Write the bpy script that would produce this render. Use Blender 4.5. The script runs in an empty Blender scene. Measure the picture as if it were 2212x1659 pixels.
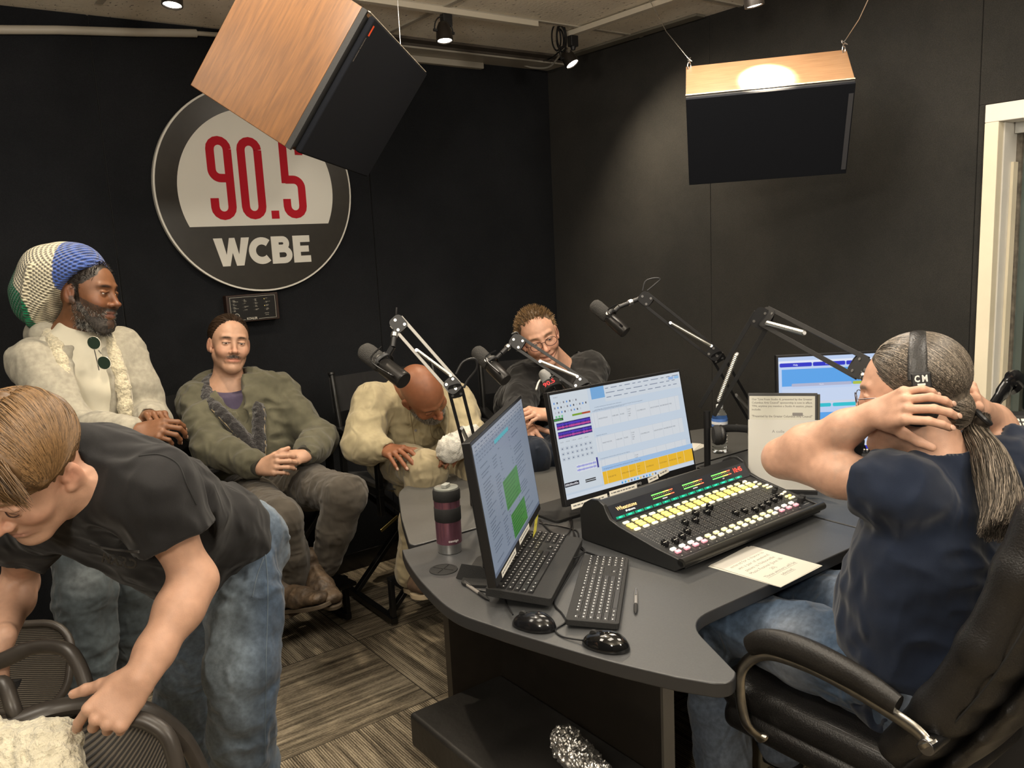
import bpy, math, random
import numpy as np
from mathutils import Vector, Matrix
random.seed(7); np.random.seed(7)
PI = math.pi
SC = bpy.context.scene
COL = SC.collection

# ---------------------------------------------------------------- camera
FPX, CX, CY, CAMH = 1812.0, 1106.0, 829.5, 1.65
CR = np.array([[0.79725361, -0.60176414, -0.04760875],
               [0.13782366, 0.10467569, 0.98490996],
               [-0.58770002, -0.79178464, 0.16639041]])     # world -> camera
cam_d = bpy.data.cameras.new('camera'); cam = bpy.data.objects.new('camera', cam_d); COL.objects.link(cam)
cam_d.sensor_width = 36.0; cam_d.lens = FPX * 36.0 / 2212.0; cam_d.clip_start = 0.05
cam.matrix_world = Matrix.Translation((0, 0, CAMH)) @ Matrix(CR.T.tolist()).to_4x4()
SC.camera = cam
# ---------------------------------------------------------------- world, view
w = bpy.data.worlds.new('studio_world'); SC.world = w; w.use_nodes = True
w.node_tree.nodes['Background'].inputs[0].default_value = (1.0, 0.86, 0.68, 1)
w.node_tree.nodes['Background'].inputs[1].default_value = 0.02
SC.view_settings.view_transform = 'Standard'; SC.view_settings.look = 'None'
SC.view_settings.gamma = 1.0; SC.view_settings.use_curve_mapping = False
SC.view_settings.exposure = 0.28
# ---------------------------------------------------------------- lights (ceiling panels over and behind the camera, track spots, added fill points)
def area(name, loc, size, power, col=(1.0, 0.90, 0.76), rot=(0, 0, 0), sy=None):
    l = bpy.data.lights.new(name, 'AREA'); l.energy = power; l.color = col; l.size = size
    if sy: l.shape = 'RECTANGLE'; l.size_y = sy
    o = bpy.data.objects.new(name, l); o.location = loc; o.rotation_euler = rot; COL.objects.link(o); return o
def spot(name, loc, target, power, angle, blend=0.5, rad=0.03, col=(1.0, 0.84, 0.62)):
    l = bpy.data.lights.new(name, 'SPOT'); l.energy = power; l.color = col; l.spot_size = angle; l.spot_blend = blend
    l.shadow_soft_size = rad
    o = bpy.data.objects.new(name, l); o.location = loc
    o.rotation_euler = (Vector(target) - Vector(loc)).to_track_quat('-Z', 'Y').to_euler(); COL.objects.link(o); return o
for px_, py_, pw_ in ((2.2, .5, 15), (-.5, 2.0, 16), (.9, 2.35, 8), (2.2, 1.9, 20), (.6, 1.0, 13)):
    area('ceiling_panel_light', (px_, py_, 2.6), .9, pw_, sy=.5)
def fill_point(name, loc, power, r=.14, col=(1.0, 0.90, 0.76)):
    l = bpy.data.lights.new(name, 'POINT'); l.energy = power; l.color = col; l.shadow_soft_size = r; o = bpy.data.objects.new(name, l); o.location = loc; COL.objects.link(o)
fill_point('unseen_fill_light', (-.9, -.3, 2.1), 75); fill_point('unseen_fill_light', (1.4, -.7, 2.1), 62); fill_point('unseen_fill_light', (.85, 1.85, 2.38), 20, .1)  # unseen point lights added to brighten the ceiling and the near speaker

# ---------------------------------------------------------------- photo measurements -> room
def PD(x, y, D):                      # point on the sight line at depth D
    return CR.T @ (np.array([x - CX, CY - y, -FPX]) / FPX * D) + np.array([0, 0, CAMH])
def _ray(x, y): return CR.T @ np.array([x - CX, CY - y, -FPX])
def PZ(x, y, z): r = _ray(x, y); return r * ((z - CAMH) / r[2]) + np.array([0, 0, CAMH])
def PY(x, y, Y): r = _ray(x, y); return r * (Y / r[1]) + np.array([0, 0, CAMH])
def PX(x, y, X): r = _ray(x, y); return r * (X / r[0]) + np.array([0, 0, CAMH])
def PL(x, y, prev, L, near=True):     # bone of length L from prev ending on the sight line of (x, y)
    d = CR.T @ (np.array([x - CX, CY - y, -FPX]) / FPX); o = np.array([0, 0, CAMH]) - np.asarray(prev)
    a = d @ d; b = 2 * d @ o; c = o @ o - L * L; disc = b * b - 4 * a * c
    if disc <= 0: D = -b / (2 * a)
    else: D = (-b - math.sqrt(disc)) / (2 * a) if near else (-b + math.sqrt(disc)) / (2 * a)
    return PD(x, y, D)
# ================================================================= materials
def nt(name):
    m = bpy.data.materials.new(name); m.use_nodes = True
    return m, m.node_tree, m.node_tree.nodes['Principled BSDF']
def N(t, typ, **kw):
    n = t.nodes.new(typ)
    for k, v in kw.items():
        if k.startswith('i_'): n.inputs[int(k[2:])].default_value = v
        else: setattr(n, k, v)
    return n
def L(t, a, ao, b, bi): t.links.new(a.outputs[ao], b.inputs[bi])
def coords(t, scale=(1, 1, 1), src='Object'):
    tc = N(t, 'ShaderNodeTexCoord'); mp = N(t, 'ShaderNodeMapping'); mp.inputs['Scale'].default_value = scale
    L(t, tc, src, mp, 'Vector'); return mp
def plain(name, col, rough=0.6, metal=0.0, nscale=None, namt=0.15, bump=0.0, bscale=None, coat=0, spec=0.5, aniso=(1, 1, 1), sheen=0, emit=0, detail=4):
    m, t, b = nt(name)
    b.inputs['Roughness'].default_value = rough; b.inputs['Metallic'].default_value = metal
    b.inputs['Specular IOR Level'].default_value = spec; b.inputs['Coat Weight'].default_value = coat
    b.inputs['Sheen Weight'].default_value = sheen
    c = (*col, 1) if len(col) == 3 else col
    b.inputs['Base Color'].default_value = c
    if emit: b.inputs['Emission Color'].default_value = c; b.inputs['Emission Strength'].default_value = emit
    mp = coords(t, aniso)
    if nscale:
        n = N(t, 'ShaderNodeTexNoise'); n.inputs['Scale'].default_value = nscale; n.inputs['Detail'].default_value = detail
        L(t, mp, 0, n, 'Vector')
        r = N(t, 'ShaderNodeMapRange'); r.inputs['To Min'].default_value = 1 - namt; r.inputs['To Max'].default_value = 1 + namt
        r.inputs['From Min'].default_value = .3; r.inputs['From Max'].default_value = .7
        L(t, n, 0, r, 0)
        mx = N(t, 'ShaderNodeMix', data_type='RGBA', blend_type='MULTIPLY'); mx.inputs[0].default_value = 1; mx.inputs[6].default_value = c
        L(t, r, 0, mx, 7); L(t, mx, 2, b, 'Base Color')
    if bump:
        n2 = N(t, 'ShaderNodeTexNoise'); n2.inputs['Scale'].default_value = bscale or 60; n2.inputs['Detail'].default_value = 5
        L(t, mp, 0, n2, 'Vector'); bp = N(t, 'ShaderNodeBump'); bp.inputs['Strength'].default_value = bump; bp.inputs['Distance'].default_value = 0.01
        L(t, n2, 0, bp, 'Height'); L(t, bp, 0, b, 'Normal')
    return m
def cloth(name, col, wr=0.5, wscale=9, weave=900, rough=0.9, mott=0.12, mscale=14, attr=False, dist=0.012, sheen=0.15, stretch=(1, 1, 0.45)):
    """woven cloth: fold bump (distorted noise) and fine weave bump, mottled colour"""
    m, t, b = nt(name); b.inputs['Roughness'].default_value = rough; b.inputs['Specular IOR Level'].default_value = 0.25
    b.inputs['Sheen Weight'].default_value = sheen
    mp = coords(t, stretch)
    n = N(t, 'ShaderNodeTexNoise'); n.inputs['Scale'].default_value = wscale * 1.6; n.inputs['Detail'].default_value = 2.5; n.inputs['Distortion'].default_value = 1.2
    n.noise_type = 'RIDGED_MULTIFRACTAL' if hasattr(n, 'noise_type') else n.noise_type
    L(t, mp, 0, n, 'Vector')
    bp = N(t, 'ShaderNodeBump'); bp.inputs['Strength'].default_value = wr; bp.inputs['Distance'].default_value = dist * 1.8; L(t, n, 0, bp, 'Height')
    mp2 = coords(t); wv = N(t, 'ShaderNodeTexNoise'); wv.inputs['Scale'].default_value = weave; L(t, mp2, 0, wv, 'Vector')
    bp2 = N(t, 'ShaderNodeBump'); bp2.inputs['Strength'].default_value = 0.25; bp2.inputs['Distance'].default_value = 0.002
    L(t, wv, 0, bp2, 'Height'); L(t, bp, 0, bp2, 'Normal'); L(t, bp2, 0, b, 'Normal')
    mo = N(t, 'ShaderNodeTexNoise'); mo.inputs['Scale'].default_value = mscale; mo.inputs['Detail'].default_value = 6; L(t, mp2, 0, mo, 'Vector')
    r = N(t, 'ShaderNodeMapRange'); r.inputs['From Min'].default_value = .3; r.inputs['From Max'].default_value = .7
    r.inputs['To Min'].default_value = 1 - mott; r.inputs['To Max'].default_value = 1 + mott; L(t, mo, 0, r, 0)
    mx = N(t, 'ShaderNodeMix', data_type='RGBA', blend_type='MULTIPLY'); mx.inputs[0].default_value = 1; L(t, r, 0, mx, 7)
    if attr:
        a = N(t, 'ShaderNodeVertexColor'); a.layer_name = 'Col'; L(t, a, 0, mx, 6)
    else: mx.inputs[6].default_value = (*col, 1)
    L(t, mx, 2, b, 'Base Color'); return m
def attr_mat(name, rough=0.5, emit=0.0, bump=0, bscale=200, sss=0, coat=0, spec=0.5, nscale=0, namt=.1, dark=False):
    m, t, b = nt(name); a = N(t, 'ShaderNodeVertexColor'); a.layer_name = 'Col'
    b.inputs['Roughness'].default_value = rough; b.inputs['Coat Weight'].default_value = coat; b.inputs['Specular IOR Level'].default_value = spec
    src, so = a, 0
    if nscale:
        mp = coords(t); n = N(t, 'ShaderNodeTexNoise'); n.inputs['Scale'].default_value = nscale; n.inputs['Detail'].default_value = 6; L(t, mp, 0, n, 0)
        r = N(t, 'ShaderNodeMapRange'); r.inputs['From Min'].default_value = .3; r.inputs['From Max'].default_value = .7
        r.inputs['To Min'].default_value = 1 - namt; r.inputs['To Max'].default_value = 1 + namt; L(t, n, 0, r, 0)
        mx = N(t, 'ShaderNodeMix', data_type='RGBA', blend_type='MULTIPLY'); mx.inputs[0].default_value = 1; L(t, a, 0, mx, 6); L(t, r, 0, mx, 7); src, so = mx, 2
    if dark: b.inputs['Base Color'].default_value = (.01, .01, .012, 1)
    else: L(t, src, so, b, 'Base Color')
    if emit: L(t, src, so, b, 'Emission Color'); b.inputs['Emission Strength'].default_value = emit
    if sss:
        b.inputs['Subsurface Weight'].default_value = sss; b.inputs['Subsurface Radius'].default_value = (0.6, 0.25, 0.12); b.inputs['Subsurface Scale'].default_value = 0.012
    if bump:
        mp = coords(t); n2 = N(t, 'ShaderNodeTexNoise'); n2.inputs['Scale'].default_value = bscale; n2.inputs['Detail'].default_value = 5; L(t, mp, 0, n2, 0)
        bp = N(t, 'ShaderNodeBump'); bp.inputs['Strength'].default_value = bump; bp.inputs['Distance'].default_value = 0.004; L(t, n2, 0, bp, 'Height'); L(t, bp, 0, b, 'Normal')
    return m
# ================================================================= mesh building
def frame(z, xhint=(0, 0, 1)):
    z = np.array(z, float); z /= np.linalg.norm(z); x = np.array(xhint, float)
    if abs(x @ z) > .97: x = np.array([1., 0, 0]) if abs(z[0]) < .9 else np.array([0, 1., 0])
    x = x - z * (x @ z); x /= np.linalg.norm(x); return x, np.cross(z, x), z
def M4(o, x, y, z):
    m = np.eye(4); m[:3, 0] = x; m[:3, 1] = y; m[:3, 2] = z; m[:3, 3] = o; return m
def rotz(a): c, s = math.cos(a), math.sin(a); return np.array([[c, -s, 0], [s, c, 0], [0, 0, 1.]])
def rotx(a): c, s = math.cos(a), math.sin(a); return np.array([[1, 0, 0], [0, c, -s], [0, s, c]])
def roty(a): c, s = math.cos(a), math.sin(a); return np.array([[c, 0, s], [0, 1, 0], [-s, 0, c]])
def TR(o, r=None):
    m = np.eye(4); m[:3, 3] = o
    if r is not None: m[:3, :3] = r
    return m
class MB:
    def __init__(s): s.v = []; s.f = []; s.c = []; s.T = np.eye(4)
    def add(s, v, f, col=None):
        n = len(s.v); v = np.asarray(v, float); v = v @ s.T[:3, :3].T + s.T[:3, 3]
        s.v.extend(map(tuple, v)); s.f.extend([tuple(i + n for i in q) for q in f]); s.c.extend([col or (1, 1, 1)] * len(f)); return s
    def box(s, a, b, col=None):
        x0, y0, z0 = a; x1, y1, z1 = b
        v = [(x0, y0, z0), (x1, y0, z0), (x1, y1, z0), (x0, y1, z0), (x0, y0, z1), (x1, y0, z1), (x1, y1, z1), (x0, y1, z1)]
        return s.add(v, [(0, 3, 2, 1), (4, 5, 6, 7), (0, 1, 5, 4), (1, 2, 6, 5), (2, 3, 7, 6), (3, 0, 4, 7)], col)
    def cbox(s, c, d, r=None, col=None):
        d = np.array(d) / 2; v = np.array([(x, y, z) for z in (-1, 1) for x, y in ((-1, -1), (1, -1), (1, 1), (-1, 1))]) * d
        if r is not None: v = v @ np.asarray(r).T
        return s.add(v + np.array(c), [(0, 3, 2, 1), (4, 5, 6, 7), (0, 1, 5, 4), (1, 2, 6, 5), (2, 3, 7, 6), (3, 0, 4, 7)], col)
    def prism(s, pts, z0, z1, col=None):             # polygon in xy, CCW
        n = len(pts); v = [(x, y, z0) for x, y in pts] + [(x, y, z1) for x, y in pts]
        return s.add(v, [tuple(range(n))[::-1], tuple(range(n, 2 * n))] + [(i, (i + 1) % n, n + (i + 1) % n, n + i) for i in range(n)], col)
    def poly(s, pts, z, col=None):
        return s.add([(x, y, z) for x, y in pts], [tuple(range(len(pts)))], col)
    def ring(s, rings, cap0=True, cap1=True, col=None, closed=False):    # list of rings (k,3)
        k = len(rings[0]); v = np.concatenate(rings); f = []; m = len(rings)
        for j in range(m if closed else m - 1):
            a = j * k; b = ((j + 1) % m) * k
            for i in range(k): f.append((a + i, a + (i + 1) % k, b + (i + 1) % k, b + i))
        if cap0 and not closed: f.append(tuple(range(k))[::-1])
        if cap1 and not closed: f.append(tuple(range((m - 1) * k, m * k)))
        return s.add(v, f, col)
    def cyl(s, a, b, r0, r1=None, seg=20, col=None, cap=True):
        r1 = r0 if r1 is None else r1; a = np.array(a, float); b = np.array(b, float); x, y, z = frame(b - a)
        t = np.linspace(0, 2 * PI, seg, endpoint=False)[:, None]; u = np.cos(t) * x + np.sin(t) * y
        return s.ring([a + u * r0, b + u * r1], cap, cap, col)
    def lathe(s, prof, o=(0, 0, 0), ax=(0, 0, 1), seg=32, col=None, cap=True):  # prof: (r,h)
        x, y, z = frame(ax, (1, 0, 0)); t = np.linspace(0, 2 * PI, seg, endpoint=False)[:, None]; u = np.cos(t) * x + np.sin(t) * y; o = np.array(o, float)
        return s.ring([o + z * h + u * max(r, 1e-5) for r, h in prof], cap, cap, col)
    def tube(s, pts, r, seg=8, col=None, flat=None, cap=True, closed=False, up=(0, 0, 1)):
        pts = [np.array(p, float) for p in pts]; n = len(pts); rr = r if hasattr(r, '__len__') else [r] * n
        tang = [pts[(i + 1) % n] - pts[i - 1] if closed else pts[min(i + 1, n - 1)] - pts[max(i - 1, 0)] for i in range(n)]
        x, y, z = frame(tang[0], up); rings = []; t = np.linspace(0, 2 * PI, seg, endpoint=False)[:, None]
        for i in range(n):
            z = tang[i] / (np.linalg.norm(tang[i]) + 1e-12); x = x - z * (x @ z); x /= np.linalg.norm(x); y = np.cross(z, x)
            fx, fy = flat if flat else (1, 1)
            rings.append(pts[i] + (np.cos(t) * x * fx + np.sin(t) * y * fy) * rr[i])
        return s.ring(rings, cap, cap, col, closed)
    def sph(s, c, r, seg=16, rg=10, col=None, R=None, sc=(1, 1, 1)):
        rings = []
        for j in range(1, rg):
            a = PI * j / rg; t = np.linspace(0, 2 * PI, seg, endpoint=False)
            p = np.stack([np.sin(a) * np.cos(t), np.sin(a) * np.sin(t), np.full(seg, -np.cos(a))], 1) * r * np.array(sc)
            if R is not None: p = p @ np.asarray(R).T
            rings.append(p + np.array(c))
        return s.ring(rings, col=col)
    def build(s, name, mat, parent=None, bevel=0, smooth=False, seg=2, sub=0, label=None):
        me = bpy.data.meshes.new(name); me.from_pydata(s.v, [], s.f); me.update()
        if any(c != (1, 1, 1) for c in s.c):
            at = me.color_attributes.new('Col', 'FLOAT_COLOR', 'CORNER')
            cc = np.repeat(np.array([(*c, 1) for c in s.c], np.float32), [len(f) for f in s.f], axis=0); at.data.foreach_set('color', cc.ravel())
        o = bpy.data.objects.new(name, me); me.materials.append(mat); link(o, parent)
        if label: o['label'] = label
        if smooth: me.shade_smooth()
        if bevel:
            b = o.modifiers.new('bevel', 'BEVEL'); b.width = bevel; b.segments = seg; b.limit_method = 'ANGLE'; b.angle_limit = math.radians(35)
            if not smooth: me.shade_smooth()
            b.harden_normals = True
        if smooth and not bevel and not sub: me.set_sharp_from_angle(angle=math.radians(40))
        if sub: q = o.modifiers.new('sub', 'SUBSURF'); q.levels = sub; q.render_levels = sub
        return o
def link(o, parent=None):
    COL.objects.link(o)
    if parent is not None:
        o.parent = parent; o.matrix_parent_inverse = (Matrix.Translation(parent.location) @ parent.rotation_euler.to_matrix().to_4x4()).inverted()
def thing(name, label, cat, loc=(0, 0, 0), group=None, rz=0):
    o = bpy.data.objects.new(name, None); o.location = loc; o.rotation_euler = (0, 0, rz); o.empty_display_size = .05; COL.objects.link(o)
    return tag(o, label, cat, group)
def tag(o, label, cat, group=None):
    o['label'] = label; o['category'] = cat
    if group: o['group'] = group
    return o
def struct(o): o['kind'] = 'structure'; return o
def spline(pts, n=8, closed=False):
    P = [np.array(p, float) for p in pts]; out = []; m = len(P)
    for i in range(m if closed else m - 1):
        g = (lambda k: P[k % m]) if closed else (lambda k: P[min(max(k, 0), m - 1)])
        p0, p1, p2, p3 = g(i - 1), g(i), g(i + 1), g(i + 2)
        for j in range(n):
            t = j / n; out.append(.5 * ((2 * p1) + (-p0 + p2) * t + (2 * p0 - 5 * p1 + 4 * p2 - p3) * t * t + (-p0 + 3 * p1 - 3 * p2 + p3) * t ** 3))
    if not closed: out.append(P[-1])
    return out
def rrect(w, h, r, n=4, cx=0, cy=0):
    o = []
    for sx, sy, a in ((1, 1, 0), (-1, 1, 90), (-1, -1, 180), (1, -1, 270)):
        for i in range(n + 1):
            t = math.radians(a + 90 * i / n); o.append((cx + sx * (w / 2 - r) + r * math.cos(t), cy + sy * (h / 2 - r) + r * math.sin(t)))
    return o
_tc = {}
def text_geo(s, bold=0.0):
    """triangulated glyph outline of a string, unit size, centred; verts (n,2), faces"""
    k = (s, bold)
    if k not in _tc:
        c = bpy.data.curves.new('t', 'FONT'); c.body = s; c.size = 1; c.offset = bold; c.resolution_u = 2; c.fill_mode = 'FRONT'
        o = bpy.data.objects.new('t', c); COL.objects.link(o); dg = bpy.context.evaluated_depsgraph_get(); me = bpy.data.meshes.new_from_object(o.evaluated_get(dg))
        v = np.array([x.co[:2] for x in me.vertices]) if len(me.vertices) else np.zeros((0, 2)); f = [tuple(p.vertices) for p in me.polygons]
        bpy.data.objects.remove(o); bpy.data.curves.remove(c); bpy.data.meshes.remove(me); _tc[k] = (v, f)
    return _tc[k]
class Canvas(MB):
    """flat artwork, layered by hair-thin offsets; x right, y up, origin lower-left"""
    def __init__(s): super().__init__(); s.z = 0.0
    def rect(s, x, y, w, h, col): s.z += 2e-6; return s.add([(x, y, s.z), (x + w, y, s.z), (x + w, y + h, s.z), (x, y + h, s.z)], [(0, 1, 2, 3)], col)
    def rr(s, x, y, w, h, r, col): s.z += 2e-6; return s.poly(rrect(w, h, r, 3, x + w / 2, y + h / 2), s.z, col)
    def pg(s, pts, col): s.z += 2e-6; return s.poly(pts, s.z, col)
    def disc(s, x, y, r, col, n=24): return s.pg([(x + r * math.cos(2 * PI * i / n), y + r * math.sin(2 * PI * i / n)) for i in range(n)], col)
    def text(s, x, y, st, h, col, bold=0.0, al='l', w=None, rot=0):
        v, f = text_geo(st, bold)
        if not len(v): return s
        s.z += 2e-6; x0, x1 = v[:, 0].min(), v[:, 0].max(); k = h / .7; kx = k if w is None else w / (x1 - x0)
        off = {'l': x0, 'c': (x0 + x1) / 2, 'r': x1}[al]
        p = np.stack([(v[:, 0] - off) * kx, v[:, 1] * k], 1)
        if rot: c, q = math.cos(rot), math.sin(rot); p = p @ np.array([[c, q], [-q, c]])
        return s.add(np.column_stack([p + (x, y), np.full(len(v), s.z)]), f, col)
def dup(root, loc=None, rz=None, label=None, group=None, M=None):
    def cp(o, par):
        c = o.copy(); COL.objects.link(c)
        if par is not None: c.parent = par
        for ch in [q for q in o.children]: cp(ch, c)
        return c
    r = cp(root, None)
    if loc is not None: r.location = loc
    if rz is not None: r.rotation_euler = (0, 0, rz)
    if M is not None: r.matrix_world = M
    if label: r['label'] = label
    if group: r['group'] = group
    return r
# ================================================================= implicit surfaces -> one continuous mesh
def sabs(v): return np.sqrt((v * v).sum(-1))
class F:
    """implicit body: list of (op,k,lo,hi,fn)"""
    def __init__(s): s.ops = []; s.T = np.eye(4)
    def w(s, p): p = np.asarray(p, float); return s.T[:3, :3] @ p + s.T[:3, 3]
    def _a(s, op, k, lo, hi, fn): s.ops.append((op, k, np.asarray(lo) - k - .02, np.asarray(hi) + k + .02, fn)); return s
    def cone(s, a, b, ra, rb=None, k=.01, op='u'):
        rb = ra if rb is None else rb; a = s.w(a); b = s.w(b)
        def fn(P):
            ba = b - a; l2 = ba @ ba + 1e-12; t = np.clip(((P - a) @ ba) / l2, 0, 1); return sabs(P - a - t[..., None] * ba) - (ra + (rb - ra) * t)
        m = max(ra, rb); return s._a(op, k, np.minimum(a, b) - m, np.maximum(a, b) + m, fn)
    def chain(s, pts, rs, k=.01, op='u'):
        for i in range(len(pts) - 1): s.cone(pts[i], pts[i + 1], rs[i], rs[i + 1], k, op)
        return s
    def ell(s, c, r, R=None, k=.01, op='u'):
        c = s.w(c); r = np.array(r, float); Q = s.T[:3, :3] if R is None else s.T[:3, :3] @ np.asarray(R)
        def fn(P):
            q = (P - c) @ Q; k0 = sabs(q / r); k1 = sabs(q / (r * r)) + 1e-9; return k0 * (k0 - 1) / k1
        e = np.abs(Q) @ r if True else r.max(); return s._a(op, k, c - e, c + e, fn)
    def slab(s, a, b, wa, wb, n, th, k=.01, op='u', tb=None):
        """flattened cone: half-width w across, half-thickness th along normal n"""
        a = s.w(a); b = s.w(b); n = s.T[:3, :3] @ np.asarray(n, float); ax = b - a; l = np.linalg.norm(ax); z = ax / l; n = n - z * (n @ z); n /= np.linalg.norm(n); x = np.cross(n, z)
        tb = th if tb is None else tb
        def fn(P):
            q = P - a; t = np.clip(q @ z / l, 0, 1); W = wa + (wb - wa) * t; H = th + (tb - th) * t
            u = q @ x; v = q @ n; h = q @ z; dz = np.maximum(np.maximum(-h, h - l), 0)
            k0 = np.sqrt((u / W) ** 2 + (v / H) ** 2 + (dz / H) ** 2) + 1e-9; k1 = np.sqrt((u / W ** 2) ** 2 + (v / H ** 2) ** 2 + (dz / H ** 2) ** 2) + 1e-9
            return k0 * (k0 - 1) / k1
        m = max(wa, wb, th, tb); return s._a(op, k, np.minimum(a, b) - m, np.maximum(a, b) + m, fn)
    def box(s, c, h, R=None, r=.005, k=.01, op='u'):
        c = s.w(c); h = np.array(h, float); Q = s.T[:3, :3] if R is None else s.T[:3, :3] @ np.asarray(R)
        def fn(P):
            q = np.abs((P - c) @ Q) - h + r; return sabs(np.maximum(q, 0)) + np.minimum(q.max(-1), 0) - r
        e = np.abs(Q) @ h; return s._a(op, k, c - e, c + e, fn)
    def cut(s, p, n, lo, hi, k=.002):     # remove the half space in front of plane (p, n) inside world box
        p = s.w(p); n = s.T[:3, :3] @ np.asarray(n, float); n = n / np.linalg.norm(n)
        s.ops.append(('s', k, np.asarray(lo, float), np.asarray(hi, float), lambda P: -((P - p) @ n))); return s
    def disp(s, fn, lo=(-9, -9, -9), hi=(9, 9, 9)): s.ops.append(('d', 0, np.asarray(lo, float), np.asarray(hi, float), fn)); return s
    def grid(s, lo, hi, h):
        lo = np.asarray(lo, float); hi = np.asarray(hi, float); n = np.maximum(np.ceil((hi - lo) / h).astype(int) + 1, 3); f = np.full(n, .05, np.float32)
        ax = [lo[i] + h * np.arange(n[i]) for i in range(3)]
        for op, k, a, b, fn in s.ops:
            i0 = np.maximum(np.floor((a - lo) / h).astype(int), 0); i1 = np.minimum(np.ceil((b - lo) / h).astype(int) + 1, n)
            if (i1 <= i0).any(): continue
            sl = tuple(slice(i0[i], i1[i]) for i in range(3))
            P = np.stack(np.meshgrid(*[ax[i][sl[i]] for i in range(3)], indexing='ij'), -1)
            if op == 'd':
                sub = f[sl]; m = np.abs(sub) < .035
                if m.any(): sub[m] += fn(P[m]).astype(np.float32)
                continue
            d = fn(P).astype(np.float32); g = f[sl]
            if op == 'u': hh = np.maximum(k - np.abs(g - d), 0) / max(k, 1e-6); f[sl] = np.minimum(g, d) - hh * hh * k * .25
            else: d = -d; hh = np.maximum(k - np.abs(g - d), 0) / max(k, 1e-6); f[sl] = np.maximum(g, d) + hh * hh * k * .25
        return f, lo
def nets(f, lo, h):
    s = f < 0; n = f.shape; c = [slice(0, -1), slice(1, None)]
    cnt = np.zeros((n[0] - 1, n[1] - 1, n[2] - 1), np.int8)
    for i in (0, 1):
        for j in (0, 1):
            for k in (0, 1): cnt += s[c[i], c[j], c[k]]
    act = (cnt > 0) & (cnt < 8); idx = np.argwhere(act)
    if not len(idx): return np.zeros((0, 3)), []
    num = np.full(act.shape, -1, np.int64); num[act] = np.arange(len(idx)); acc = np.zeros((len(idx), 3)); ct = np.zeros(len(idx)); I, J, K = idx.T
    E = []
    for ax in range(3):
        o = [a for a in range(3) if a != ax]
        for u in (0, 1):
            for v in (0, 1):
                a = [0, 0, 0]; a[o[0]] = u; a[o[1]] = v; b = list(a); b[ax] = 1; E.append((a, b, ax))
    for a, b, ax in E:
        fa = f[I + a[0], J + a[1], K + a[2]]; fb = f[I + b[0], J + b[1], K + b[2]]; m = (fa < 0) != (fb < 0); t = np.where(m, fa / np.where(m, fa - fb, 1), 0)
        p = np.tile(np.array(a, float), (len(idx), 1)); p[:, ax] = t; acc += p * m[:, None]; ct += m
    V = (idx + acc / ct[:, None]) * h + lo; Q = []
    for ax in range(3):
        s0 = [slice(None)] * 3; s1 = [slice(None)] * 3; s0[ax] = slice(0, -1); s1[ax] = slice(1, None)
        A = s[tuple(s0)]; B = s[tuple(s1)]; e = np.argwhere(A != B); o = [(ax + 1) % 3, (ax + 2) % 3]
        ok = (e[:, o[0]] > 0) & (e[:, o[1]] > 0) & (e[:, o[0]] < n[o[0]] - 1) & (e[:, o[1]] < n[o[1]] - 1); e = e[ok]
        if not len(e): continue
        def g(du, dv): q = e.copy(); q[:, o[0]] -= du; q[:, o[1]] -= dv; return num[q[:, 0], q[:, 1], q[:, 2]]
        q = np.stack([g(1, 1), g(0, 1), g(0, 0), g(1, 0)], 1); inside = A[tuple(e.T)]; q[~inside] = q[~inside][:, ::-1]; Q.append(q)
    return V, np.concatenate(Q)
def implicit(F_, name, mat, parent, blocks, paint=None, keep=None, label=None, relax=1):
    """blocks: list of (lo, hi, voxel), finest first; later blocks skip what earlier ones cover"""
    AV = []; AQ = []; base = 0; done = []
    for lo, hi, h in blocks:
        f, l = F_.grid(lo, hi, h); V, Q = nets(f, l, h)
        if not len(V): continue
        for _ in range(relax):
            s = np.zeros_like(V); c = np.zeros(len(V))
            for i in range(4): a = Q[:, i]; b = Q[:, (i + 1) % 4]; np.add.at(s, a, V[b]); np.add.at(c, a, 1); np.add.at(s, b, V[a]); np.add.at(c, b, 1)
            V = np.where(c[:, None] > 0, V * .5 + .5 * s / np.maximum(c, 1)[:, None], V)
        m = np.ones(len(Q), bool); cen = V[Q].mean(1)
        for a, b, hh in done: m &= ~((cen > a + .4 * h) & (cen < b - .4 * h)).all(1)
        if keep is not None: m &= keep(cen)
        Q = Q[m]; AV.append(V); AQ.append(Q + base); base += len(V); done.append((np.asarray(lo) + h, np.asarray(hi) - h, h))
    V = np.concatenate(AV); Q = np.concatenate(AQ); used = np.zeros(len(V), bool); used[Q.ravel()] = True; rm = np.cumsum(used) - 1; V = V[used]; Q = rm[Q]
    return npmesh(name, V, Q, mat, parent, paint, label)
def npmesh(name, V, Q, mat, parent, paint=None, label=None, smooth=True):
    me = bpy.data.meshes.new(name); me.vertices.add(len(V)); me.vertices.foreach_set('co', V.astype(np.float32).ravel())
    k = Q.shape[1]; me.loops.add(Q.size); me.loops.foreach_set('vertex_index', Q.astype(np.int32).ravel()); me.polygons.add(len(Q))
    me.polygons.foreach_set('loop_start', np.arange(0, Q.size, k, dtype=np.int32)); me.update(calc_edges=True); me.validate()
    if smooth: me.shade_smooth()
    me.materials.append(mat)
    if paint is not None:
        at = me.color_attributes.new('Col', 'FLOAT_COLOR', 'POINT'); vv = np.zeros(len(me.vertices) * 3, np.float32); me.vertices.foreach_get('co', vv)
        c = paint(vv.reshape(-1, 3).astype(float)); at.data.foreach_set('color', np.column_stack([c, np.ones(len(c))]).astype(np.float32).ravel())
    o = bpy.data.objects.new(name, me); link(o, parent)
    if label: o['label'] = label
    return o
def _h(i, j, k): n = (i * 73856093) ^ (j * 19349663) ^ (k * 83492791); n = (n ^ (n >> 13)) * 1274126177; return ((n ^ (n >> 16)) & 0xffff) / 65535.0
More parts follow.
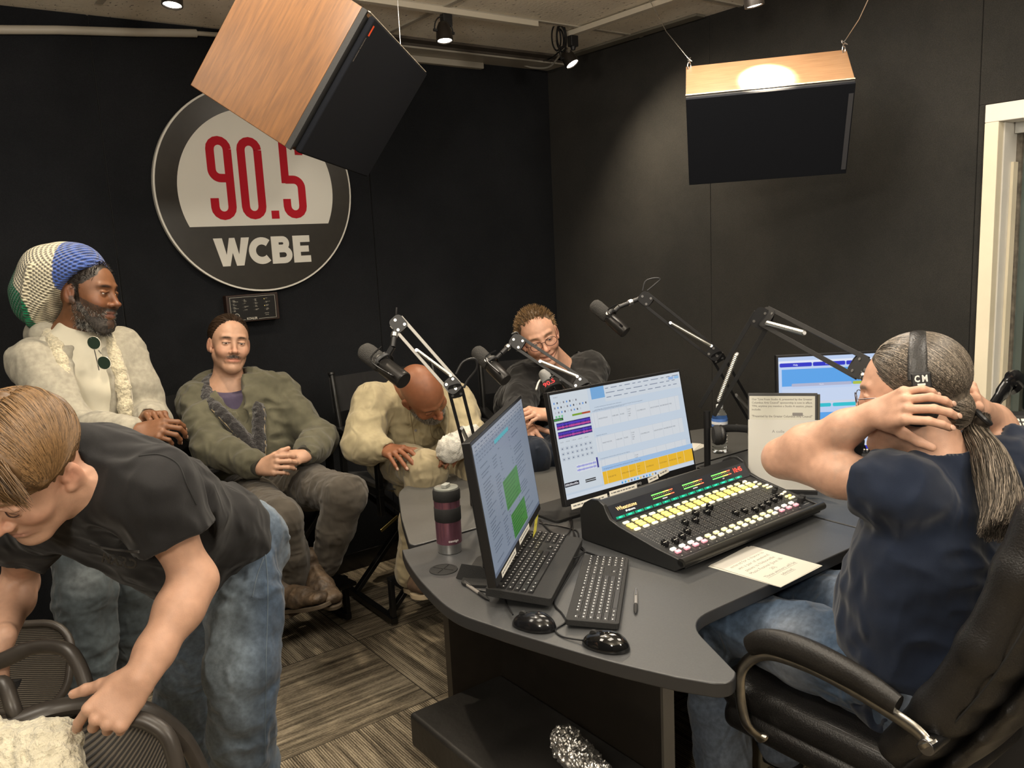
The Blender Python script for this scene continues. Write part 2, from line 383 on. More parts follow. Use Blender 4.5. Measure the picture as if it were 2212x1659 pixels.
def noise(P, s=1.0, off=0):
    q = P * s + off; i = np.floor(q).astype(np.int64); f = q - i; f = f * f * (3 - 2 * f); r = 0
    for a in (0, 1):
        for b in (0, 1):
            for c in (0, 1):
                r = r + _h(i[..., 0] + a, i[..., 1] + b, i[..., 2] + c) * (f[..., 0] if a else 1 - f[..., 0]) * (f[..., 1] if b else 1 - f[..., 1]) * (f[..., 2] if c else 1 - f[..., 2])
    return r * 2 - 1
def folds(amp=.004, s=9, dirn=(0, 0, 1), st=.35, off=0, sharp=1.0):
    """cloth folds running along dirn"""
    d = np.array(dirn, float); d /= np.linalg.norm(d)
    def fn(P):
        q = P - (P @ d)[..., None] * d * (1 - st); wv = noise(q, s * .6, off + 3.1)
        n = noise(q + wv[..., None] * .05, s, off); return -amp * (1 - np.abs(n) * 2) * sharp + amp * .4 * noise(q, s * 2.3, off + 9)
    return fn
def lerp(a, b, t): return np.asarray(a) * (1 - t) + np.asarray(b) * t
def strands(name, mat, parent, gen, n, r=.0008, seg=3, cols=None, label=None):
    """hair: n tapered strands, gen(i)-> list of points"""
    m = MB(); 
    for i in range(n):
        p = gen(i)
        if p is None: continue
        k = len(p); rr = [r * (1 - .75 * (j / (k - 1)) ** 2) for j in range(k)]; m.tube(p, rr, seg, col=cols(i) if cols else None, cap=False)
    o = m.build(name, mat, parent, label=label); o.data.shade_smooth(); return o
# ================================================================= THE ROOM
YA, XB, ZC = 3.88, 3.24, 2.64
def m_wallfabric(name, c1, c2):
    m, t, b = nt(name); b.inputs['Roughness'].default_value = .95; b.inputs['Specular IOR Level'].default_value = .15; b.inputs['Sheen Weight'].default_value = .1
    mp = coords(t); n = N(t, 'ShaderNodeTexNoise'); n.inputs['Scale'].default_value = 2.2; n.inputs['Detail'].default_value = 7; n.inputs['Roughness'].default_value = .65; L(t, mp, 0, n, 0)
    r = N(t, 'ShaderNodeValToRGB'); r.color_ramp.elements[0].color = (*c1, 1); r.color_ramp.elements[1].color = (*c2, 1)
    r.color_ramp.elements[0].position = .35; r.color_ramp.elements[1].position = .7; L(t, n, 0, r, 0)
    n2 = N(t, 'ShaderNodeTexNoise'); n2.inputs['Scale'].default_value = 420; n2.inputs['Detail'].default_value = 2; L(t, mp, 0, n2, 0)
    rr = N(t, 'ShaderNodeMapRange'); rr.inputs['To Min'].default_value = .7; rr.inputs['To Max'].default_value = 1.3; rr.inputs[1].default_value = .3; rr.inputs[2].default_value = .7; L(t, n2, 0, rr, 0)
    mx = N(t, 'ShaderNodeMix', data_type='RGBA', blend_type='MULTIPLY'); mx.inputs[0].default_value = 1; L(t, r, 0, mx, 6); L(t, rr, 0, mx, 7); L(t, mx, 2, b, 'Base Color')
    bp = N(t, 'ShaderNodeBump'); bp.inputs['Strength'].default_value = .35; bp.inputs['Distance'].default_value = .003; L(t, n2, 0, bp, 'Height'); L(t, bp, 0, b, 'Normal'); return m
WALLM = m_wallfabric('wall_fabric', (.0075, .0085, .0105), (.013, .0138, .016))
WALLM2 = m_wallfabric('wall_fabric_warm', (.021, .0205, .019), (.033, .031, .0275))
M_BLACK = plain('black_plastic', (.012, .012, .013), .42, nscale=40, namt=.1)
M_BLACKG = plain('black_gloss', (.008, .008, .009), .16)
M_BLACKM = plain('black_matte', (.014, .014, .014), .75, bump=.15, bscale=300)
M_WHITE = plain('white_paint', (.78, .75, .68), .45, nscale=8, namt=.04)
M_CREAM = plain('cream_paint', (.82, .74, .56), .5, nscale=6, namt=.05)
M_GREYW = plain('grey_white_paint', (.55, .55, .52), .5, nscale=6, namt=.05)
M_STEEL = plain('steel', (.62, .62, .62), .28, 1.0, nscale=30, namt=.08)
M_DSTEEL = plain('dark_steel', (.2, .2, .21), .35, 1.0)
def m_carpet():
    """24-inch carpet tiles laid quarter-turn: fine ribs, darker streaks along the ribs"""
    m, t, b = nt('carpet_tiles'); b.inputs['Roughness'].default_value = 1.0; b.inputs['Specular IOR Level'].default_value = .1
    T = .6096; tc = N(t, 'ShaderNodeTexCoord'); sx = N(t, 'ShaderNodeSeparateXYZ'); L(t, tc, 'Object', sx, 0)
    def mth(op, a, bb=None, c=None):
        n = N(t, 'ShaderNodeMath', operation=op)
        for i, v in enumerate((a, bb, c)):
            if v is None: continue
            if isinstance(v, (int, float)): n.inputs[i].default_value = v
            else: t.links.new(v, n.inputs[i])
        return n.outputs[0]
    u = mth('DIVIDE', mth('SUBTRACT', sx.outputs[0], 1.436 - 2 * T * 5), T); v = mth('DIVIDE', mth('SUBTRACT', sx.outputs[1], 2.517 - 2 * T * 5), T)
    iu = mth('FLOOR', u); iv = mth('FLOOR', v); par = mth('MODULO', mth('ADD', mth('ADD', iu, iv), 1.0), 2.0); fu = mth('FRACT', u); fv = mth('FRACT', v)
    a = mth('ADD', mth('MULTIPLY', fu, par), mth('MULTIPLY', fv, mth('SUBTRACT', 1.0, par)))      # across ribs
    l = mth('ADD', mth('MULTIPLY', fv, par), mth('MULTIPLY', fu, mth('SUBTRACT', 1.0, par)))
    sid = mth('ADD', mth('MULTIPLY', iu, 7.31), mth('MULTIPLY', iv, 3.77))
    rib = mth('SINE', mth('MULTIPLY', a, 2 * PI * 72))
    cv = N(t, 'ShaderNodeCombineXYZ'); t.links.new(mth('MULTIPLY', a, 30.0), cv.inputs[0]); t.links.new(mth('MULTIPLY', l, 1.6), cv.inputs[1]); t.links.new(sid, cv.inputs[2])
    n1 = N(t, 'ShaderNodeTexNoise'); n1.inputs['Scale'].default_value = 1.0; n1.inputs['Detail'].default_value = 5; n1.inputs['Roughness'].default_value = .7; L(t, cv, 0, n1, 0)
    cv2 = N(t, 'ShaderNodeCombineXYZ'); t.links.new(mth('MULTIPLY', a, 300.0), cv2.inputs[0]); t.links.new(mth('MULTIPLY', l, 60.0), cv2.inputs[1]); t.links.new(sid, cv2.inputs[2])
    n2 = N(t, 'ShaderNodeTexNoise'); n2.inputs['Scale'].default_value = 1.0; n2.inputs['Detail'].default_value = 2; L(t, cv2, 0, n2, 0)
    r = N(t, 'ShaderNodeValToRGB'); e = r.color_ramp.elements; e[0].position = .31; e[0].color = (.045, .037, .027, 1); e[1].position = .66; e[1].color = (.42, .355, .255, 1)
    x = e.new(.5); x.color = (.19, .157, .112, 1)
    s = mth('ADD', n1.outputs[0], mth('MULTIPLY', rib, .10)); s = mth('ADD', s, mth('MULTIPLY', mth('SUBTRACT', n2.outputs[0], .5), .28)); t.links.new(s, r.inputs[0])
    eu = mth('MINIMUM', mth('MINIMUM', fu, mth('SUBTRACT', 1.0, fu)), mth('MINIMUM', fv, mth('SUBTRACT', 1.0, fv))); ed = mth('GREATER_THAN', eu, .0035)
    mx = N(t, 'ShaderNodeMix', data_type='RGBA'); t.links.new(ed, mx.inputs[0]); mx.inputs[6].default_value = (.04, .034, .027, 1); L(t, r, 0, mx, 7); L(t, mx, 2, b, 'Base Color')
    bp = N(t, 'ShaderNodeBump'); bp.inputs['Strength'].default_value = .5; bp.inputs['Distance'].default_value = .003; t.links.new(s, bp.inputs['Height']); L(t, bp, 0, b, 'Normal'); return m
def m_ceil():
    m, t, b = nt('ceiling_tile'); b.inputs['Roughness'].default_value = .95
    mp = coords(t); n = N(t, 'ShaderNodeTexNoise'); n.inputs['Scale'].default_value = 3; n.inputs['Detail'].default_value = 4; L(t, mp, 0, n, 0)
    v = N(t, 'ShaderNodeTexNoise'); v.inputs['Scale'].default_value = 75; v.inputs['Detail'].default_value = 3; L(t, coords(t, (1, .5, 1)), 0, v, 0)
    r = N(t, 'ShaderNodeValToRGB'); r.color_ramp.elements[0].position = .3; r.color_ramp.elements[0].color = (.16, .13, .1, 1); r.color_ramp.elements[1].position = .37; r.color_ramp.elements[1].color = (.84, .78, .66, 1); L(t, v, 0, r, 0)
    rr = N(t, 'ShaderNodeMapRange'); rr.inputs[1].default_value = .3; rr.inputs[2].default_value = .7; rr.inputs[3].default_value = .88; rr.inputs[4].default_value = 1.08; L(t, n, 0, rr, 0)
    mx = N(t, 'ShaderNodeMix', data_type='RGBA', blend_type='MULTIPLY'); mx.inputs[0].default_value = 1; L(t, r, 0, mx, 6); L(t, rr, 0, mx, 7); L(t, mx, 2, b, 'Base Color')
    bp = N(t, 'ShaderNodeBump'); bp.inputs['Strength'].default_value = .6; bp.inputs['Distance'].default_value = .004; L(t, v, 0, bp, 'Height'); L(t, bp, 0, b, 'Normal'); return m
X0, Y0 = -1.6, -1.3
fl = MB().box((X0 - .1, Y0 - .1, -.1), (XB + .1, YA + .1, 0)).build('floor', m_carpet()); struct(fl)
# left wall (behind the sign): fabric panels with narrow seams
w = MB(); xs = [X0, -.39, .831, 2.053, XB + .05]
for a, b in zip(xs, xs[1:]): w.box((a + .002, YA, 0.0), (b - .002, YA + .1, ZC))
w.box((X0, YA + .012, 0), (XB + .1, YA + .12, ZC)); struct(w.build('wall_left', WALLM, bevel=.004))
# right wall: cladding panels, opening for the window
WY1, WZ0, WZ1, WY0 = 1.455, .90, 2.05, -.35
w = MB(); ys = [YA, 2.70, 1.478]
for a, b in zip(ys, ys[1:]): w.box((XB, b + .001, 0), (XB + .1, a - .001, ZC))
w.box((XB, Y0, WZ1 + .003), (XB + .1, 1.477, ZC)); w.box((XB, WY1, 0), (XB + .1, 1.477, WZ1 + .003)); w.box((XB, Y0, 0), (XB + .1, WY1, WZ0)); w.box((XB, Y0, WZ0), (XB + .1, WY0, WZ1 + .003))
w.box((XB + .1, WY1 - .01, 0), (XB + .14, YA, ZC)); struct(w.build('wall_right', WALLM2, bevel=.003))
struct(MB().box((X0 - .1, Y0, 0), (X0, YA, ZC)).build('wall_near', WALLM)); struct(MB().box((X0, Y0 - .1, 0), (XB, Y0, ZC)).build('wall_back', WALLM2))
# ceiling
struct(MB().box((X0 - .1, Y0 - .1, ZC), (XB + .1, YA + .1, ZC + .05)).build('ceiling', m_ceil()))
M_GRID = plain('ceiling_grid', (.42, .385, .32), .5, nscale=4, namt=.05)
g = MB()
for x in (-1.6, -.38, .838, 2.062): g.box((x - .012, Y0, ZC - .006), (x + .012, YA - .19, ZC))
for y in (3.13, 2.52, 1.91, 1.3, .69, .08, -.53): g.box((X0, y - .012, ZC - .0055), (XB, y + .012, ZC))
struct(g.build('trim_1', M_GRID))
M_CHAN = plain('brown_channel', (.075, .062, .05), .6, nscale=12, namt=.2)
struct(MB().box((1.5, 3.63, ZC - .012), (XB, 3.70, ZC - .001)).box((1.5, 3.70, ZC - .022), (XB, 3.71, ZC)).build('trim_2', M_CHAN))
struct(MB().box((3.15, 2.7, ZC - .012), (3.21, 3.70, ZC - .001)).build('trim_3', plain('grey_channel', (.16, .15, .12), .6)))
struct(MB().box((1.5, 3.712, ZC - .03), (XB, YA, ZC - .012)).build('trim_4', M_GRID))
struct(MB().box((1.9, 3.845, ZC - .062), (2.77, YA, ZC - .03)).build('trim_5', M_GRID, bevel=.004))
# pale cable raceway on the wall
def raceway(px0, px1, r, nm):
    a = PY(*px0, YA - r); b = PY(*px1, YA - r); o = MB().tube([a, lerp(a, b, .5) + [0, 0, -.006], b], r, 10).build(nm, M_GRID, smooth=True); return o
a0 = PY(-60, 64, 3.86); a1 = PY(424, 72, 3.86); a2 = PY(520, 70, 3.86)
struct(MB().tube([a0, lerp(a0, a1, .35) + [0, 0, .004], lerp(a0, a1, .7), a1], .017, 12).build('trim_6', M_GRID, smooth=True))
struct(MB().tube([a1, a2 + [0.4, 0, 0]], .010, 10).build('trim_7', M_GRID, smooth=True))
bb = MB().box((X0, YA - .014, 0), (XB - .02, YA, .095)); struct(bb.build('baseboard_left', plain('black_vinyl', (.006, .006, .006), .2), bevel=.003))
struct(MB().box((X0, YA - .022, 0), (.99, YA - .014, .018)).build('trim_8', M_STEEL, bevel=.002))
struct(MB().box((XB - .014, Y0, 0), (XB, YA - .02, .095)).build('baseboard_right', plain('black_vinyl_base', (.006, .006, .006), .2), bevel=.003))
# window: header, casing, jamb, stop, slanted pane, dark room behind
wn = MB(); H_ = WZ1
wn.box((XB - .012, WY0, H_ - .062), (XB + .10, WY1 - .004, H_)); struct(wn.build('window_1', M_WHITE, bevel=.003)); WIN = bpy.data.objects['window_1']
MB().box((XB - .012, WY1 - .052, WZ0), (XB + .03, WY1 - .004, H_ - .062)).build('casing', M_CREAM, WIN, bevel=.003)
MB().box((XB + .03, WY1 - .056, WZ0), (XB + .13, WY1 - .037, H_ - .062)).build('jamb', M_WHITE, WIN, bevel=.002)
MB().box((XB + .10, WY0, H_ - .10), (XB + .34, WY1 - .06, H_ - .062)).build('head_jamb', M_GREYW, WIN)
MB().add([(XB + .08, WY1 - .0565, WZ0), (XB + .125, WY1 - .0565, WZ0), (XB + .125, WY1 - .0565, H_ - .2), (XB + .09, WY1 - .0565, H_ - .2), (XB + .08, WY1 - .066, WZ0), (XB + .125, WY1 - .066, WZ0), (XB + .125, WY1 - .066, H_ - .2), (XB + .09, WY1 - .066, H_ - .2)],
         [(0, 1, 2, 3), (7, 6, 5, 4), (0, 4, 5, 1), (1, 5, 6, 2), (2, 6, 7, 3), (3, 7, 4, 0)]).build('stop_bead', M_CREAM, WIN)
MB().box((XB + .13, WY1 - .074, WZ0), (XB + .145, WY1 - .037, H_ - .1)).build('glazing_strip', plain('worn_putty', (.16, .14, .11), .8, nscale=40, namt=.4), WIN)
gm, gt, gb = nt('window_glass'); gb.inputs['Transmission Weight'].default_value = 1; gb.inputs['Roughness'].default_value = .0; gb.inputs['IOR'].default_value = 1.45; gb.inputs['Base Color'].default_value = (.8, .9, .88, 1)
MB().box((XB + .146, WY0, WZ0), (XB + .152, WY1 - .05, H_ - .09)).build('pane', gm, WIN)
MB().box((XB - .03, WY0, WZ0 - .03), (XB + .15, WY1 - .01, WZ0)).build('sill', M_WHITE, WIN, bevel=.003)
MB().box((XB + .155, WY1 - .066, WZ0), (XB + .24, WY1 - .04, H_ - .07)).build('outer_jamb', M_GREYW, WIN)
# next studio seen through the pane
rm = MB().box((XB + 1.3, -1.4, 0), (XB + 1.4, 2.6, ZC)).box((XB + .43, 1.7, 0), (XB + 1.3, 1.8, ZC)).box((XB + .12, -1.5, 0), (XB + 1.4, -1.4, ZC)).box((XB + .12, -1.4, -.1), (XB + 1.4, 2.6, 0)).box((XB + .12, -1.4, ZC), (XB + 1.4, 2.6, ZC + .05))
struct(rm.build('wall_beyond', plain('next_room_wall', (.10, .12, .115), .8, nscale=3, namt=.2)))
# ================================================================= SIGN
SGN = thing('round_sign', 'large round black and white station sign reading 90.5 WCBE on the dark wall', 'sign', (1.463, YA - .03, 1.943))
Rr = .463; SF = M4((1.463, YA - .03, 1.943), (1, 0, 0), (0, 0, 1), (0, -1, 0))     # x right, y up, z toward the room
def sgn_mb(): m = MB(); m.T = SF; return m
M_SBLK = plain('sign_black', (.030, .027, .022), .3, nscale=30, namt=.1, bump=.05, bscale=500); M_SWHT = plain('sign_white', (.72, .70, .63), .45); M_SRED = plain('sign_red', (.45, .006, .018), .6, spec=.2)
circ = lambda r, n=96, cx=0, cy=0: [(cx + r * math.cos(2 * PI * i / n), cy + r * math.sin(2 * PI * i / n)) for i in range(n)]
sgn_mb().prism(circ(Rr), -.025, 0).build('rim', M_SWHT, SGN); sgn_mb().prism(circ(Rr - .008), 0, .0015).build('disc', M_SBLK, SGN)
ri = .364; cyi = -.004; yb = -.160; a0 = math.asin((yb - cyi) / ri); n = 72
pts = [(ri * math.cos(a0 + (PI - 2 * a0) * i / n), cyi + ri * math.sin(a0 + (PI - 2 * a0) * i / n)) for i in range(n + 1)]
sgn_mb().prism(pts, .0015, .0025).build('white_field', M_SWHT, SGN)
def bar_path(P, wd, n=6):     # constant-width outline along path (rounded caps off), as quads
    P = [np.array(p, float) for p in P]; Lp = []; Rp = []
    for i, p in enumerate(P):
        d0 = P[i] - P[i - 1] if i else P[1] - P[0]; d1 = P[i + 1] - P[i] if i < len(P) - 1 else d0
        d0 = d0 / np.linalg.norm(d0); d1 = d1 / np.linalg.norm(d1); nn = np.array([-(d0 + d1)[1], (d0 + d1)[0]]); nn /= np.linalg.norm(nn); k = wd / 2 / max(.35, nn @ np.array([-d0[1], d0[0]]))
        Lp.append(p + nn * k); Rp.append(p - nn * k)
    return Lp + Rp[::-1]
def arcp(cx, cy, r, a0, a1, n=8): return [(cx + r * math.cos(math.radians(a0 + (a1 - a0) * i / n)), cy + r * math.sin(math.radians(a0 + (a1 - a0) * i / n))) for i in range(n + 1)]
def glyph(paths, wd, name, mat, ox, oy, z=.0025):
    m = sgn_mb()
    for P in paths:
        z += .00012
        pl = [(x + ox, y + oy) for x, y in bar_path(P, wd)]; nn = len(pl) // 2
        for i in range(nn - 1): q = [pl[i], pl[i + 1], pl[2 * nn - 2 - i], pl[2 * nn - 1 - i]]; m.prism(q[::-1], z, z + .0015)
    return m.build(name, mat, SGN)
# red condensed figures, measured on the disc
yt0, yb0, r0, wd = .233 - .018, -.132 + .018, .0385, .037
def nine(c): return [arcp(c, yt0 - r0, r0, 0, 180) + [(c - r0, .0515 + r0)] + arcp(c, .0515 + r0, r0, 180, 270)[1:] + [(c + r0 + .002, .0515)], [(c + r0, yt0 - r0 + .001), (c + r0, yb0 + r0)] + arcp(c, yb0 + r0, r0, 0, -180)[1:] + [(c - r0, -.036)]]
def zero(c): return [arcp(c, yt0 - r0, r0, 0, 180) + [(c - r0, yb0 + r0)] + arcp(c, yb0 + r0, r0, 180, 360)[1:] + [(c + r0, yt0 - r0)]]
def five(c): return [[(c + r0 + .018, yt0), (c - r0 - .018, yt0)], [(c - r0, yt0), (c - r0, .030)], [(c - r0, .0465), (c, .0465)] + arcp(c, .0465 - r0, r0, 90, 0)[1:] + [(c + r0, yb0 + r0)] + arcp(c, yb0 + r0, r0, 0, -180)[1:] + [(c - r0, -.042)], [(c + r0, yt0), (c + r0, yt0 - .055)]]
glyph(nine(-.1695), wd, 'digit_nine', M_SRED, 0, 0); glyph(zero(-.0305), wd, 'digit_zero', M_SRED, 0, 0); glyph(five(.168), wd, 'digit_five', M_SRED, 0, 0)
glyph([[(.067, -.132), (.067, -.095)]], .037, 'decimal_point', M_SRED, 0, 0)
lh = .126; ly = -.339
W_ = [(0, lh), (.040, lh), (.055, .050), (.072, lh), (.097, lh), (.112, .050), (.127, lh), (.164, lh), (.131, 0), (.097, 0), (.083, .060), (.067, 0), (.033, 0)]
E_ = [(0, 0), (.086, 0), (.086, .031), (.036, .031), (.036, .049), (.078, .049), (.078, .078), (.036, .078), (.036, .095), (.085, .095), (.085, lh), (0, lh)]
def letter(polys, name, ox, extra=None):
    m = sgn_mb()
    for P in polys:
        a = sum((P[i][0] * P[(i + 1) % len(P)][1] - P[(i + 1) % len(P)][0] * P[i][1]) for i in range(len(P)))
        m.prism([(x + ox, y + ly) for x, y in P][::(1 if a > 0 else -1)], .0015, .003)
    zz = .003
    for P, wdt in extra or []:
        zz += .00015
        pl = bar_path([(x + ox, y + ly) for x, y in P], wdt); nn = len(pl) // 2
        for i in range(nn - 1): m.prism([pl[i], pl[i + 1], pl[2 * nn - 2 - i], pl[2 * nn - 1 - i]][::-1], .0015, zz)
    return m.build(name, M_SWHT, SGN)
letter([W_], 'letter_w', -.234)
letter([], 'letter_c', -.076, [(arcp(.062, .063, .045, 48, 312, 24), .033)])
letter([[(0, 0), (.036, 0), (.036, lh), (0, lh)]], 'letter_b', .033, [([(.03, .112)] + arcp(.054, .0925, .0195, 90, -90, 10) + [(.03, .073)], .028), ([(.03, .065)] + arcp(.060, .0395, .0255, 90, -90, 10) + [(.03, .014)], .028)])
letter([E_], 'letter_e', .139)
# ---- small wall panel below the sign
ca = PY(487, 641, YA - .03); cb = PY(601, 694, YA - .03)
KP = thing('annunciator_panel', 'small black indicator panel with a key switch and tiny lamps below the round sign', 'control panel', ((ca[0] + cb[0]) / 2, YA - .03, (ca[2] + cb[2]) / 2))
kw, kh = .245, .125; kx, kz = (ca[0] + cb[0]) / 2, (ca[2] + cb[2]) / 2 + .008
MB().box((kx - kw / 2, YA - .045, kz - kh / 2), (kx + kw / 2, YA - .001, kz + kh / 2)).build('housing', plain('dark_brown_housing', (.028, .014, .010), .4), KP, bevel=.003)
cv = Canvas(); cv.T = M4((kx - kw / 2 + .012, YA - .0455, kz - kh / 2 + .006), (1, 0, 0), (0, 0, 1), (0, -1, 0)); W2, H2 = kw - .024, kh - .012
cv.rect(0, 0, W2, H2, (.008, .008, .008)); wc = (.55, .52, .45)
for q in ((.004, .004, W2 - .008, .0012), (.004, H2 - .005, W2 - .008, .0012), (.004, .004, .0012, H2 - .008), (W2 - .005, .004, .0012, H2 - .008)): cv.rect(*q, wc)
cv.rect(.07, .002, .062, .006, (.008, .008, .008)); cv.text(.101, .003, 'KOHLER', .0105, wc, .02, 'c', .05); cv.disc(.030, .022, .0135, wc); cv.disc(.030, .022, .0115, (.012, .012, .012)); cv.disc(.030, .022, .006, (.03, .03, .03))
rows = [['HIGH ENGINE TEMPERATURE', 'PRE HIGH ENGINE TEMP', 'LOW FUEL LEVEL', 'AUTO'], ['LOW OIL PRESSURE', 'AUX 1', 'LOW BATTERY VOLT', 'GENERATOR RUN'], ['LOW WATER TEMPERATURE', 'EMERGENCY STOP', 'OVER CRANK', 'NORMAL SUPPLY'], ['OVER SPEED', 'LOUVER', 'CHARGER FAULT', 'ALARM SILENCE TEST']]
for i, r in enumerate(rows):
    for j, tx in enumerate(r):
        x = .012 + j * .051; y = H2 - .021 - i * .0155; lit = (j, i) in ((3, 0), (3, 2)); cv.disc(x, y + .0015, .0023, (.9, .75, .25) if lit else (.05, .05, .045), 10)
        for k, wdd in enumerate(tx.split()[:3]): cv.text(x + .0055, y + .0028 - .0037 * k, wdd, .0026, wc, 0, 'l')
cv.text(.162, .026, 'LAMP TEST', .003, wc); cv.text(.165, .018, 'SILENCE', .003, wc)
cv.build('faceplate', attr_mat('panel_art', .35), KP)
MB().cyl((kx - kw / 2 + .042, YA - .046, kz - kh / 2 + .028), (kx - kw / 2 + .042, YA - .052, kz - kh / 2 + .028), .008, seg=20).build('key_switch', M_BLACK, KP, bevel=.001)
# ================================================================= HANGING SPEAKERS
def m_wood(name, c0, c1, ax, scale=6):
    m, t, b = nt(name); b.inputs['Roughness'].default_value = .38; b.inputs['Coat Weight'].default_value = .15; b.inputs['Coat Roughness'].default_value = .3
    tc = N(t, 'ShaderNodeTexCoord'); mp = N(t, 'ShaderNodeMapping'); mp.inputs['Scale'].default_value = ax; L(t, tc, 'Object', mp, 0)
    n = N(t, 'ShaderNodeTexNoise'); n.inputs['Scale'].default_value = scale; n.inputs['Detail'].default_value = 8; n.inputs['Roughness'].default_value = .62; n.inputs['Distortion'].default_value = .4; L(t, mp, 0, n, 0)
    n3 = N(t, 'ShaderNodeTexNoise'); n3.inputs['Scale'].default_value = 3; L(t, tc, 'Object', n3, 0)
    ad = N(t, 'ShaderNodeMath', operation='MULTIPLY_ADD'); L(t, n3, 0, ad, 0); ad.inputs[1].default_value = .5; L(t, n, 0, ad, 2)
    r = N(t, 'ShaderNodeValToRGB'); r.color_ramp.elements[0].position = .5; r.color_ramp.elements[0].color = (*c0, 1); r.color_ramp.elements[1].position = 1.0; r.color_ramp.elements[1].color = (*c1, 1); L(t, ad, 0, r, 0); L(t, r, 0, b, 'Base Color')
    bp = N(t, 'ShaderNodeBump'); bp.inputs['Strength'].default_value = .08; bp.inputs['Distance'].default_value = .002; L(t, n, 0, bp, 'Height'); L(t, bp, 0, b, 'Normal'); return m
# near one: measured corners (shared edge W2-W3 between wood end and black front)
def sca(p, s=.85): c0 = np.array([0, 0, CAMH]); return c0 + (np.array(p) - c0) * s
W2p, W3p, W1p, G2p = sca((1.187, 2.776, 1.986)), sca((1.414, 2.579, 2.412)), sca((.941, 3.013, 2.227)), sca((1.792, 3.426, 1.964))
def boxframe(o, a, b, c):      # orthonormal axes along edges
    la, lb, lc = [np.linalg.norm(v - o) for v in (a, b, c)]; x = (a - o) / la; y = (b - o); y = y - x * (y @ x); y /= np.linalg.norm(y); z = np.cross(x, y)
    if z @ (c - o) < 0: z = -z
    return x, y, z, la, lb, lc
x, y, z, la, lb, lc = boxframe(W2p, W3p, W1p, G2p)      # x: height, y: depth back, z: width away
def speaker(nm, label, o, x, y, z, la, lb, lc, wood, grain, badge, flush=False):
    ctr = o + x * la / 2 + y * lb / 2 + z * lc / 2
    S = thing(nm, label, 'speaker', tuple(ctr))
    T = M4(o, x, y, z); flip = np.linalg.det(T[:3, :3]) < 0
    def mb(): q = MB(); q.T = T; return q
    def fin(q, *a, **k):
        if flip: q.f = [f[::-1] for f in q.f]
        return q.build(*a, **k)
    cb_ = MB().box((0, .03, 0), (la, lb, lc))
    if flip: cb_.f = [f[::-1] for f in cb_.f]
    cb_ = cb_.build('cabinet', wood, S, bevel=.002); cb_.matrix_basis = Matrix(T.tolist())
    fin(mb().box((.0, .012, .003) if flush else (.012, .012, .012), (la, .03, lc) if flush else (la - .012, .03, lc - .012)), 'front_baffle', M_BLACKM, S, bevel=.002)
    ga, gb_ = ((0, -.002, .003), (la, .0125, lc)) if flush else ((.004, -.008, .028), (la - .004, .012, lc - .004))
    fin(mb().box(ga, gb_), 'grille', plain('grille_cloth_' + nm, (.0055, .0065, .0095), .9, spec=.2, bump=.2, bscale=900), S, bevel=.002 if flush else .006)
    return S, T, flip, mb, fin
S1, T1, fl1, mb1, fin1 = speaker('hanging_speaker', 'big wood-veneer studio speaker hanging tilted in front of the round sign', W2p, x, y, z, la, lb, lc,
                                 m_wood('teak_veneer', (.085, .034, .009), (.19, .080, .020), (1.2, 16, 16), 6), 0, True)
q = Canvas(); q.T = T1 @ M4((la * .86, -.0083, .030), (-1, 0, 0), (0, 0, 1), (0, -1, 0)); q.rect(-.04, .010, .032, .012, (.85, .10, .03)); q.text(0.0, .004, 'CONTROL MONITOR', .006, (.5, .45, .38), 0, 'l', .075)
o_ = q.build('badge', attr_mat('badge_art', .4), S1)
fin1(mb1().box((.0, .012, 0), (la, .03, .012)), 'edge_trim', M_BLACKM, S1, bevel=.001)
fin1(mb1().box((la - .001, .002, .0), (la + .0012, .010, lc)), 'chipped_edge', plain('pale_chipboard', (.6, .52, .4), .9, nscale=60, namt=.3), S1)
for k in (.12, .88): fin1(mb1().cyl((la * .97, lb * .3, lc * k), (la + .02, lb * .3, lc * k), .004), 'eye_bolt', M_STEEL, S1)
F2, F3, B2, F1_ = [np.array(p) for p in ((2.433, 2.138, 2.133), (2.805, 1.695, 2.141), (2.591, 2.274, 2.282), (2.597, 2.27, 1.838))]
x, y, z, la, lb, lc = boxframe(F2, F3, B2, F1_)
S2, T2, fl2, mb2, fin2 = speaker('hanging_speaker', 'wood-topped black speaker hung on two wires near the right wall, lit by a spotlight', F2, x, y, z, la, lb, lc,
                                 m_wood('oak_veneer', (.22, .115, .055), (.36, .215, .115), (1.5, 22, 22), 6), 0, False, flush=True)
fin2(mb2().box((-.001, .022, -.001), (la + .001, .030, .0)), 'chipped_edge', plain('pale_chipboard_edge', (.5, .42, .32), .9, nscale=80, namt=.4), S2)
fin2(mb2().box((la - .02, -.004, .04), (la - .004, -.0018, lc - .02)), 'side_trim', plain('grey_trim', (.05, .05, .055), .5), S2)
def wireset(name, label, eye, up1):
    W = thing(name, label, 'wire', tuple(eye)); c = np.array(eye, float)
    MB().tube([c + [math.cos(a) * .009, 0, math.sin(a) * .014 + .010] for a in np.linspace(0, 2 * PI, 17)[:-1]], .0022, 8, closed=True).build('eye_hook', M_STEEL, W, smooth=True)
    k = c + np.array([0, 0, .035]); m = MB()
    for j in range(3): a = random.random() * 6; d = np.array([math.cos(a), .4 * math.sin(a), .5 * math.sin(a)]) * .02; m.tube([k - d, k, k + d * .8], .0022, 6)
    m.tube([c + [0, 0, .02], c + [.005, 0, .028], k], .002, 6); m.tube([c + [0, 0, .02], c + [-.006, 0, .03], k], .002, 6); m.build('twisted_knot', M_STEEL, W, smooth=True)
    MB().tube([k] + up1, .0016, 6).build('wire_strand', M_STEEL, W, smooth=True)
    return W
eL = T2 @ np.array([.012, lb * .92, 0, 1]); eR = T2 @ np.array([la - .012, lb * .92, 0, 1]); eL = eL[:3]; eR = eR[:3]
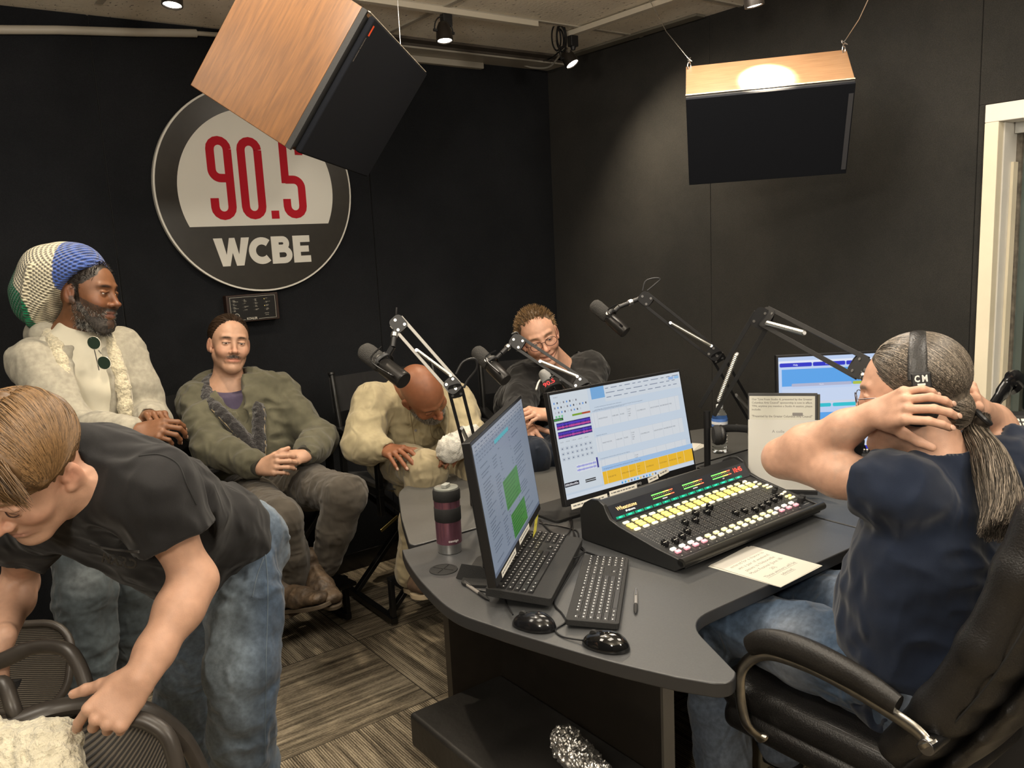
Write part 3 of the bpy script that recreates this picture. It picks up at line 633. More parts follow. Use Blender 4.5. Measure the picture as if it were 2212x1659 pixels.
cl = PZ(1403, 0, ZC); wireset('hanging_wire', 'thin wire from the ceiling to the left end of the wood-topped speaker', eL, [lerp(eL, cl, .55) + [0, 0, -.01], cl])
cr = PZ(1875, 0, 2.5); cr = eR + (PD(1875, 0, 2.55) - eR); up = cr + (cr - eR) * .35; up[2] = min(up[2], ZC)
wireset('hanging_wire', 'doubled wire from the ceiling to the right end of the wood-topped speaker', eR, [lerp(eR, up, .5), up])
for k, kk in ((.12, 'left'), (.88, 'right')):
    e = (T1 @ np.array([la if 0 else np.linalg.norm(W3p - W2p) + .02, .10, .75 * k, 1]))[:3]
    t_ = thing('hanging_wire', 'wire above the big tilted speaker, %s one' % kk, 'wire', tuple(e)); MB().tube([e, (e[0], e[1], ZC)], .0016, 6).build('wire_strand', M_STEEL, t_)
# ================================================================= TRACKS AND SPOTLIGHTS
def box_thing(nm, label, cat, a, b, mat, bevel=.002, group=None): o = MB().box(a, b).build(nm, mat, bevel=bevel); return tag(o, label, cat, group)
TRK = plain('track_cream', (.62, .57, .47), .4)
box_thing('light_track', 'pale lighting track running along the ceiling in front of the sign wall', 'lighting track', (-.2, 3.113, ZC - .03), (2.56, 3.147, ZC - .006), TRK)
box_thing('light_track', 'pale lighting track running toward the viewer, ending at the room corner', 'lighting track', (2.805, -.2, ZC - .03), (2.84, 3.23, ZC - .006), TRK)
M_LENS, t_, b_ = nt('lamp_lens'); b_.inputs['Emission Color'].default_value = (1, .93, .8, 1); b_.inputs['Emission Strength'].default_value = 14
M_BRONZE = plain('bronze_black', (.022, .018, .015), .35, .4)
def spotlamp(label, base, lens, power, angle, tgt=None, bl=.9):
    base = np.array(base, float); lens = np.array(lens, float); S = thing('track_spotlight', label, 'spotlight', tuple(base), 'spotlights on the ceiling tracks')
    MB().box(base + [-.022, -.016, -.05], base + [.022, .016, 0]).build('track_adapter', M_BLACK, S, bevel=.003)
    jp = base + [0, 0, -.05]; MB().cyl(jp, jp + [0, 0, -.015], .014, .010).build('swivel', M_BLACK, S)
    ax = np.array(tgt, float) - lens if tgt is not None else lens - jp; ax /= np.linalg.norm(ax); top = lens - ax * .085
    MB().lathe([(.006, 0), (.020, .008), (.028, .025), (.033, .045), (.035, .065), (.0355, .085), (.031, .085), (.028, .078)], top, ax, 28).build('lamp_housing', M_BRONZE, S, smooth=True)
    MB().lathe([(.0295, .0805), (.018, .083), (.004, .084)], top, ax, 28).build('lens', M_LENS, S, smooth=True)
    x, y, z_ = frame(ax, (1, 0, .1)); c = top + ax * .045
    arc = [c + x * .045 * math.sin(a) - ax * .062 * math.cos(a) for a in np.linspace(-PI / 2, PI / 2, 15)]; MB().tube(arc, .003, 8).build('yoke', M_BLACK, S, smooth=True)
    for s in (-1, 1): MB().cyl(c + x * s * .034, c + x * s * .050, .006).build('thumb_screw', M_BLACK, S)
    spot('track_spot_light', lens + ax * .012, lens + ax * 1.0, power, angle, bl, .02)
spotlamp('track spotlight over the big tilted speaker, pointing straight down', (2.07, 3.13, ZC - .03), PD(961, 89, 3.52), 40, 1.9, PD(961, 89, 3.52) + [-.05, -.15, -1])
l2 = PD(1237, 139, 4.0); spotlamp('track spotlight at the room corner with coiled black cables beside it', (2.822, 3.18, ZC - .03), l2, 46, 2.3, l2 + [.25, -.55, -1])
l3 = PY(372, 12, 3.13); spotlamp('track spotlight at the top left edge, shining down on the standing man', (l3[0], 3.13, ZC - .03), l3, 45, 2.0, l3 + [-.15, -.1, -1])
l4 = PD(1630, 14, 3.0); spotlamp('track spotlight right above the wood-topped speaker', (l4[0], l4[1], ZC - .03), l4, 380, .80, PD(1652, 160, 3.05), bl=1.0)
# cables coiled at the corner, grey cable drooping to the raceway
cc = PD(1212, 85, 3.95); C1 = thing('coiled_cable', 'bundle of black cable coiled beside the corner spotlight', 'cable', tuple(cc))
for j, (dx, rr) in enumerate(((0, .045), (.012, .055), (-.012, .05), (.02, .04))):
    MB().tube([cc + [dx + math.cos(a) * rr * .55, 0.01 * j, math.sin(a) * rr * 1.15 + rr * .2] for a in np.linspace(0, 2 * PI, 25)[:-1]], .004, 7, closed=True).build('cable_loop', M_BLACKG, C1, smooth=True)
MB().cyl(cc + [.035, 0, -.05], cc + [.035, -.012, -.05], .009).build('cable_clamp', M_STEEL, C1)
g1 = [PY(1121, 137, 3.84), PY(1150, 146, 3.80), PY(1185, 145, 3.7), PY(1205, 125, 3.6), PY(1215, 108, 3.5)]
tag(MB().tube(spline(g1, 6), .005, 8).build('drooping_cable', plain('grey_cable', (.3, .28, .24), .5), smooth=True), 'grey cable drooping from the wall raceway to the corner spotlight', 'cable')
tag(MB().tube(spline([p + np.array([0, 0, .006]) for p in (g1[0], PY(1160, 137, 3.8), PY(1190, 128, 3.6), g1[-1])], 6), .004, 8).build('drooping_cable', M_BLACKG, smooth=True), 'thin dark cable above the drooping grey one', 'cable')
# ================================================================= DESKS
TZ = .74; TT = .034
M_LAM = plain('charcoal_laminate', (.060, .062, .064), .42, nscale=260, namt=.10, bump=.06, bscale=600, spec=.5)
M_LAMB = plain('grey_laminate', (.095, .094, .090), .4, nscale=260, namt=.09, bump=.05, bscale=600)
M_EDGE = plain('edge_band', (.030, .030, .031), .35)
def fillet(pts, rad, n=8):
    out = []
    m = len(pts)
    for i in range(m):
        p = np.array(pts[i], float); r = rad[i]
        if r <= 0: out.append(tuple(p)); continue
        a = np.array(pts[i - 1], float) - p; b = np.array(pts[(i + 1) % m], float) - p; la, lb = np.linalg.norm(a), np.linalg.norm(b); a /= la; b /= lb
        half = math.acos(np.clip(a @ b, -1, 1)) / 2; d = min(r / math.tan(half), la * .49, lb * .49); p0 = p + a * d; p1 = p + b * d
        for k in range(n + 1): t = k / n; out.append(tuple((1 - t) ** 2 * p0 + 2 * t * (1 - t) * p + t * t * p1))
    return out
def worktop(pts, T, label_root, lam, name='top'):
    m = MB().prism(pts, TZ - TT, TZ); o = m.build(name, lam, T, bevel=.004, seg=3)
    o.data.materials.append(M_EDGE)
    for p in o.data.polygons:
        if abs(p.normal.z) < .5: p.material_index = 1
    return o
def ccw(P): return P if sum(P[i][0] * P[(i + 1) % len(P)][1] - P[(i + 1) % len(P)][0] * P[i][1] for i in range(len(P))) > 0 else P[::-1]
xy = lambda x, y: tuple(PZ(x, y, TZ)[:2])
arc_front = [xy(*p) for p in ((868, 1187), (880, 1215), (915, 1262), (976, 1317), (1065, 1352), (1170, 1385), (1318, 1428), (1459, 1462))]
arc_front = [tuple(p[:2]) for p in spline([(*p, 0) for p in arc_front], 6)]
tip = fillet([arc_front[-1], xy(1592, 1484), (1.535, 1.225)], [0, .055, 0])[1:-1]
conc = fillet([tip[-1], (1.43, 1.272), (2.27, 1.272)], [0, .13, 0])[1:-1]
front = ccw(arc_front + tip + conc + [(2.285, 1.272), (2.285, 2.172), (1.19, 2.172)])
D1 = thing('front_desk', 'charcoal control desk with a curved front edge carrying the mixing console', 'desk', (1.8, 1.7, 0))
worktop(front, D1, '', M_LAM)
MB().box((1.43, 1.36, 0), (1.462, 2.06, TZ - TT)).build('side_panel', plain('brown_black_panel', (.020, .016, .012), .5, nscale=20, namt=.15), D1, bevel=.001)
MB().box((1.245, 2.06, 0), (2.27, 2.09, TZ - TT)).build('modesty_panel', plain('brown_black_panel_back', (.028, .022, .016), .5, nscale=20, namt=.15), D1, bevel=.001)
MB().box((1.426, 1.352, 0), (1.466, 1.3605, TZ - TT)).build('panel_edge', plain('panel_edge_strip', (.10, .09, .075), .5), D1)
bk = fillet([(1.20, 2.186), (1.32, 2.45), (1.50, 2.80), (2.30, 2.80), (3.2, 2.52), (3.2, 2.186)], [.03, .6, .22, .4, 0, 0])
D2 = thing('back_table', 'grey rounded table top joined behind the control desk, near the seated guests', 'table', (2.0, 2.5, 0))
worktop(ccw(bk), D2, '', M_LAMB)
MB().box((1.62, 2.42, 0), (1.66, 2.70, TZ - TT)).build('leg_panel', M_LAMB, D2); MB().box((2.75, 2.3, 0), (2.79, 2.5, TZ - TT)).build('leg_panel', M_LAMB, D2)
D3 = thing('side_desk', 'dark side desk along the right wall under the window', 'desk', (2.75, 1.3, 0))
worktop(ccw([(2.292, 1.272), (2.292, 2.172), (3.2, 2.172), (3.2, .1), (2.42, .1), (2.42, 1.15)]), D3, '', M_LAM)
MB().box((2.46, .12, 0), (2.49, 2.1, TZ - TT)).build('side_panel', M_EDGE, D3)
# cable grommet disc on the desk
g = PZ(958, 1231, TZ); G1 = thing('cable_grommet', 'round black rubber cable cap set in the desk beside the travel mug', 'cable grommet', tuple(g))
MB().lathe([(.041, 0), (.040, .0025), (.034, .0035), (.034, .0028), (.0, .0028)], g, seg=40).build('rim_ring', M_BLACKM, G1, smooth=True)
m = MB()
for k in range(4): a = k * PI / 2 + .5; m.cbox(g + np.array([math.cos(a) * .017, math.sin(a) * .017, .0032]), (.030, .0012, .001), rotz(a))
m.build('slot_cross', plain('slit', (.002, .002, .002), .9), G1)
# ================================================================= BLACK BENCH with foil roll
pa = PZ(878, 1538, .30); pb = PZ(1090, 1457, .30)
bx0, bx1, by1 = pa[0] + .004, 1.415, pa[1] + .0
BN = thing('low_bench', 'low black padded bench in front of the control desk', 'bench', ((bx0 + bx1) / 2, by1 - .4, 0))
m_bn = plain('black_vinyl_worn', (.018, .0165, .015), .5, nscale=5, namt=.5, bump=.12, bscale=40)
MB().box((bx0, by1 - 1.0, .19), (bx1, by1 - .005, .30)).build('padded_top', m_bn, BN, bevel=.014, seg=4)
MB().box((bx0 + .12, by1 - .9, 0), (bx1 - .02, by1 - .12, .19)).build('plinth', M_BLACKM, BN)
def foil():
    a = PZ(1212, 1590, .345); b = PZ(1305, 1700, .345); ax = b - a; Ln = np.linalg.norm(ax); ax /= Ln; x, y, z = frame(ax); nseg, k = 70, 64; V = []
    rng = np.random.default_rng(3)
    for i in range(nseg):
        t = i / (nseg - 1); r = .046 * (1 - .25 * (1 - min(1, t * 5)) ** 2)
        if i == 0: r *= .72
        an = np.linspace(0, 2 * PI, k, endpoint=False); P = a + ax * Ln * t + (np.cos(an)[:, None] * x + np.sin(an)[:, None] * y) * r
        d = .0045 * (np.abs(noise(P, 55)) * 2 - 1) + .0035 * (np.abs(noise(P, 130, 5)) * 2 - 1) + .004 * noise(P, 24, 9)
        V.append(P + (P - (a + ax * Ln * t)) / .04 * d[:, None])
    return MB().ring(V)
mf, tf, bf = nt('crumpled_foil'); bf.inputs['Base Color'].default_value = (.86, .84, .8, 1); bf.inputs['Metallic'].default_value = 1; bf.inputs['Roughness'].default_value = .34
vn = N(tf, 'ShaderNodeTexVoronoi'); vn.inputs['Scale'].default_value = 90; L(tf, coords(tf), 0, vn, 0); bp = N(tf, 'ShaderNodeBump'); bp.inputs['Strength'].default_value = .45; bp.inputs['Distance'].default_value = .005; L(tf, vn, 0, bp, 'Height'); L(tf, bp, 0, bf, 'Normal')
tag(foil().build('foil_wrapped_roll', mf), 'crumpled foil-wrapped roll of food lying on the low black bench', 'food')
# ================================================================= DIRECTOR'S CHAIRS
M_DCW = plain('black_stained_wood', (.010, .010, .010), .32, nscale=30, namt=.2); M_CANV = cloth('black_canvas', (.012, .012, .013), .15, 12, mott=.1)
M_BRASS = plain('brass', (.72, .55, .22), .35, 1.0)
def directors_chair(label, loc, rz, seat=.62, w=.275, parts=True):
    C = thing('directors_chair', label, 'chair', (0, 0, 0), 'black director\'s chairs along the wall')
    d = .20; ah = seat + .20; bh = seat + .46
    for s in (-1, 1):
        MB().box((s * w - .016, -d - .03, .012), (s * w + .016, d + .03, .042)).build('floor_rail', M_DCW, C, bevel=.003)
        for y in (-d, d): MB().cyl((s * w, y, 0), (s * w, y, .013), .011).build('glide', M_STEEL, C)
        for y in (-d + .02, d - .02): MB().cbox((s * (w + .0), y, (seat + ah) / 2 - .06), (.024, .034, ah - seat + .12)).build('arm_post', M_DCW, C, bevel=.003)
        MB().box((s * w - .024, -d - .03, ah), (s * w + .024, d + .05, ah + .022)).build('armrest', M_DCW, C, bevel=.006)
        MB().box((s * w - .014, -d, seat - .03), (s * w + .014, d, seat + .004)).build('seat_rail', M_DCW, C, bevel=.002)
        bp_ = MB().cyl((s * (w - .005), -d + .02, ah - .05), (s * (w - .005), -d - .045, bh), .013).cyl((s * (w - .005), -d - .045, bh), (s * (w - .005), -d - .048, bh + .012), .016).build('back_post', M_DCW, C, bevel=.002)
    for y in (-d + .03, d - .03):
        for s in (-1, 1):
            a = np.array([s * w, y + .012 * s, .04]); b = np.array([-s * w, y + .012 * s, seat - .02]); x, yy, z = frame(b - a, (0, 1, 0))
            MB().cbox((a + b) / 2, (.022, .034, np.linalg.norm(b - a)), np.stack([yy, x, z], 1)).build('leg', M_DCW, C, bevel=.003)
    MB().box((-w, d - .02, .20), (w, d + .12, .216)).build('footrest', M_DCW, C, bevel=.003)
    for s in (-1, 1): MB().cbox((s * w, d + .02, .13), (.02, .03, .17)).build('footrest_bracket', M_DCW, C, bevel=.002); MB().cbox((s * (w - .03), d - .01, seat - .16), (.10, .003, .014), roty(s * .5)).build('brass_hinge', M_BRASS, C, bevel=.001)
    n = 12; m = MB(); rows = [[(x, y, seat - .028 * (1 - (x / w) ** 2) + .003) for x in np.linspace(-w, w, n)] for y in np.linspace(-d, d, 6)]
    V = [p for r in rows for p in r] + [(p[0], p[1], p[2] - .004) for r in rows for p in r]; k = 6 * n
    m.add(V, [(i * n + j, i * n + j + 1, (i + 1) * n + j + 1, (i + 1) * n + j) for i in range(5) for j in range(n - 1)] + [(k + (i + 1) * n + j, k + (i + 1) * n + j + 1, k + i * n + j + 1, k + i * n + j) for i in range(5) for j in range(n - 1)]); m.build('canvas_seat', M_CANV, C, smooth=True)
    m = MB(); N2 = 14; V = []
    for z in np.linspace(bh - .175, bh - .01, 5):
        for x in np.linspace(-w - .012, w + .012, N2): V.append((x, -d - .032 - .03 * (1 - (x / w) ** 2) * .8 - (z - bh + .09) * .1, z))
    k = 5 * N2; V += [(a, b - .004, c) for a, b, c in V]
    m.add(V, [(i * N2 + j, (i + 1) * N2 + j, (i + 1) * N2 + j + 1, i * N2 + j + 1) for i in range(4) for j in range(N2 - 1)] + [(k + i * N2 + j, k + i * N2 + j + 1, k + (i + 1) * N2 + j + 1, k + (i + 1) * N2 + j) for i in range(4) for j in range(N2 - 1)]); m.build('canvas_back', M_CANV, C, smooth=True)
    C.location = loc; C.rotation_euler = (0, 0, rz); return C
directors_chair("black director's chair holding the young man in the olive jacket", (1.19, 3.52, 0), PI + .12)
directors_chair("black director's chair holding the bald man in the tan shirt", (1.90, 3.36, 0), PI - .02)
directors_chair("black director's chair in the corner holding the man with glasses", (2.62, 3.28, 0), PI - .45, seat=.58)
# ================================================================= EXECUTIVE CHAIR (front right)
M_LEATH = plain('black_leather', (.013, .012, .0115), .38, nscale=9, namt=.25, bump=.22, bscale=260, coat=.1)
EC = thing('executive_chair', 'large black leather office chair with chrome-edged armrests, under the man with the headphones', 'office chair', (1.87, 1.02, 0))
PMP = lambda P: np.zeros(len(P))
f = F(); f.box((1.87, 1.09, .455), (.245, .25, .045), r=.04, k=.02); f.box((1.87, 1.06, .40), (.255, .27, .035), r=.03, k=.01); f.cone((1.66, 1.31, .475), (2.08, 1.31, .475), .042, k=.03)
f.disp(lambda P: .004 * np.exp(-((P[:, 2] - .432) / .006) ** 2)); implicit(f, 'seat_cushion', M_LEATH, EC, [((1.55, .72, .34), (2.18, 1.42, .55), .009)])
f = F()
def bpt(t): return np.array([1.87, .86 - .30 * t - .05 * math.sin(PI * t), .47 + .66 * t])
for i in range(8):
    t0, t1 = i / 8, (i + 1) / 8; ww = lambda t: .235 + .03 * math.sin(PI * min(1, t * 1.2)) - .02 * t; a, b = bpt(t0), bpt(t1); nrm = np.cross(b - a, (1, 0, 0))
    f.slab(a, b, ww(t0), ww(t1), nrm, .045, k=.03, tb=.045)
f.cone(bpt(1) + [-.19, .0, .0], bpt(1) + [.19, 0, .0], .052, k=.03)
for s in (-1, 1): f.chain([bpt(t) + np.array([s * (.225 + .03 * math.sin(PI * t)), .045, 0]) for t in (.08, .3, .55, .8, .97)], [.034, .036, .038, .04, .042], k=.03)
implicit(f, 'backrest', M_LEATH, EC, [((1.5, .38, .38), (2.24, 1.0, 1.24), .011)])
f = F()
for i in range(7):
    t0, t1 = i / 7 * .86, (i + 1) / 7 * .86; a, b = bpt(t0) + [0, -.045, -.03], bpt(t1) + [0, -.045, -.03]; f.slab(a, b, .20, .20, np.cross(b - a, (1, 0, 0)), .026, k=.02)
implicit(f, 'back_shell', M_LEATH, EC, [((1.6, .36, .36), (2.14, .98, 1.1), .011)])
MB().tube([bpt(t) + np.array([-.245 - .024 * math.sin(PI * t), -.008, 0]) for t in np.linspace(.02, 1, 14)], .0022, 6).build('piping', M_BLACKM, EC, smooth=True)
def armrest(s):
    X = 1.87 + s * .292
    top = [(X, .775, .62), (X, .83, .648), (X, .93, .672), (X, 1.05, .683), (X, 1.15, .672), (X, 1.205, .64), (X, 1.228, .585)]
    pad = spline(top[1:6], 6); MB().tube([np.array(p) + [0, 0, .012] for p in pad], [.022 + .009 * math.sin(PI * i / (len(pad) - 1)) for i in range(len(pad))], 14, flat=(1.1, .8)).build('arm_pad', plain('worn_arm_leather', (.014, .0125, .011), .42, nscale=14, namt=.3, bump=.15, bscale=200), EC, smooth=True)
    loop = spline([(X, .765, .600), (X, .80, .625), (X, .93, .652), (X, 1.05, .662), (X, 1.16, .648), (X, 1.225, .59), (X, 1.235, .52), (X, 1.215, .44), (X - s * .03, 1.19, .40)], 6)
    MB().tube(loop, [.020] * 3 + [.012] * (len(loop) - 5) + [.018] * 2, 12, flat=(1.3, .7)).build('arm_frame', plain('brushed_alloy', (.42, .40, .36), .3, 1.0, nscale=40, namt=.15), EC, smooth=True)
    MB().cyl((X + s * .012, .765, .600), (X - s * .06, .765, .600), .017).build('arm_bolt', M_DSTEEL, EC, bevel=.002)
armrest(-1); armrest(1)
MB().cyl((1.87, 1.05, .10), (1.87, 1.05, .37), .028).build('gas_column', M_BLACK, EC); m = MB()
for k in range(5): a = 2 * PI * k / 5 + .3; m.tube([(1.87, 1.05, .12), (1.87 + .30 * math.cos(a), 1.05 + .30 * math.sin(a), .075)], [.032, .018], 10)
m.build('star_base', M_BLACK, EC, smooth=True)
for k in range(5): a = 2 * PI * k / 5 + .3; c = np.array([1.87 + .30 * math.cos(a), 1.05 + .30 * math.sin(a), .03]); MB().cyl(c + [-.012, .012, 0], c + [.012, -.012, 0], .030).build('caster', M_BLACK, EC, bevel=.004)
q_ = PD(1640, 1588, 2.62); q_[2] = 0
box_thing('beige_box', 'small beige box on the floor under the desk beside the office chair', 'box', (q_[0] - .03, q_[1] - .03, 0), (q_[0] + .10, q_[1] + .08, .20), plain('beige_card', (.42, .36, .25), .8))
# ================================================================= MESH CHAIRS (front left)
def m_mesh(name, ca, cb, sc):
    m, t, b = nt(name); b.inputs['Roughness'].default_value = .6; mp = coords(t); w = N(t, 'ShaderNodeTexWave'); w.inputs['Scale'].default_value = sc; w.bands_direction = 'Z' if hasattr(w, 'bands_direction') else 'X'; w.inputs['Distortion'].default_value = 0.2
    L(t, mp, 0, w, 0); r = N(t, 'ShaderNodeValToRGB'); r.color_ramp.elements[0].color = (*ca, 1); r.color_ramp.elements[1].color = (*cb, 1); r.color_ramp.elements[0].position = .3; r.color_ramp.elements[1].position = .7; L(t, w, 0, r, 0); L(t, r, 0, b, 'Base Color')
    bp = N(t, 'ShaderNodeBump'); bp.inputs['Strength'].default_value = .5; bp.inputs['Distance'].default_value = .003; L(t, w, 0, bp, 'Height'); L(t, bp, 0, b, 'Normal')
    return m
M_MESH = m_mesh('chair_mesh', (.012, .010, .008), (.085, .070, .052), 62); M_FRM = plain('chair_frame_graphite', (.045, .038, .032), .38, nscale=20, namt=.15)
def meshpanel(name, parent, ctr, ux, uy, w, h, sag, mat=M_MESH, rim=.016, rr=.11):
    """rounded mesh panel with a tube frame; ux, uy unit axes"""
    ux = np.array(ux, float); uy = np.array(uy, float); ux /= np.linalg.norm(ux); uy = uy - ux * (uy @ ux); uy /= np.linalg.norm(uy); nz = np.cross(ux, uy); c = np.array(ctr, float)
    P = rrect(w, h, rr, 8); n = len(P); rings = []
    for k in (1, .8, .6, .4, .2, .01): rings.append(np.array([c + ux * x * k + uy * y * k - nz * sag * (1 - k * k) for x, y in P]))
    m = MB(); m.ring(rings, cap0=False, cap1=True); off = len(m.v); m.ring([r - nz * .003 for r in rings], cap0=False, cap1=True); o = m.build(name, mat, parent, smooth=True)
    MB().tube([c + ux * x + uy * y for x, y in P], rim, 10, closed=True).build(name.replace('mesh', 'frame'), M_FRM, parent, smooth=True); return nz
def mesh_chair_base(C, c, seat_z):
    x, y = c; MB().cyl((x, y, .1), (x, y, seat_z - .04), .027).build('gas_column', M_BLACK, C); m = MB()
    for k in range(5): a = 2 * PI * k / 5 + 1.0; m.tube([(x, y, .12), (x + .29 * math.cos(a), y + .29 * math.sin(a), .07)], [.03, .016], 10)
    m.build('star_base', M_BLACK, C, smooth=True)
    for k in range(5): a = 2 * PI * k / 5 + 1.0; q = np.array([x + .29 * math.cos(a), y + .29 * math.sin(a), .028]); MB().cyl(q + [-.01, .01, 0], q + [.01, -.01, 0], .028).build('caster', M_BLACK, C)
# chair far left: seat seen beyond the bending man's hand
ca_ = PD(28, 1442, 2.62); MC1 = thing('mesh_office_chair', 'graphite mesh office chair at the left edge, beyond the bending man\'s hand', 'office chair', (ca_[0], ca_[1], 0), 'mesh office chairs')
ux = CR[0] * np.array([1, 1, 0]); ux /= np.linalg.norm(ux); fy = np.array([-ux[1], ux[0], 0])
meshpanel('seat_mesh', MC1, ca_, ux, fy * .45 + np.array([0, 0, .9]), .36, .26, .012, rr=.10, rim=.012); 
MB().tube([ca_ + ux * -.1 + [0, 0, -.13], ca_ + ux * .05 + [0, 0, -.14], ca_ + ux * .13 + [0, 0, -.13]], .016, 10).build('lower_rail', M_FRM, MC1, smooth=True)
MB().tube([ca_ + [0, 0, -.13], ca_ + fy * .1 + [0, 0, -.22], (ca_[0], ca_[1], .36)], .02, 10).build('spine', M_FRM, MC1, smooth=True)
mesh_chair_base(MC1, (ca_[0], ca_[1]), .42)
# nearest chair: backrest rail, two looping arms
cb_ = PD(215, 1660, 1.62); MC2 = thing('mesh_office_chair', 'nearest graphite mesh office chair, pale fleece over its back, gripped by the bending man', 'office chair', (cb_[0], cb_[1], 0), 'mesh office chairs')
rail = spline([PD(-60, 1590, 1.60), PD(30, 1560, 1.60), PD(110, 1533, 1.62), PD(190, 1521, 1.66), PD(260, 1524, 1.70), PD(330, 1540, 1.74), PD(400, 1600, 1.78), PD(450, 1700, 1.8)], 6)
MB().tube(rail, .017, 12, flat=(1.0, 1.5)).build('back_rail', M_FRM, MC2, smooth=True)
armL = spline([PD(-70, 1440, 1.75), PD(0, 1428, 1.75), PD(60, 1402, 1.75), PD(110, 1396, 1.74), PD(150, 1408, 1.72), PD(176, 1450, 1.70), PD(190, 1500, 1.68), PD(196, 1535, 1.67)], 6)
MB().tube(armL, [.017] * 12 + [.015] * (len(armL) - 12), 12).build('arm_loop', M_FRM, MC2, smooth=True)
armR = spline([PD(285, 1552, 1.50), PD(320, 1560, 1.50), PD(360, 1590, 1.5), PD(380, 1650, 1.5), PD(392, 1740, 1.5)], 6)
MB().tube(armR, .015, 12).build('arm_loop', M_FRM, MC2, smooth=True)
armM = spline([PD(-40, 1500, 1.62), PD(5, 1475, 1.62), PD(25, 1520, 1.6), PD(38, 1560, 1.6)], 5); MB().tube(armM, .015, 10).build('arm_support', M_FRM, MC2, smooth=True)
A = [PD(0, 1568, 1.62), PD(180, 1535, 1.68), PD(300, 1545, 1.74), PD(395, 1610, 1.78)]; B = [PD(20, 1800, 1.42), PD(190, 1790, 1.45), PD(300, 1800, 1.5), PD(395, 1840, 1.55)]
m = MB(); rows = [[lerp(a, b, t) for a, b in zip(spline(A, 6), spline(B, 6))] for t in np.linspace(0, 1, 12)]; k = len(rows[0])
V = [p for r in rows for p in r]; m.add(V + [p + np.array([0, 0, -.004]) for p in V], [(i * k + j, (i + 1) * k + j, (i + 1) * k + j + 1, i * k + j + 1) for i in range(11) for j in range(k - 1)] + [(12 * k + i * k + j, 12 * k + i * k + j + 1, 12 * k + (i + 1) * k + j + 1, 12 * k + (i + 1) * k + j) for i in range(11) for j in range(k - 1)])
m.build('back_mesh', M_MESH, MC2, smooth=True)
q = lerp(B[1], B[2], .5); MB().tube([q, q + [0, 0, -.25], (cb_[0], cb_[1], .35)], .02, 10).build('spine', M_FRM, MC2, smooth=True); mesh_chair_base(MC2, (cb_[0], cb_[1]), .40)
# ================================================================= MIXING CONSOLE
CO = thing('mixing_console', 'black broadcast mixing console with rows of lit yellow and white buttons and faders', 'mixing console', (1.962, 1.66, TZ))
cth = math.radians(1.5); CT = M4((1.630, 1.462, TZ + .003), (math.cos(cth), math.sin(cth), 0), (-math.sin(cth), math.cos(cth), 0), (0, 0, 1)); CW, CD = .685, .405
def cmb(M=None): m = MB(); m.T = CT if M is None else CT @ M; return m
def cprof(w0, w1, prof, name, mat, bevel=.002):
    n = len(prof); m = cmb(); V = [(w0, y, z) for y, z in prof] + [(w1, y, z) for y, z in prof]
    m.add(V, [tuple(range(n)), tuple(range(n, 2 * n))[::-1]] + [(i, n + i, n + (i + 1) % n, (i + 1) % n) for i in range(n)]); return m.build(name, mat, CO, bevel=bevel)
side = [(0.03, 0.0), (.40, .0), (CD, .09), (.385, .118), (.355, .136), (.325, .140), (.300, .128), (.290, .108), (.276, .090), (.24, .078), (.10, .050), (.0, .037), (-.004, .022)]
side = side[::-1]
M_CON = plain('console_black', (.016, .016, .016), .38, nscale=60, namt=.1); 
cprof(0, .014, side, 'left_cheek', M_CON, .003); cprof(CW - .014, CW, side, 'right_cheek', M_CON, .003)
cprof(.014, CW - .014, [(.004, .012), (.004, .030), (.03, .034), (.27, .080), (.285, .098), (.30, .122), (.335, .132), (.385, .112), (.40, .09), (.395, .012)][::-1], 'chassis', M_CON)
o_ = cmb(); o_.tube([(0, .006, .031), (CW, .006, .031)], .0125, 16, flat=(1, 1.1)); o_.build('wrist_rail', plain('anodised_rail', (.045, .043, .038), .32, .6), CO, smooth=True)
sl = math.atan2(.080 - .034, .27 - .03); SPn = M4((.014, .03, .0345), (1, 0, 0), (0, math.cos(sl), math.sin(sl)), (0, -math.sin(sl), math.cos(sl)))
pw = CW - .028; ph = .244
cv = Canvas(); cv.T = CT @ SPn; cv.rect(0, 0, pw, ph, (.016, .016, .0165)); P_ = .0378; x0_ = .010; lc_ = (.42, .41, .38)
for k in range(16):
    x = x0_ + k * P_
    cv.rect(x + .0335, .004, .0012, .19, (.12, .12, .12)); cv.disc(x + .014, .006, .0018, (.55, .54, .5), 8)
    cv.rect(x + .0135, .060, .0022, .100, (.002, .002, .002))
    for j in range(13):
        y = .064 + j * .0072; lw = .006 if j % 3 == 0 else .0036
        cv.rect(x + .005, y, lw, .0011, lc_); cv.rect(x + .018, y, lw, .0011, lc_)
        if j % 3 == 0: cv.text(x + .027, y - .001, str((12 - j) * 5), .0028, lc_)
    cv.text(x + .015, .164, 'CH%d' % (k + 1), .0032, lc_, 0, 'c')
for r in range(5): cv.rect(x0_ + 16 * P_ + .003, .01 + .012 * r, .034, .001, (.4, .4, .38))
cv.build('top_panel_art', attr_mat('console_art', .4), CO)
def emis(name, col, e, rough=.35):
    m, t, b = nt(name); b.inputs['Base Color'].default_value = (*col, 1); b.inputs['Emission Color'].default_value = (*col, 1); b.inputs['Emission Strength'].default_value = e; b.inputs['Roughness'].default_value = rough; return m
M_BY, M_BW, M_BP, M_BYP, M_BOFF = emis('button_yellow', (1, .78, .16), .75), emis('button_warm_white', (.95, .88, .66), .45), emis('button_pink', (1, .42, .50), .35), emis('button_pale_yellow', (.95, .87, .45), .45), emis('button_white', (.85, .84, .80), .35)
def button(name, u, v, w, h, mat, ht=.005):
    m = cmb(SPn); m.prism(rrect(w, h, .0018, 2, u, v), .0002, ht); return m.build(name, mat, CO, bevel=.0012)
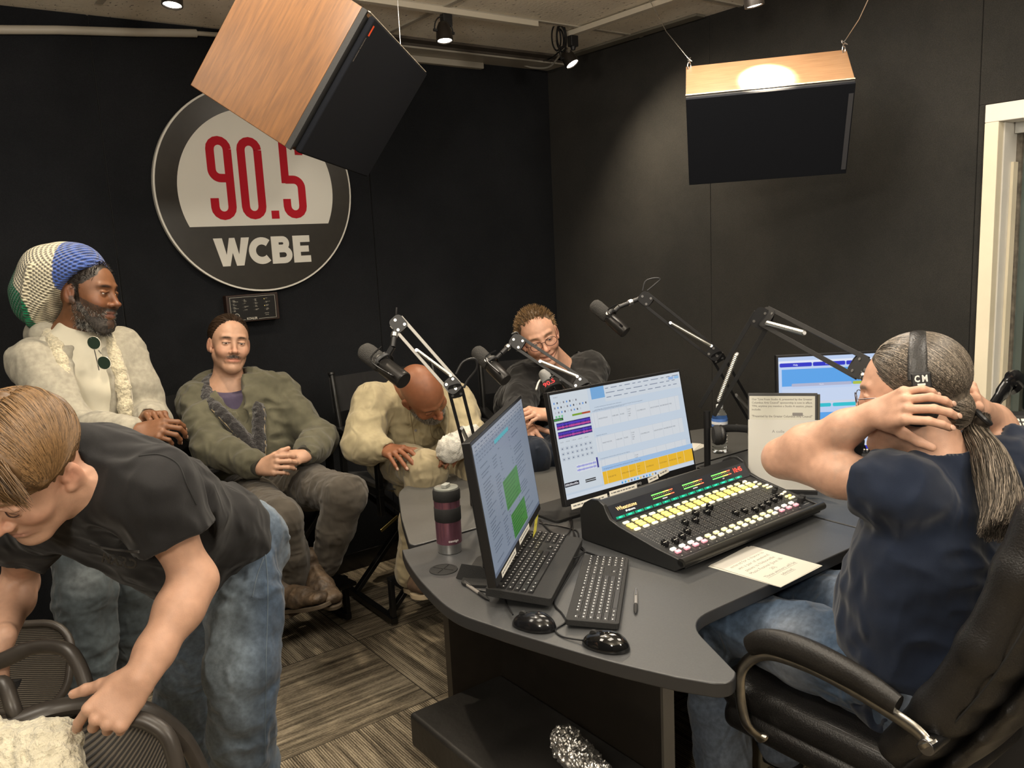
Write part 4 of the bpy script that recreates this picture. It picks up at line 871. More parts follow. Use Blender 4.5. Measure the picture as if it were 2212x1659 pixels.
fpos = [.07, .065, .072, .085, .125, .118, .148, .135, .155, .085, .080, .068, .070, .075, .078, .085]
for k in range(16):
    u = x0_ + k * P_ + .0145; pink = k < 4 or k > 12
    button('on_off_button', u + .001, .022, .019, .0115, M_BP if pink else M_BW, .006); button('on_off_button', u - .001, .0385, .019, .0115, M_BOFF if pink else M_BYP, .006)
    button('assign_button', u, .176, .0225, .010, M_BW); button('cue_button', u, .191, .025, .0115, M_BY); button('cue_button', u, .2045, .025, .0115, M_BY if k < 14 else M_BYP); button('source_button', u, .2215, .0225, .010, M_BYP if k % 3 else M_BW)
    fv = fpos[k]; m = cmb(SPn); m.box((u - .0065, fv - .011, .0), (u + .0065, fv - .003, .014)).box((u - .0065, fv + .003, 0), (u + .0065, fv + .011, .014)).box((u - .0065, fv - .004, 0), (u + .0065, fv + .004, .0105))
    fk = m.build('fader_knob', M_BLACKG, CO, bevel=.002); m = cmb(SPn); m.box((u - .0067, fv - .0007, .0102), (u + .0067, fv + .0007, .0108)); m.build('fader_line', M_WHITE, fk)
ux_ = x0_ + 16 * P_ + .009
for u, v, r_, h_ in ((ux_ + .004, .03, .0105, .018), (ux_ + .024, .036, .0105, .018), (ux_ - .012, .118, .0075, .014), (ux_ + .013, .128, .0065, .013), (ux_ - .05, .224, .007, .012)):
    m = cmb(SPn); m.cyl((u, v, 0), (u, v, h_), r_, r_ * .9, 18); kb_ = m.build('rotary_knob', M_BLACKM, CO, bevel=.0012)
for u, v, w_, h_, mm in ((-.002, .062, .013, .008, M_BYP), (.014, .062, .013, .008, M_BW), (-.002, .076, .013, .008, M_BYP), (.014, .076, .013, .008, M_BY), (0, .095, .013, .008, M_BW), (.022, .100, .013, .008, M_BW), (0, .150, .013, .008, M_BYP), (.016, .150, .013, .008, M_BW), (0, .165, .013, .008, M_BYP), (.016, .165, .013, .008, M_BW), (0, .183, .016, .008, M_BYP), (0, .20, .016, .008, M_BW)):
    button('monitor_button', ux_ + u, v, w_, h_, mm)
# meter bridge
br = math.atan2(.122 - .083, .30 - .272); BR_ = M4((.014, .2705, .0810), (1, 0, 0), (0, math.cos(br), math.sin(br)), (0, -math.sin(br), math.cos(br)))
cv = Canvas(); cv.T = CT @ BR_ @ TR((0, 0, .0018)); cv.rect(0, 0, pw, .050, (.008, .008, .009))
for k in range(15):
    u = .012 + k * .0405; cv.rect(u, .004, .036, .0075, (.004, .11, .06)); cv.text(u + .018, .0055, ['MIC1', 'MIC2', 'MIC3', 'MIC4', 'GST', 'PC 1', 'PC 2', 'CD 1', 'CD 2', 'NET', 'SAT', 'AUX', 'PHN1', 'PHN2', 'REM'][k], .0045, (.05, .95, .50), 0, 'c')
for q in range(3):
    u0 = .185 + q * .145
    for row, yy in enumerate((.026, .0385)):
        for j in range(26):
            c = (.15, 1, .1) if j < 14 else ((1, .9, .1) if j < 21 else (1, .12, .05)); cv.rect(u0 + j * .0038, yy, .0028, .003, c)
    for j in range(12): cv.rect(u0 + .002 + j * .008, .0335, .0012, .0015, (.7, .65, .3))
    cv.text(u0 + .05, .0185, ['PROGRAM', 'AUDITION', 'CUE'][q], .0032, (.6, .6, .6), 0, 'c')
cv.text(.028, .028, 'Wheatstone', .012, (.95, .50, .18), 0, 'l', .085); cv.text(.060, .018, 'IP-16', .005, (.8, .8, .8), .03, 'l', .018); cv.text(.080, .018, 'DIGITAL', .004, (.8, .8, .8), .0, 'l', .02)
cv.text(.590, .026, '10:45', .016, (1, .05, .03), .01, 'l', .042)
cv.build('meter_display', attr_mat('meter_art', .2, 2.2), CO)
# ================================================================= MONITORS
M_BZL = plain('bezel_black', (.010, .010, .011), .35)
def monitor(name, label, TL, TRr, BR, BL, art, back=.045, e=1.0, bez=(.008, .008, .010, .022)):
    TL, TRr, BR, BL = [np.array(p, float) for p in (TL, TRr, BR, BL)]; x = TRr - TL; w = np.linalg.norm(x); x /= w; y = TL - BL; h = np.linalg.norm(y); y = y - x * (x @ y); y /= np.linalg.norm(y); z = np.cross(x, y)
    T = M4(BL, x, y, z); S = thing(name, label, 'monitor', tuple(BL + x * w / 2 + y * h / 2))
    def mb(): m = MB(); m.T = T; return m
    mb().box((0, 0, -back * .5), (w, h, 0)).build('bezel', M_BZL, S, bevel=.003); mb().box((w * .12, h * .08, -back * 1.1), (w * .88, h * .85, -back * .5)).build('rear_housing', M_BLACKM, S, bevel=.008)
    c = Canvas(); l, r_, t, b = bez; c.T = T @ TR((l, b, .0004)); art(c, w - l - r_, h - t - b); c.build('screen', attr_mat('screen_art_' + str(len(bpy.data.materials)), .35, e, spec=.3, dark=True), S)
    return S, T, w, h, mb
G = lambda v: (v, v, v)
def dashes(c, x, y, w, h, seed):
    r = random.Random(seed); e = x + w
    while x < e - .006: d = r.uniform(.004, .016); c.rect(x, y, min(d, e - x), h, (.15, .15, .15)); x += d + .003
def art_mid(c, W, H):
    sky = (.28, .50, .80); pale = (.64, .74, .86); wht = (.78, .82, .86)
    c.rect(0, 0, W, H, (.62, .72, .84)); c.rect(0, 0, W, .030 * H * 1.2, (.72, .80, .90))
    # browser window
    bx = .265 * W; c.rect(bx, .04 * H, W - bx, .96 * H, pale); c.rect(bx + .02 * W, .885 * H, .1 * W, .115 * H, (.20, .45, .80)); c.rect(bx + .12 * W, .84 * H, W - bx - .12 * W, .16 * H, (.72, .78, .85))
    for r in range(3):
        x = bx + .13 * W
        while x < W * .96: w_ = .02 + random.random() * .05; c.rect(x, H * (.965 - r * .045), w_ * W, .008 * H, (.25, .3, .4)); x += w_ * W + .02 * W
    c.rr(.90 * W, .935 * H, .045 * W, .028 * H, .004, (.35, .52, .85)); c.rr(.95 * W, .935 * H, .04 * W, .028 * H, .004, (.35, .6, .9))
    hdr = ['ANONYMOUS', 'GRANT HOLTON', 'CONSTANCE']; yrow = [.66, .42, .19]; cells = [.03, .13, .20, .27, .33, .47, .56, .66, .70]; cxs = [bx + f_ * W for f_ in (.015, .04, .145, .205, .265, .335, .445, .525, .6, .66)]
    msg = ['a monthly sustaining donor and wanted to show a little extra appreciation today. I discovered the station years ago and it was a huge part of my life. Thank you for being there!', 'WCBE since 1990 and they appreciate that unique mix and the news. I love the variety of music and the live performances.', 'Appreciate what you do', 'I am giving because of the fund drive, and because we want a fabulous day!']
    c.text(bx + .03 * W, .80 * H, msg[0][:62], .010 * H, (.1, .15, .25)); c.text(bx + .03 * W, .775 * H, msg[0][62:], .010 * H, (.1, .15, .25), 0, 'l')
    for r in range(3):
        y = yrow[r] * H; c.rect(bx, y - .055 * H, W - bx - .04 * W, .15 * H, (.76, .80, .85)); c.rect(bx, y + .095 * H, W - bx, .0015 * H, (.5, .58, .7))
        for q in cxs: c.rect(q, y - .055 * H, .0012 * W, .15 * H, (.45, .52, .62))
        for q, tx in zip(cxs[1:], (hdr[r], '100.00', '0.00', '', 'COLUMBUS,OH', '03/27/2024', '04/28/2024', 'WEB')): c.text(q + .006 * W, y + .02 * H, tx, .013 * H, (.12, .15, .2), 0, 'l', min(.07 * W, .012 * W * max(1, len(tx)) * .62) if tx else None)
        for j, tx in enumerate(('Credit', 'Card', 'Single', 'Gift')): c.text(cxs[4] + .006 * W, y + (.055 - .022 * j) * H, tx, .012 * H, (.1, .12, .16), 0, 'l')
        c.text(bx + .01 * W, y + .105 * H, msg[r + 1 if r else 1][:70], .010 * H, (.1, .15, .25))
    c.rect(bx + .01 * W, .045 * H, W - bx - .01 * W, .125 * H, (.95, .55, .03)); c.rect(bx + .01 * W, .172 * H, W - bx, .05 * H, (.40, .60, .88)); c.text(bx + .02 * W, .19 * H, msg[3], .012 * H, (.05, .1, .3))
    for q in cxs[1:]: c.rect(q, .045 * H, .0018 * W, .125 * H, (.98, .90, .6))
    for q, tx in zip(cxs[1:], ('CELESTE', '100.00', '8413', '', 'COLUMBUS,OH', '03/27/2024', '04/28/2024', 'WEB')): c.text(q + .006 * W, .10 * H, tx, .013 * H, (.25, .13, .02), 0, 'l', min(.06 * W, .009 * W * max(1, len(tx))) if tx else None)
    for j, tx in enumerate(('Credit', 'Card', 'Single')): c.text(cxs[4] + .006 * W, (.13 - .025 * j) * H, tx, .012 * H, (.25, .13, .02))
    # editor window at left
    c.rect(.0, .055 * H, .262 * W, .945 * H, (.70, .77, .84)); c.text(.02 * W, .965 * H, 'PROJECT', .010 * H, (.2, .2, .25))
    for r, n_ in ((0, 8), (1, 11), (2, 9)):
        for j in range(n_): c.rect((.015 + j * .022) * W, (.905 - r * .045) * H, .009 * W, .018 * H, [(.15, .35, .8), (.25, .25, .3), (.6, .65, .7), (.1, .1, .12)][(j * 3 + r) % 4])
    for j in range(3): c.rect((.015 + .02 * j) * W, .775 * H, .012 * W, .02 * H, (.2, .6, .3))
    c.rect(.13 * W, .765 * H, .1 * W, .018 * H, (.22, .40, .02)); c.rect(.20 * W, .765 * H, .06 * W, .018 * H, (.50, .08, .03)); c.rect(.0, .745 * H, .065 * W, .026 * H, (.02, .10, .02)); c.text(.004 * W, .75 * H, '00:00:00.0', .012 * H, (.2, .8, .2), 0, 'l', .05 * W)
    rng = random.Random(2)
    for (yy, c0, c1) in ((.66, (.03, .02, .22), (.85, .10, .40)), (.575, (.03, .02, .22), (.75, .10, .45))):
        c.rect(.012 * W, yy * H, .24 * W, .066 * H, c0)
        for j in range(90): a = .006 + rng.random() * .02; c.rect((.012 + j * .00266) * W, (yy + .020 - a / 2) * H, .0018 * W, a * H, c1); c.rect((.012 + j * .00266) * W, (yy + .046 - a / 2) * H, .0018 * W, a * H, (.12, .06, .75))
    c.text(.015 * W, .535 * H, '-6.0   -12.0   -18.0   -24.0   -30.0', .010 * H, (.2, .2, .25), 0, 'l', .2 * W)
    for r in range(3):
        for j in range(7): c.rr((.012 + j * .033) * W, (.46 - r * .05) * H, .026 * W, .036 * H, .003, (.62, .68, .75)); c.rect((.020 + j * .033) * W, (.471 - r * .05) * H, .009 * W, .012 * H, (.2, .25, .35))
    c.rect(.10 * W, .225 * H, .155 * W, .075 * H, (.80, .84, .90)); c.rect(.245 * W, .225 * H, .012 * W, .10 * H, (.05, .05, .3))
    for j in range(60): a = .006 + rng.random() * .02; c.rect((.102 + j * .0023) * W, (.245 - a / 2) * H, .0015 * W, a * H, (.15, .15, .75)); c.rect((.102 + j * .0023) * W, (.28 - a / 2) * H, .0015 * W, a * H, (.15, .15, .75))
    c.rect(.0, .115 * H, .10 * W, .040 * H, (.01, .01, .02)); c.text(.004 * W, .125 * H, '00h00m00s', .020 * H, (.9, .9, .95), .02, 'l', .09 * W); c.rect(.145 * W, .13 * H, .075 * W, .012 * H, G(.05)); c.rect(.145 * W, .112 * H, .075 * W, .012 * H, G(.05))
    for j in range(12): c.rr((.40 + .024 * j) * W, .008 * H, .012 * W, .02 * H, .001, [(.1, .4, .9), (.1, .5, .8), (.9, .6, .1), (.2, .2, .25)][j % 4])
sc_ = 1.125; def_c = lambda p: np.array([0, 0, CAMH]) + (np.array(p) - np.array([0, 0, CAMH])) * sc_
SM, TM, wM, hM, mM = monitor('computer_monitor', 'wide monitor behind the console showing a donor spreadsheet with an orange row', def_c((1.450, 1.792, 1.232)), def_c((1.990, 1.787, 1.231)), def_c((1.989, 1.721, .913)), def_c((1.449, 1.727, .914)), art_mid, e=.66)
c = Canvas(); c.T = TM @ TR((wM * .50, .006, .0006)); c.text(0, 0, 'BENQ', .008, G(.5), 0, 'l'); c.build('brand_mark', attr_mat('brand_art', .4), SM)
for k, (u, v, w_, r_) in enumerate(((.02, -.012, .155, .04), (.185, -.006, .125, .03), (.365, .002, .05, .35), (.42, .012, .05, .5))):
    c = Canvas(); c.T = TM @ M4((u, v, .0012), (math.cos(r_ * .3), math.sin(r_ * .3), 0), (-math.sin(r_ * .3), math.cos(r_ * .3), 0), (0, 0, 1)); c.rect(0, 0, w_, .017, (.78, .76, .68))
    dashes(c, .008, .007, w_ - .016, .004, k)
    o = c.build('paper_label', attr_mat('paper_strip', .7), SM)
bc = PZ(1205, 1106, TZ); nb = bc + np.array([0.05, 0, 0]); MB().prism([(p[0] + nb[0], p[1] + nb[1]) for p in rrect(.26, .18, .02, 4)], TZ, TZ + .010).build('stand_foot', M_BLACKM, SM, bevel=.003)
cB = (TM @ np.array([wM / 2, hM * .3, -.05, 1]))[:3]; MB().cbox(((nb[0] + cB[0]) / 2, nb[1] + .03, .92), (.05, .025, .32)).build('stand_neck', M_BLACKM, SM, bevel=.004); MB().cbox((cB[0], (cB[1] + nb[1] + .03) / 2, 1.0), (.08, abs(nb[1] + .03 - cB[1]) + .02, .08)).build('tilt_mount', M_BLACKM, SM)
def art_left(c, W, H):
    c.rect(0, 0, W, H, (.30, .36, .46)); c.rect(0, .93 * H, W, .07 * H, (.42, .46, .54)); rng = random.Random(5)
    for r in range(5):
        x = .03 * W
        while x < .93 * W: w_ = rng.uniform(.01, .045) * W; c.rect(x, H * (.965 - .028 * r), w_, .008 * H, (.16, .20, .28)); x += w_ + .018 * W
    for r in range(30):
        y = (.80 - r * .025) * H
        if y < .05 * H: break
        for x0, mw in ((.06, .16), (.26, .1), (.38, .04), (.60, .02), (.66, .22)):
            if rng.random() < .75: c.rect(x0 * W, y, rng.uniform(.4, 1) * mw * W, .007 * H, (.13, .17, .24))
        c.rect(0, y - .008 * H, W, .001 * H, (.24, .29, .37))
    c.rect(.34 * W, .86 * H, .28 * W, .032 * H, (.10, .58, .66))
    for (x, y, w_, h_) in ((.36, .30, .30, .24), (.40, .04, .30, .20)):
        c.rect(x * W, y * H, w_ * W, h_ * H, (.07, .30, .06))
        for k in range(8): c.rect((x + .01) * W, (y + h_ * (k + .4) / 8) * H, w_ * rng.uniform(.6, .92) * W, .008 * H, (.03, .17, .03))
    c.rect(0, 0, W, .03 * H, (.16, .20, .28))
TLl, TRl, BRl, BLl = [def_c(p) for p in ((.947, 1.434, 1.240), (1.355, 1.787, 1.240), (1.382, 1.756, .917), (.974, 1.403, .918))]
SL, TL_, wL, hL, mL = monitor('computer_monitor', 'monitor seen at an angle behind the keyboards showing a grey sheet with two green blocks', TLl, TRl, BRl, BLl, art_left, e=.48)
for k, (u, v, w_) in enumerate(((.06, .001, .17), (.28, .004, .14))):
    c = Canvas(); c.T = TL_ @ TR((u, v, .001)); c.rect(0, 0, w_, .016, (.75, .74, .68)); dashes(c, .008, .006, w_ - .016, .004, k); c.build('paper_label', attr_mat('paper_strip_b', .7), SL)
stk = (TL_ @ np.array([.40, -.006, .001, 1]))[:3]; c = Canvas(); c.T = TL_ @ M4((.425, -.028, .004), (1, 0, 0), (0, .96, .28), (0, -.28, .96)); c.rect(0, 0, .055, .055, (.9, .82, .10)); dashes(c, .015, .03, .025, .002, 1)
tag(c.build('sticky_note', attr_mat('sticky_art', .8)), 'yellow sticky note stuck to the lower edge of the angled monitor', 'note')
pf = PZ(1048, 1225, TZ); dxy = np.array([TL_[0, 0], TL_[1, 0], 0]); dxy /= np.linalg.norm(dxy); nxy = np.array([-dxy[1], dxy[0], 0])
f0 = (TL_ @ np.array([wL * .5, 0, 0, 1]))[:3] * [1, 1, 0] + nxy * .085
MB().prism([tuple((f0 + dxy * x + nxy * y)[:2]) for x, y in rrect(.22, .14, .03, 4)], TZ, TZ + .009).build('stand_foot', M_BLACKM, SL, bevel=.002)
MB().cbox(f0 + np.array([0, 0, .88]) + nxy * .012, (.06, .022, .26), np.stack([dxy, nxy, (0, 0, 1)], 1)).build('stand_neck', M_BLACKM, SL, bevel=.004)
MB().cbox(f0 + np.array([0, 0, .96]) - nxy * .003, (.09, .03, .08), np.stack([dxy, nxy, (0, 0, 1)], 1)).build('tilt_mount', M_BLACKM, SL)
# black wedge dock behind the angled monitor
q0, q1, q2 = PZ(1036, 1252, TZ), PZ(1080, 1258, TZ), PZ(1060, 1150, TZ); 
DK = MB(); tri = [tuple(q0[:2]), tuple(q1[:2]), tuple((q1 + nxy * .10)[:2]), tuple((q0 + nxy * .07)[:2])]; DK.add([(*tri[0], TZ), (*tri[1], TZ), (*tri[2], TZ), (*tri[3], TZ), *[tuple(np.array([*p, TZ + .045]) + nxy * .05) for p in tri[:2]]], [(3, 2, 1, 0), (0, 1, 5, 4), (4, 5, 2, 3), (0, 4, 3), (1, 2, 5)])
tag(DK.build('phone_dock', M_BLACKM, bevel=.002), 'black wedge-shaped stand on the desk just behind the angled monitor', 'stand')
def art_right(c, W, H):
    c.rect(0, 0, W, H, (.50, .62, .86)); c.rect(0, .93 * H, W, .03 * H, (.75, .80, .92)); navy = (.02, .03, .55)
    for j in range(3): c.rr((.012 + .31 * j) * W, .895 * H, .30 * W, .042 * H, .004, navy); c.text((.16 + .31 * j) * W, .907 * H, ['Help', 'PROG', 'LOG'][j], .018 * H, (.8, .85, 1), .01, 'c')
    c.text(.74 * W, .945 * H, '11:', .05 * H, G(.02), .02)
    for b in range(2):
        y = (.47 - b * .47) * H; c.rect(.03 * W, y + .22 * H, .93 * W, .18 * H, (.10, .36, .80)); c.rr(.12 * W, y + .215 * H, .56 * W, .032 * H, .004, (.42, .45, .62)); c.rr(.69 * W, y + .215 * H, .25 * W, .032 * H, .004, (.42, .52, .06)); c.text(.40 * W, y + .224 * H, 'Playlist', .012 * H, (.9, .9, 1), 0, 'c')
        c.disc(.90 * W, y + .345 * H, .045 * W, navy); c.text(.90 * W, y + .337 * H, 'NEXT', .018 * H, (.7, .8, 1), .02, 'c'); c.rect(.03 * W, y + .02 * H, .93 * W, .17 * H, (.56, .66, .86))
        for j, cc_ in enumerate(((.05, .35, .15), (.03, .50, .60), (.03, .52, .62), navy)): c.rr((.03 + .235 * j) * W, y - .012 * H, .22 * W, .038 * H, .005, cc_)
        for j, tx in enumerate(('', '', '', 'STOP')): c.text((.14 + .235 * j) * W, y - .001 * H, tx, .015 * H, (.8, .9, 1), .02, 'c')
        c.rect(.03 * W, y + .032 * H, .20 * W, .014 * H, (.01, .02, .03)); c.rect(.27 * W, y + .03 * H, .62 * W, .022 * H, (.62, .66, .76))
rt0 = PD(1676, 767, 3.0); camx = CR[0] * [1, 1, 0]; camx /= np.linalg.norm(camx); rt1 = rt0 + camx * .40; dn = np.array([0, 0, -.37]) + np.cross(camx, [0, 0, 1.]) * .03
SR, TR_, wR, hR, mR = monitor('computer_monitor', 'monitor by the right wall showing blue automation panels with green and navy buttons', rt0, rt1, rt1 + dn, rt0 + dn, art_right, e=.8)
mc = (TR_ @ np.array([wR / 2, 0, -.06, 1]))[:3]; MB().cbox((mc[0], mc[1], .86), (.06, .05, .24)).build('stand_neck', M_BLACKM, SR); MB().cbox((mc[0], mc[1], TZ + .006), (.2, .16, .012)).build('stand_foot', M_BLACKM, SR, bevel=.003)
# ================================================================= KEYBOARDS AND MICE
M_KEY = plain('key_black', (.018, .018, .019), .42); 
def keyboard(name, label, nl, ax, Lk, Wk, th, tilt, keytop, legends, ay=None, slope_key=0.0):
    """nl: near-left corner of the typing frame; ax: typing x axis"""
    x = np.array(ax, float); x /= np.linalg.norm(x); y = np.array([-x[1], x[0], 0]); y = y * math.cos(tilt) + np.array([0, 0, 1]) * math.sin(tilt); z = np.cross(x, y); T = M4(nl, x, y, z)
    K = thing(name, label, 'keyboard', tuple(np.array(nl)))
    def mb(): m = MB(); m.T = T; return m
    mb().prism(rrect(Lk, Wk, .008, 3, Lk / 2, Wk / 2), -.004, th).build('case', M_BLACKM, K, bevel=.002)
    u = (Lk - .018) / 22.6; o = .009; rows = []; y0 = Wk - .016 - u * .8
    def row(y, ks, h=.86): rows.append((y, ks, h))
    fk = [(0, 1)] + [(2 + i + (i // 4) * .5, 1) for i in range(12)] + [(15.3 + i, 1) for i in range(3)] + [(18.8 + i, 1) for i in range(4)]
    row(y0, fk, .6)
    defs = [[(i, 1) for i in range(13)] + [(13, 2)], [(0, 1.5)] + [(1.5 + i, 1) for i in range(12)] + [(13.5, 1.5)], [(0, 1.75)] + [(1.75 + i, 1) for i in range(11)] + [(12.75, 2.25)], [(0, 2.25)] + [(2.25 + i, 1) for i in range(10)] + [(12.25, 2.75)], [(0, 1.25), (1.25, 1.25), (2.5, 1.25), (3.75, 6.25), (10, 1.25), (11.25, 1.25), (12.5, 1.25), (13.75, 1.25)]]
    for r in range(5):
        ks = list(defs[r]) + ([(15.3 + i, 1) for i in range(3)] if r in (0, 1, 4) else ([(16.3, 1)] if r == 3 else [])) + [(18.8 + i, 1) for i in range(4)]; row(y0 - u * (1.05 + r * .98), ks)
    leg = Canvas(); leg.T = T; n = 0; KM = MB(); KM.T = T; far = 0
    for ri, (yy, ks, h) in enumerate(rows):
        for (kx, kwid) in ks:
            a, b, c_, d = o + kx * u + .0012, o + (kx + kwid) * u - .0012, yy, yy + u * h - .0012; i_ = .0012; hb = th + keytop
            V = [(a, c_, th), (b, c_, th), (b, d, th), (a, d, th), (a + i_, c_ + i_, hb), (b - i_, c_ + i_, hb), (b - i_, d - i_ * 1.5, hb - slope_key), (a + i_, d - i_ * 1.5, hb - slope_key)]
            q = MB(); q.T = T; q.add(V, [(4, 5, 6, 7), (0, 1, 5, 4), (1, 2, 6, 5), (2, 3, 7, 6), (3, 0, 4, 7)])
            if n < 100: q.build('key', M_KEY, K)
            else: base = len(KM.v); KM.v.extend(q.v); KM.f.extend([tuple(i + base for i in ff) for ff in q.f]); KM.c.extend(q.c)
            n += 1; leg.z = hb + .0002
            if kwid < 6: s_ = legends; leg.add([(a + .003, c_ + .006 * s_, hb + .0002), (a + .003 + .006 * s_, c_ + .006 * s_, hb + .0002), (a + .003 + .006 * s_, c_ + .006 * s_ + .0028, hb + .0002), (a + .003, c_ + .006 * s_ + .0028, hb + .0002)], [(0, 1, 2, 3)], (.62, .62, .62))
    if KM.v: o2 = KM.build('key_block', M_KEY, K); o2['kind'] = 'stuff'
    leg.build('key_legends', attr_mat('legend_art', .6), K); return K, T
k1a, k1b = PZ(1222, 1347, TZ + .01), PZ(1262, 1206, TZ + .01); ax1 = (k1b - k1a); ax1[2] = 0; y1 = np.array([-ax1[1], ax1[0], 0]) / np.linalg.norm(ax1)
k1nl = PZ(1337, 1358, TZ + .007); L1 = np.linalg.norm(ax1)
keyboard('computer_keyboard', 'slim black keyboard with white key legends lying nearest the desk edge, mouse at its end', k1nl, ax1, L1, max(.125, abs((k1a - k1nl) @ y1)), .012, .05, .0025, 1.0)
k2a, k2b = PZ(1070, 1278, TZ + .03), PZ(1158, 1150, TZ + .03); ax2 = k2b - k2a; ax2[2] = 0; k2nl = PZ(1190, 1308, TZ + .016); L2 = np.linalg.norm(ax2)
keyboard('computer_keyboard', 'older chunky black keyboard with tall glossy keys below the angled monitor', k2nl, ax2, .435, .172, .018, .10, .006, .8, slope_key=.002)
def mouse(label, c, ax, Lm, Wm, Hm, mat):
    x, y, z = np.array(ax, float) / np.linalg.norm(ax), None, np.array([0, 0, 1.]); y = np.cross(z, x); f = F(); f.T = M4(c, x, y, z)
    f.ell((0, 0, .002), (Lm / 2, Wm / 2, Hm)); f.ell((-.012, 0, .004), (Lm * .36, Wm * .5, Hm * 1.02), k=.01); f.cut((0, 0, .001), (0, 0, -1), c - .2, c + .2); f.cone((Lm * .46, 0, Hm * .75), (Lm * .08, 0, Hm * 1.06), .0007, op='s', k=.001)
    S = thing('computer_mouse', label, 'mouse', tuple(c)); implicit(f, 'shell', mat, S, [(c - .075, c + .075, .0022)])
    w0 = f.w((Lm * .25, 0, Hm * .86)); m = MB(); m.cyl(w0 - y * .004, w0 + y * .004, .009, seg=18); m.build('scroll_wheel', M_BLACKM, S, bevel=.001); return S, f
mA = PZ(1153, 1345, TZ + .012); mA[2] = TZ; dA_ = PZ(1105, 1335, TZ) - PZ(1195, 1350, TZ); mouse('rounded black mouse below the older keyboard', mA, dA_, .112, .062, .034, M_BLACKG)
mB_ = PZ(1308, 1388, TZ + .012); mB_[2] = TZ; dB_ = PZ(1262, 1378, TZ) - PZ(1360, 1395, TZ); mouse('glossy black mouse at the near end of the slim keyboard', mB_, dB_, .112, .060, .034, plain('mouse_gloss', (.006, .006, .006), .07, coat=.6))
def cable(label, pts, r=.0022, mat=None, n=8): return tag(MB().tube(spline(pts, n), r, 7).build('cable', mat or M_BLACK, smooth=True), label, 'cable')
Zc = lambda x, y, h=.003: PZ(x, y, TZ + h)
cable('mouse cord looping up beside the older keyboard', [Zc(1108, 1328, .01), Zc(1092, 1300), Zc(1092, 1268, .004), Zc(1100, 1245, .03)])
cable('mouse cord looping from the glossy mouse around the slim keyboard', [Zc(1258, 1383, .008), Zc(1215, 1375), Zc(1200, 1360), Zc(1222, 1343, .003), Zc(1214, 1325), Zc(1198, 1300), Zc(1225, 1250), Zc(1245, 1215), Zc(1262, 1192), Zc(1300, 1205)])
cable('black cable winding between the two keyboards to the console', [Zc(1180, 1150), Zc(1200, 1185, .03), Zc(1240, 1205, .028), Zc(1262, 1190), Zc(1248, 1170), Zc(1232, 1130), Zc(1230, 1120)])
cable('black cable running under the wide monitor toward the keyboards', [Zc(1165, 1122), Zc(1190, 1148), Zc(1225, 1160), Zc(1240, 1165), Zc(1232, 1110)])
cable('thin cable curving beside the console corner', [Zc(1165, 1130), Zc(1200, 1135), Zc(1232, 1142), Zc(1248, 1150), Zc(1256, 1185), Zc(1290, 1200)])
cable('cable lying behind the older keyboard', [Zc(1168, 1128), Zc(1205, 1160, .006), Zc(1228, 1152, .006), Zc(1236, 1125, .006)])
cable('cable tucked behind the angled monitor base', [Zc(1020, 1240), Zc(1022, 1268), Zc(1050, 1278), Zc(1066, 1276)])
# ================================================================= SMALL DESK THINGS
def pen(label, a, b, col):
    a = a.copy(); b = b.copy(); a[2] = b[2] = TZ + .005; ax = b - a; Ln = np.linalg.norm(ax); ax /= Ln; S = thing('pen', label, 'pen', tuple((a + b) / 2))
    MB().lathe([(.002, 0), (.0045, .004), (.0048, Ln * .55), (.0048, Ln * .62)], a, ax, 14).build('barrel', col, S, smooth=True); MB().lathe([(.0049, Ln * .62), (.0054, Ln * .7), (.005, Ln * .88), (.0025, Ln * .95), (.0012, Ln)], a, ax, 14).build('rubber_grip', M_BLACKM, S, smooth=True)
    MB().lathe([(.003, -.008), (.003, 0)], a, ax, 10).build('click_button', M_STEEL, S)
    x, y, z = frame(ax); MB().cbox(a + ax * .022 + np.array([0, 0, .0062]), (.035, .003, .0012), np.stack([ax, np.cross([0, 0, 1], ax), (0, 0, 1)], 1)).build('clip', M_DSTEEL, S); return S
pen('grey ballpoint pen lying left of the angled monitor near the mug', PZ(1002, 1262, TZ), PZ(1057, 1300, TZ), plain('pen_grey', (.28, .26, .24), .3)); pen('grey ballpoint pen lying right of the slim keyboard', PZ(1374, 1279, TZ), PZ(1373, 1330, TZ), plain('pen_grey_b', (.25, .24, .23), .3))
mg = PZ(972, 1190, TZ); mg[2] = TZ; MG = thing('travel_mug', 'purple and steel insulated travel mug on the desk\'s left corner', 'travel mug', tuple(mg))
M_PUR, t_, b_ = nt('mug_purple'); b_.inputs['Base Color'].default_value = (.30, .13, .18, 1); b_.inputs['Metallic'].default_value = .75; b_.inputs['Roughness'].default_value = .24
def mgl(prof, name, mat): return MB().lathe(prof, mg, (0, 0, 1), 40).build(name, mat, MG, smooth=True)
mgl([(.034, 0), (.036, .002), (.0365, .030)], 'steel_base', M_STEEL); mgl([(.0366, .030), (.0385, .031), (.0390, .100)], 'purple_body', M_PUR); mgl([(.0388, .100), (.0402, .102), (.0405, .140), (.0395, .142)], 'rubber_sleeve', M_BLACKM)
mgl([(.0392, .142), (.0395, .163)], 'purple_band', M_PUR); mgl([(.0395, .163), (.041, .165), (.0415, .188), (.039, .196), (.034, .197)], 'lid_collar', M_BLACKM); mgl([(.0365, .196), (.036, .2005), (.030, .202), (.0, .203)], 'lid_top', plain('clear_lid', (.30, .31, .28), .15, .3))
MB().cbox(mg + [-.006, -.008, .208], (.028, .018, .012), rotz(.5)).build('spout_tab', plain('lid_tab', (.35, .36, .33), .25), MG, bevel=.003)
c = Canvas(); tv, tf_ = text_geo('contigo', .02); dirc = np.array([0 - mg[0], 0 - mg[1]]); a0_ = math.atan2(dirc[1], dirc[0]) + .35
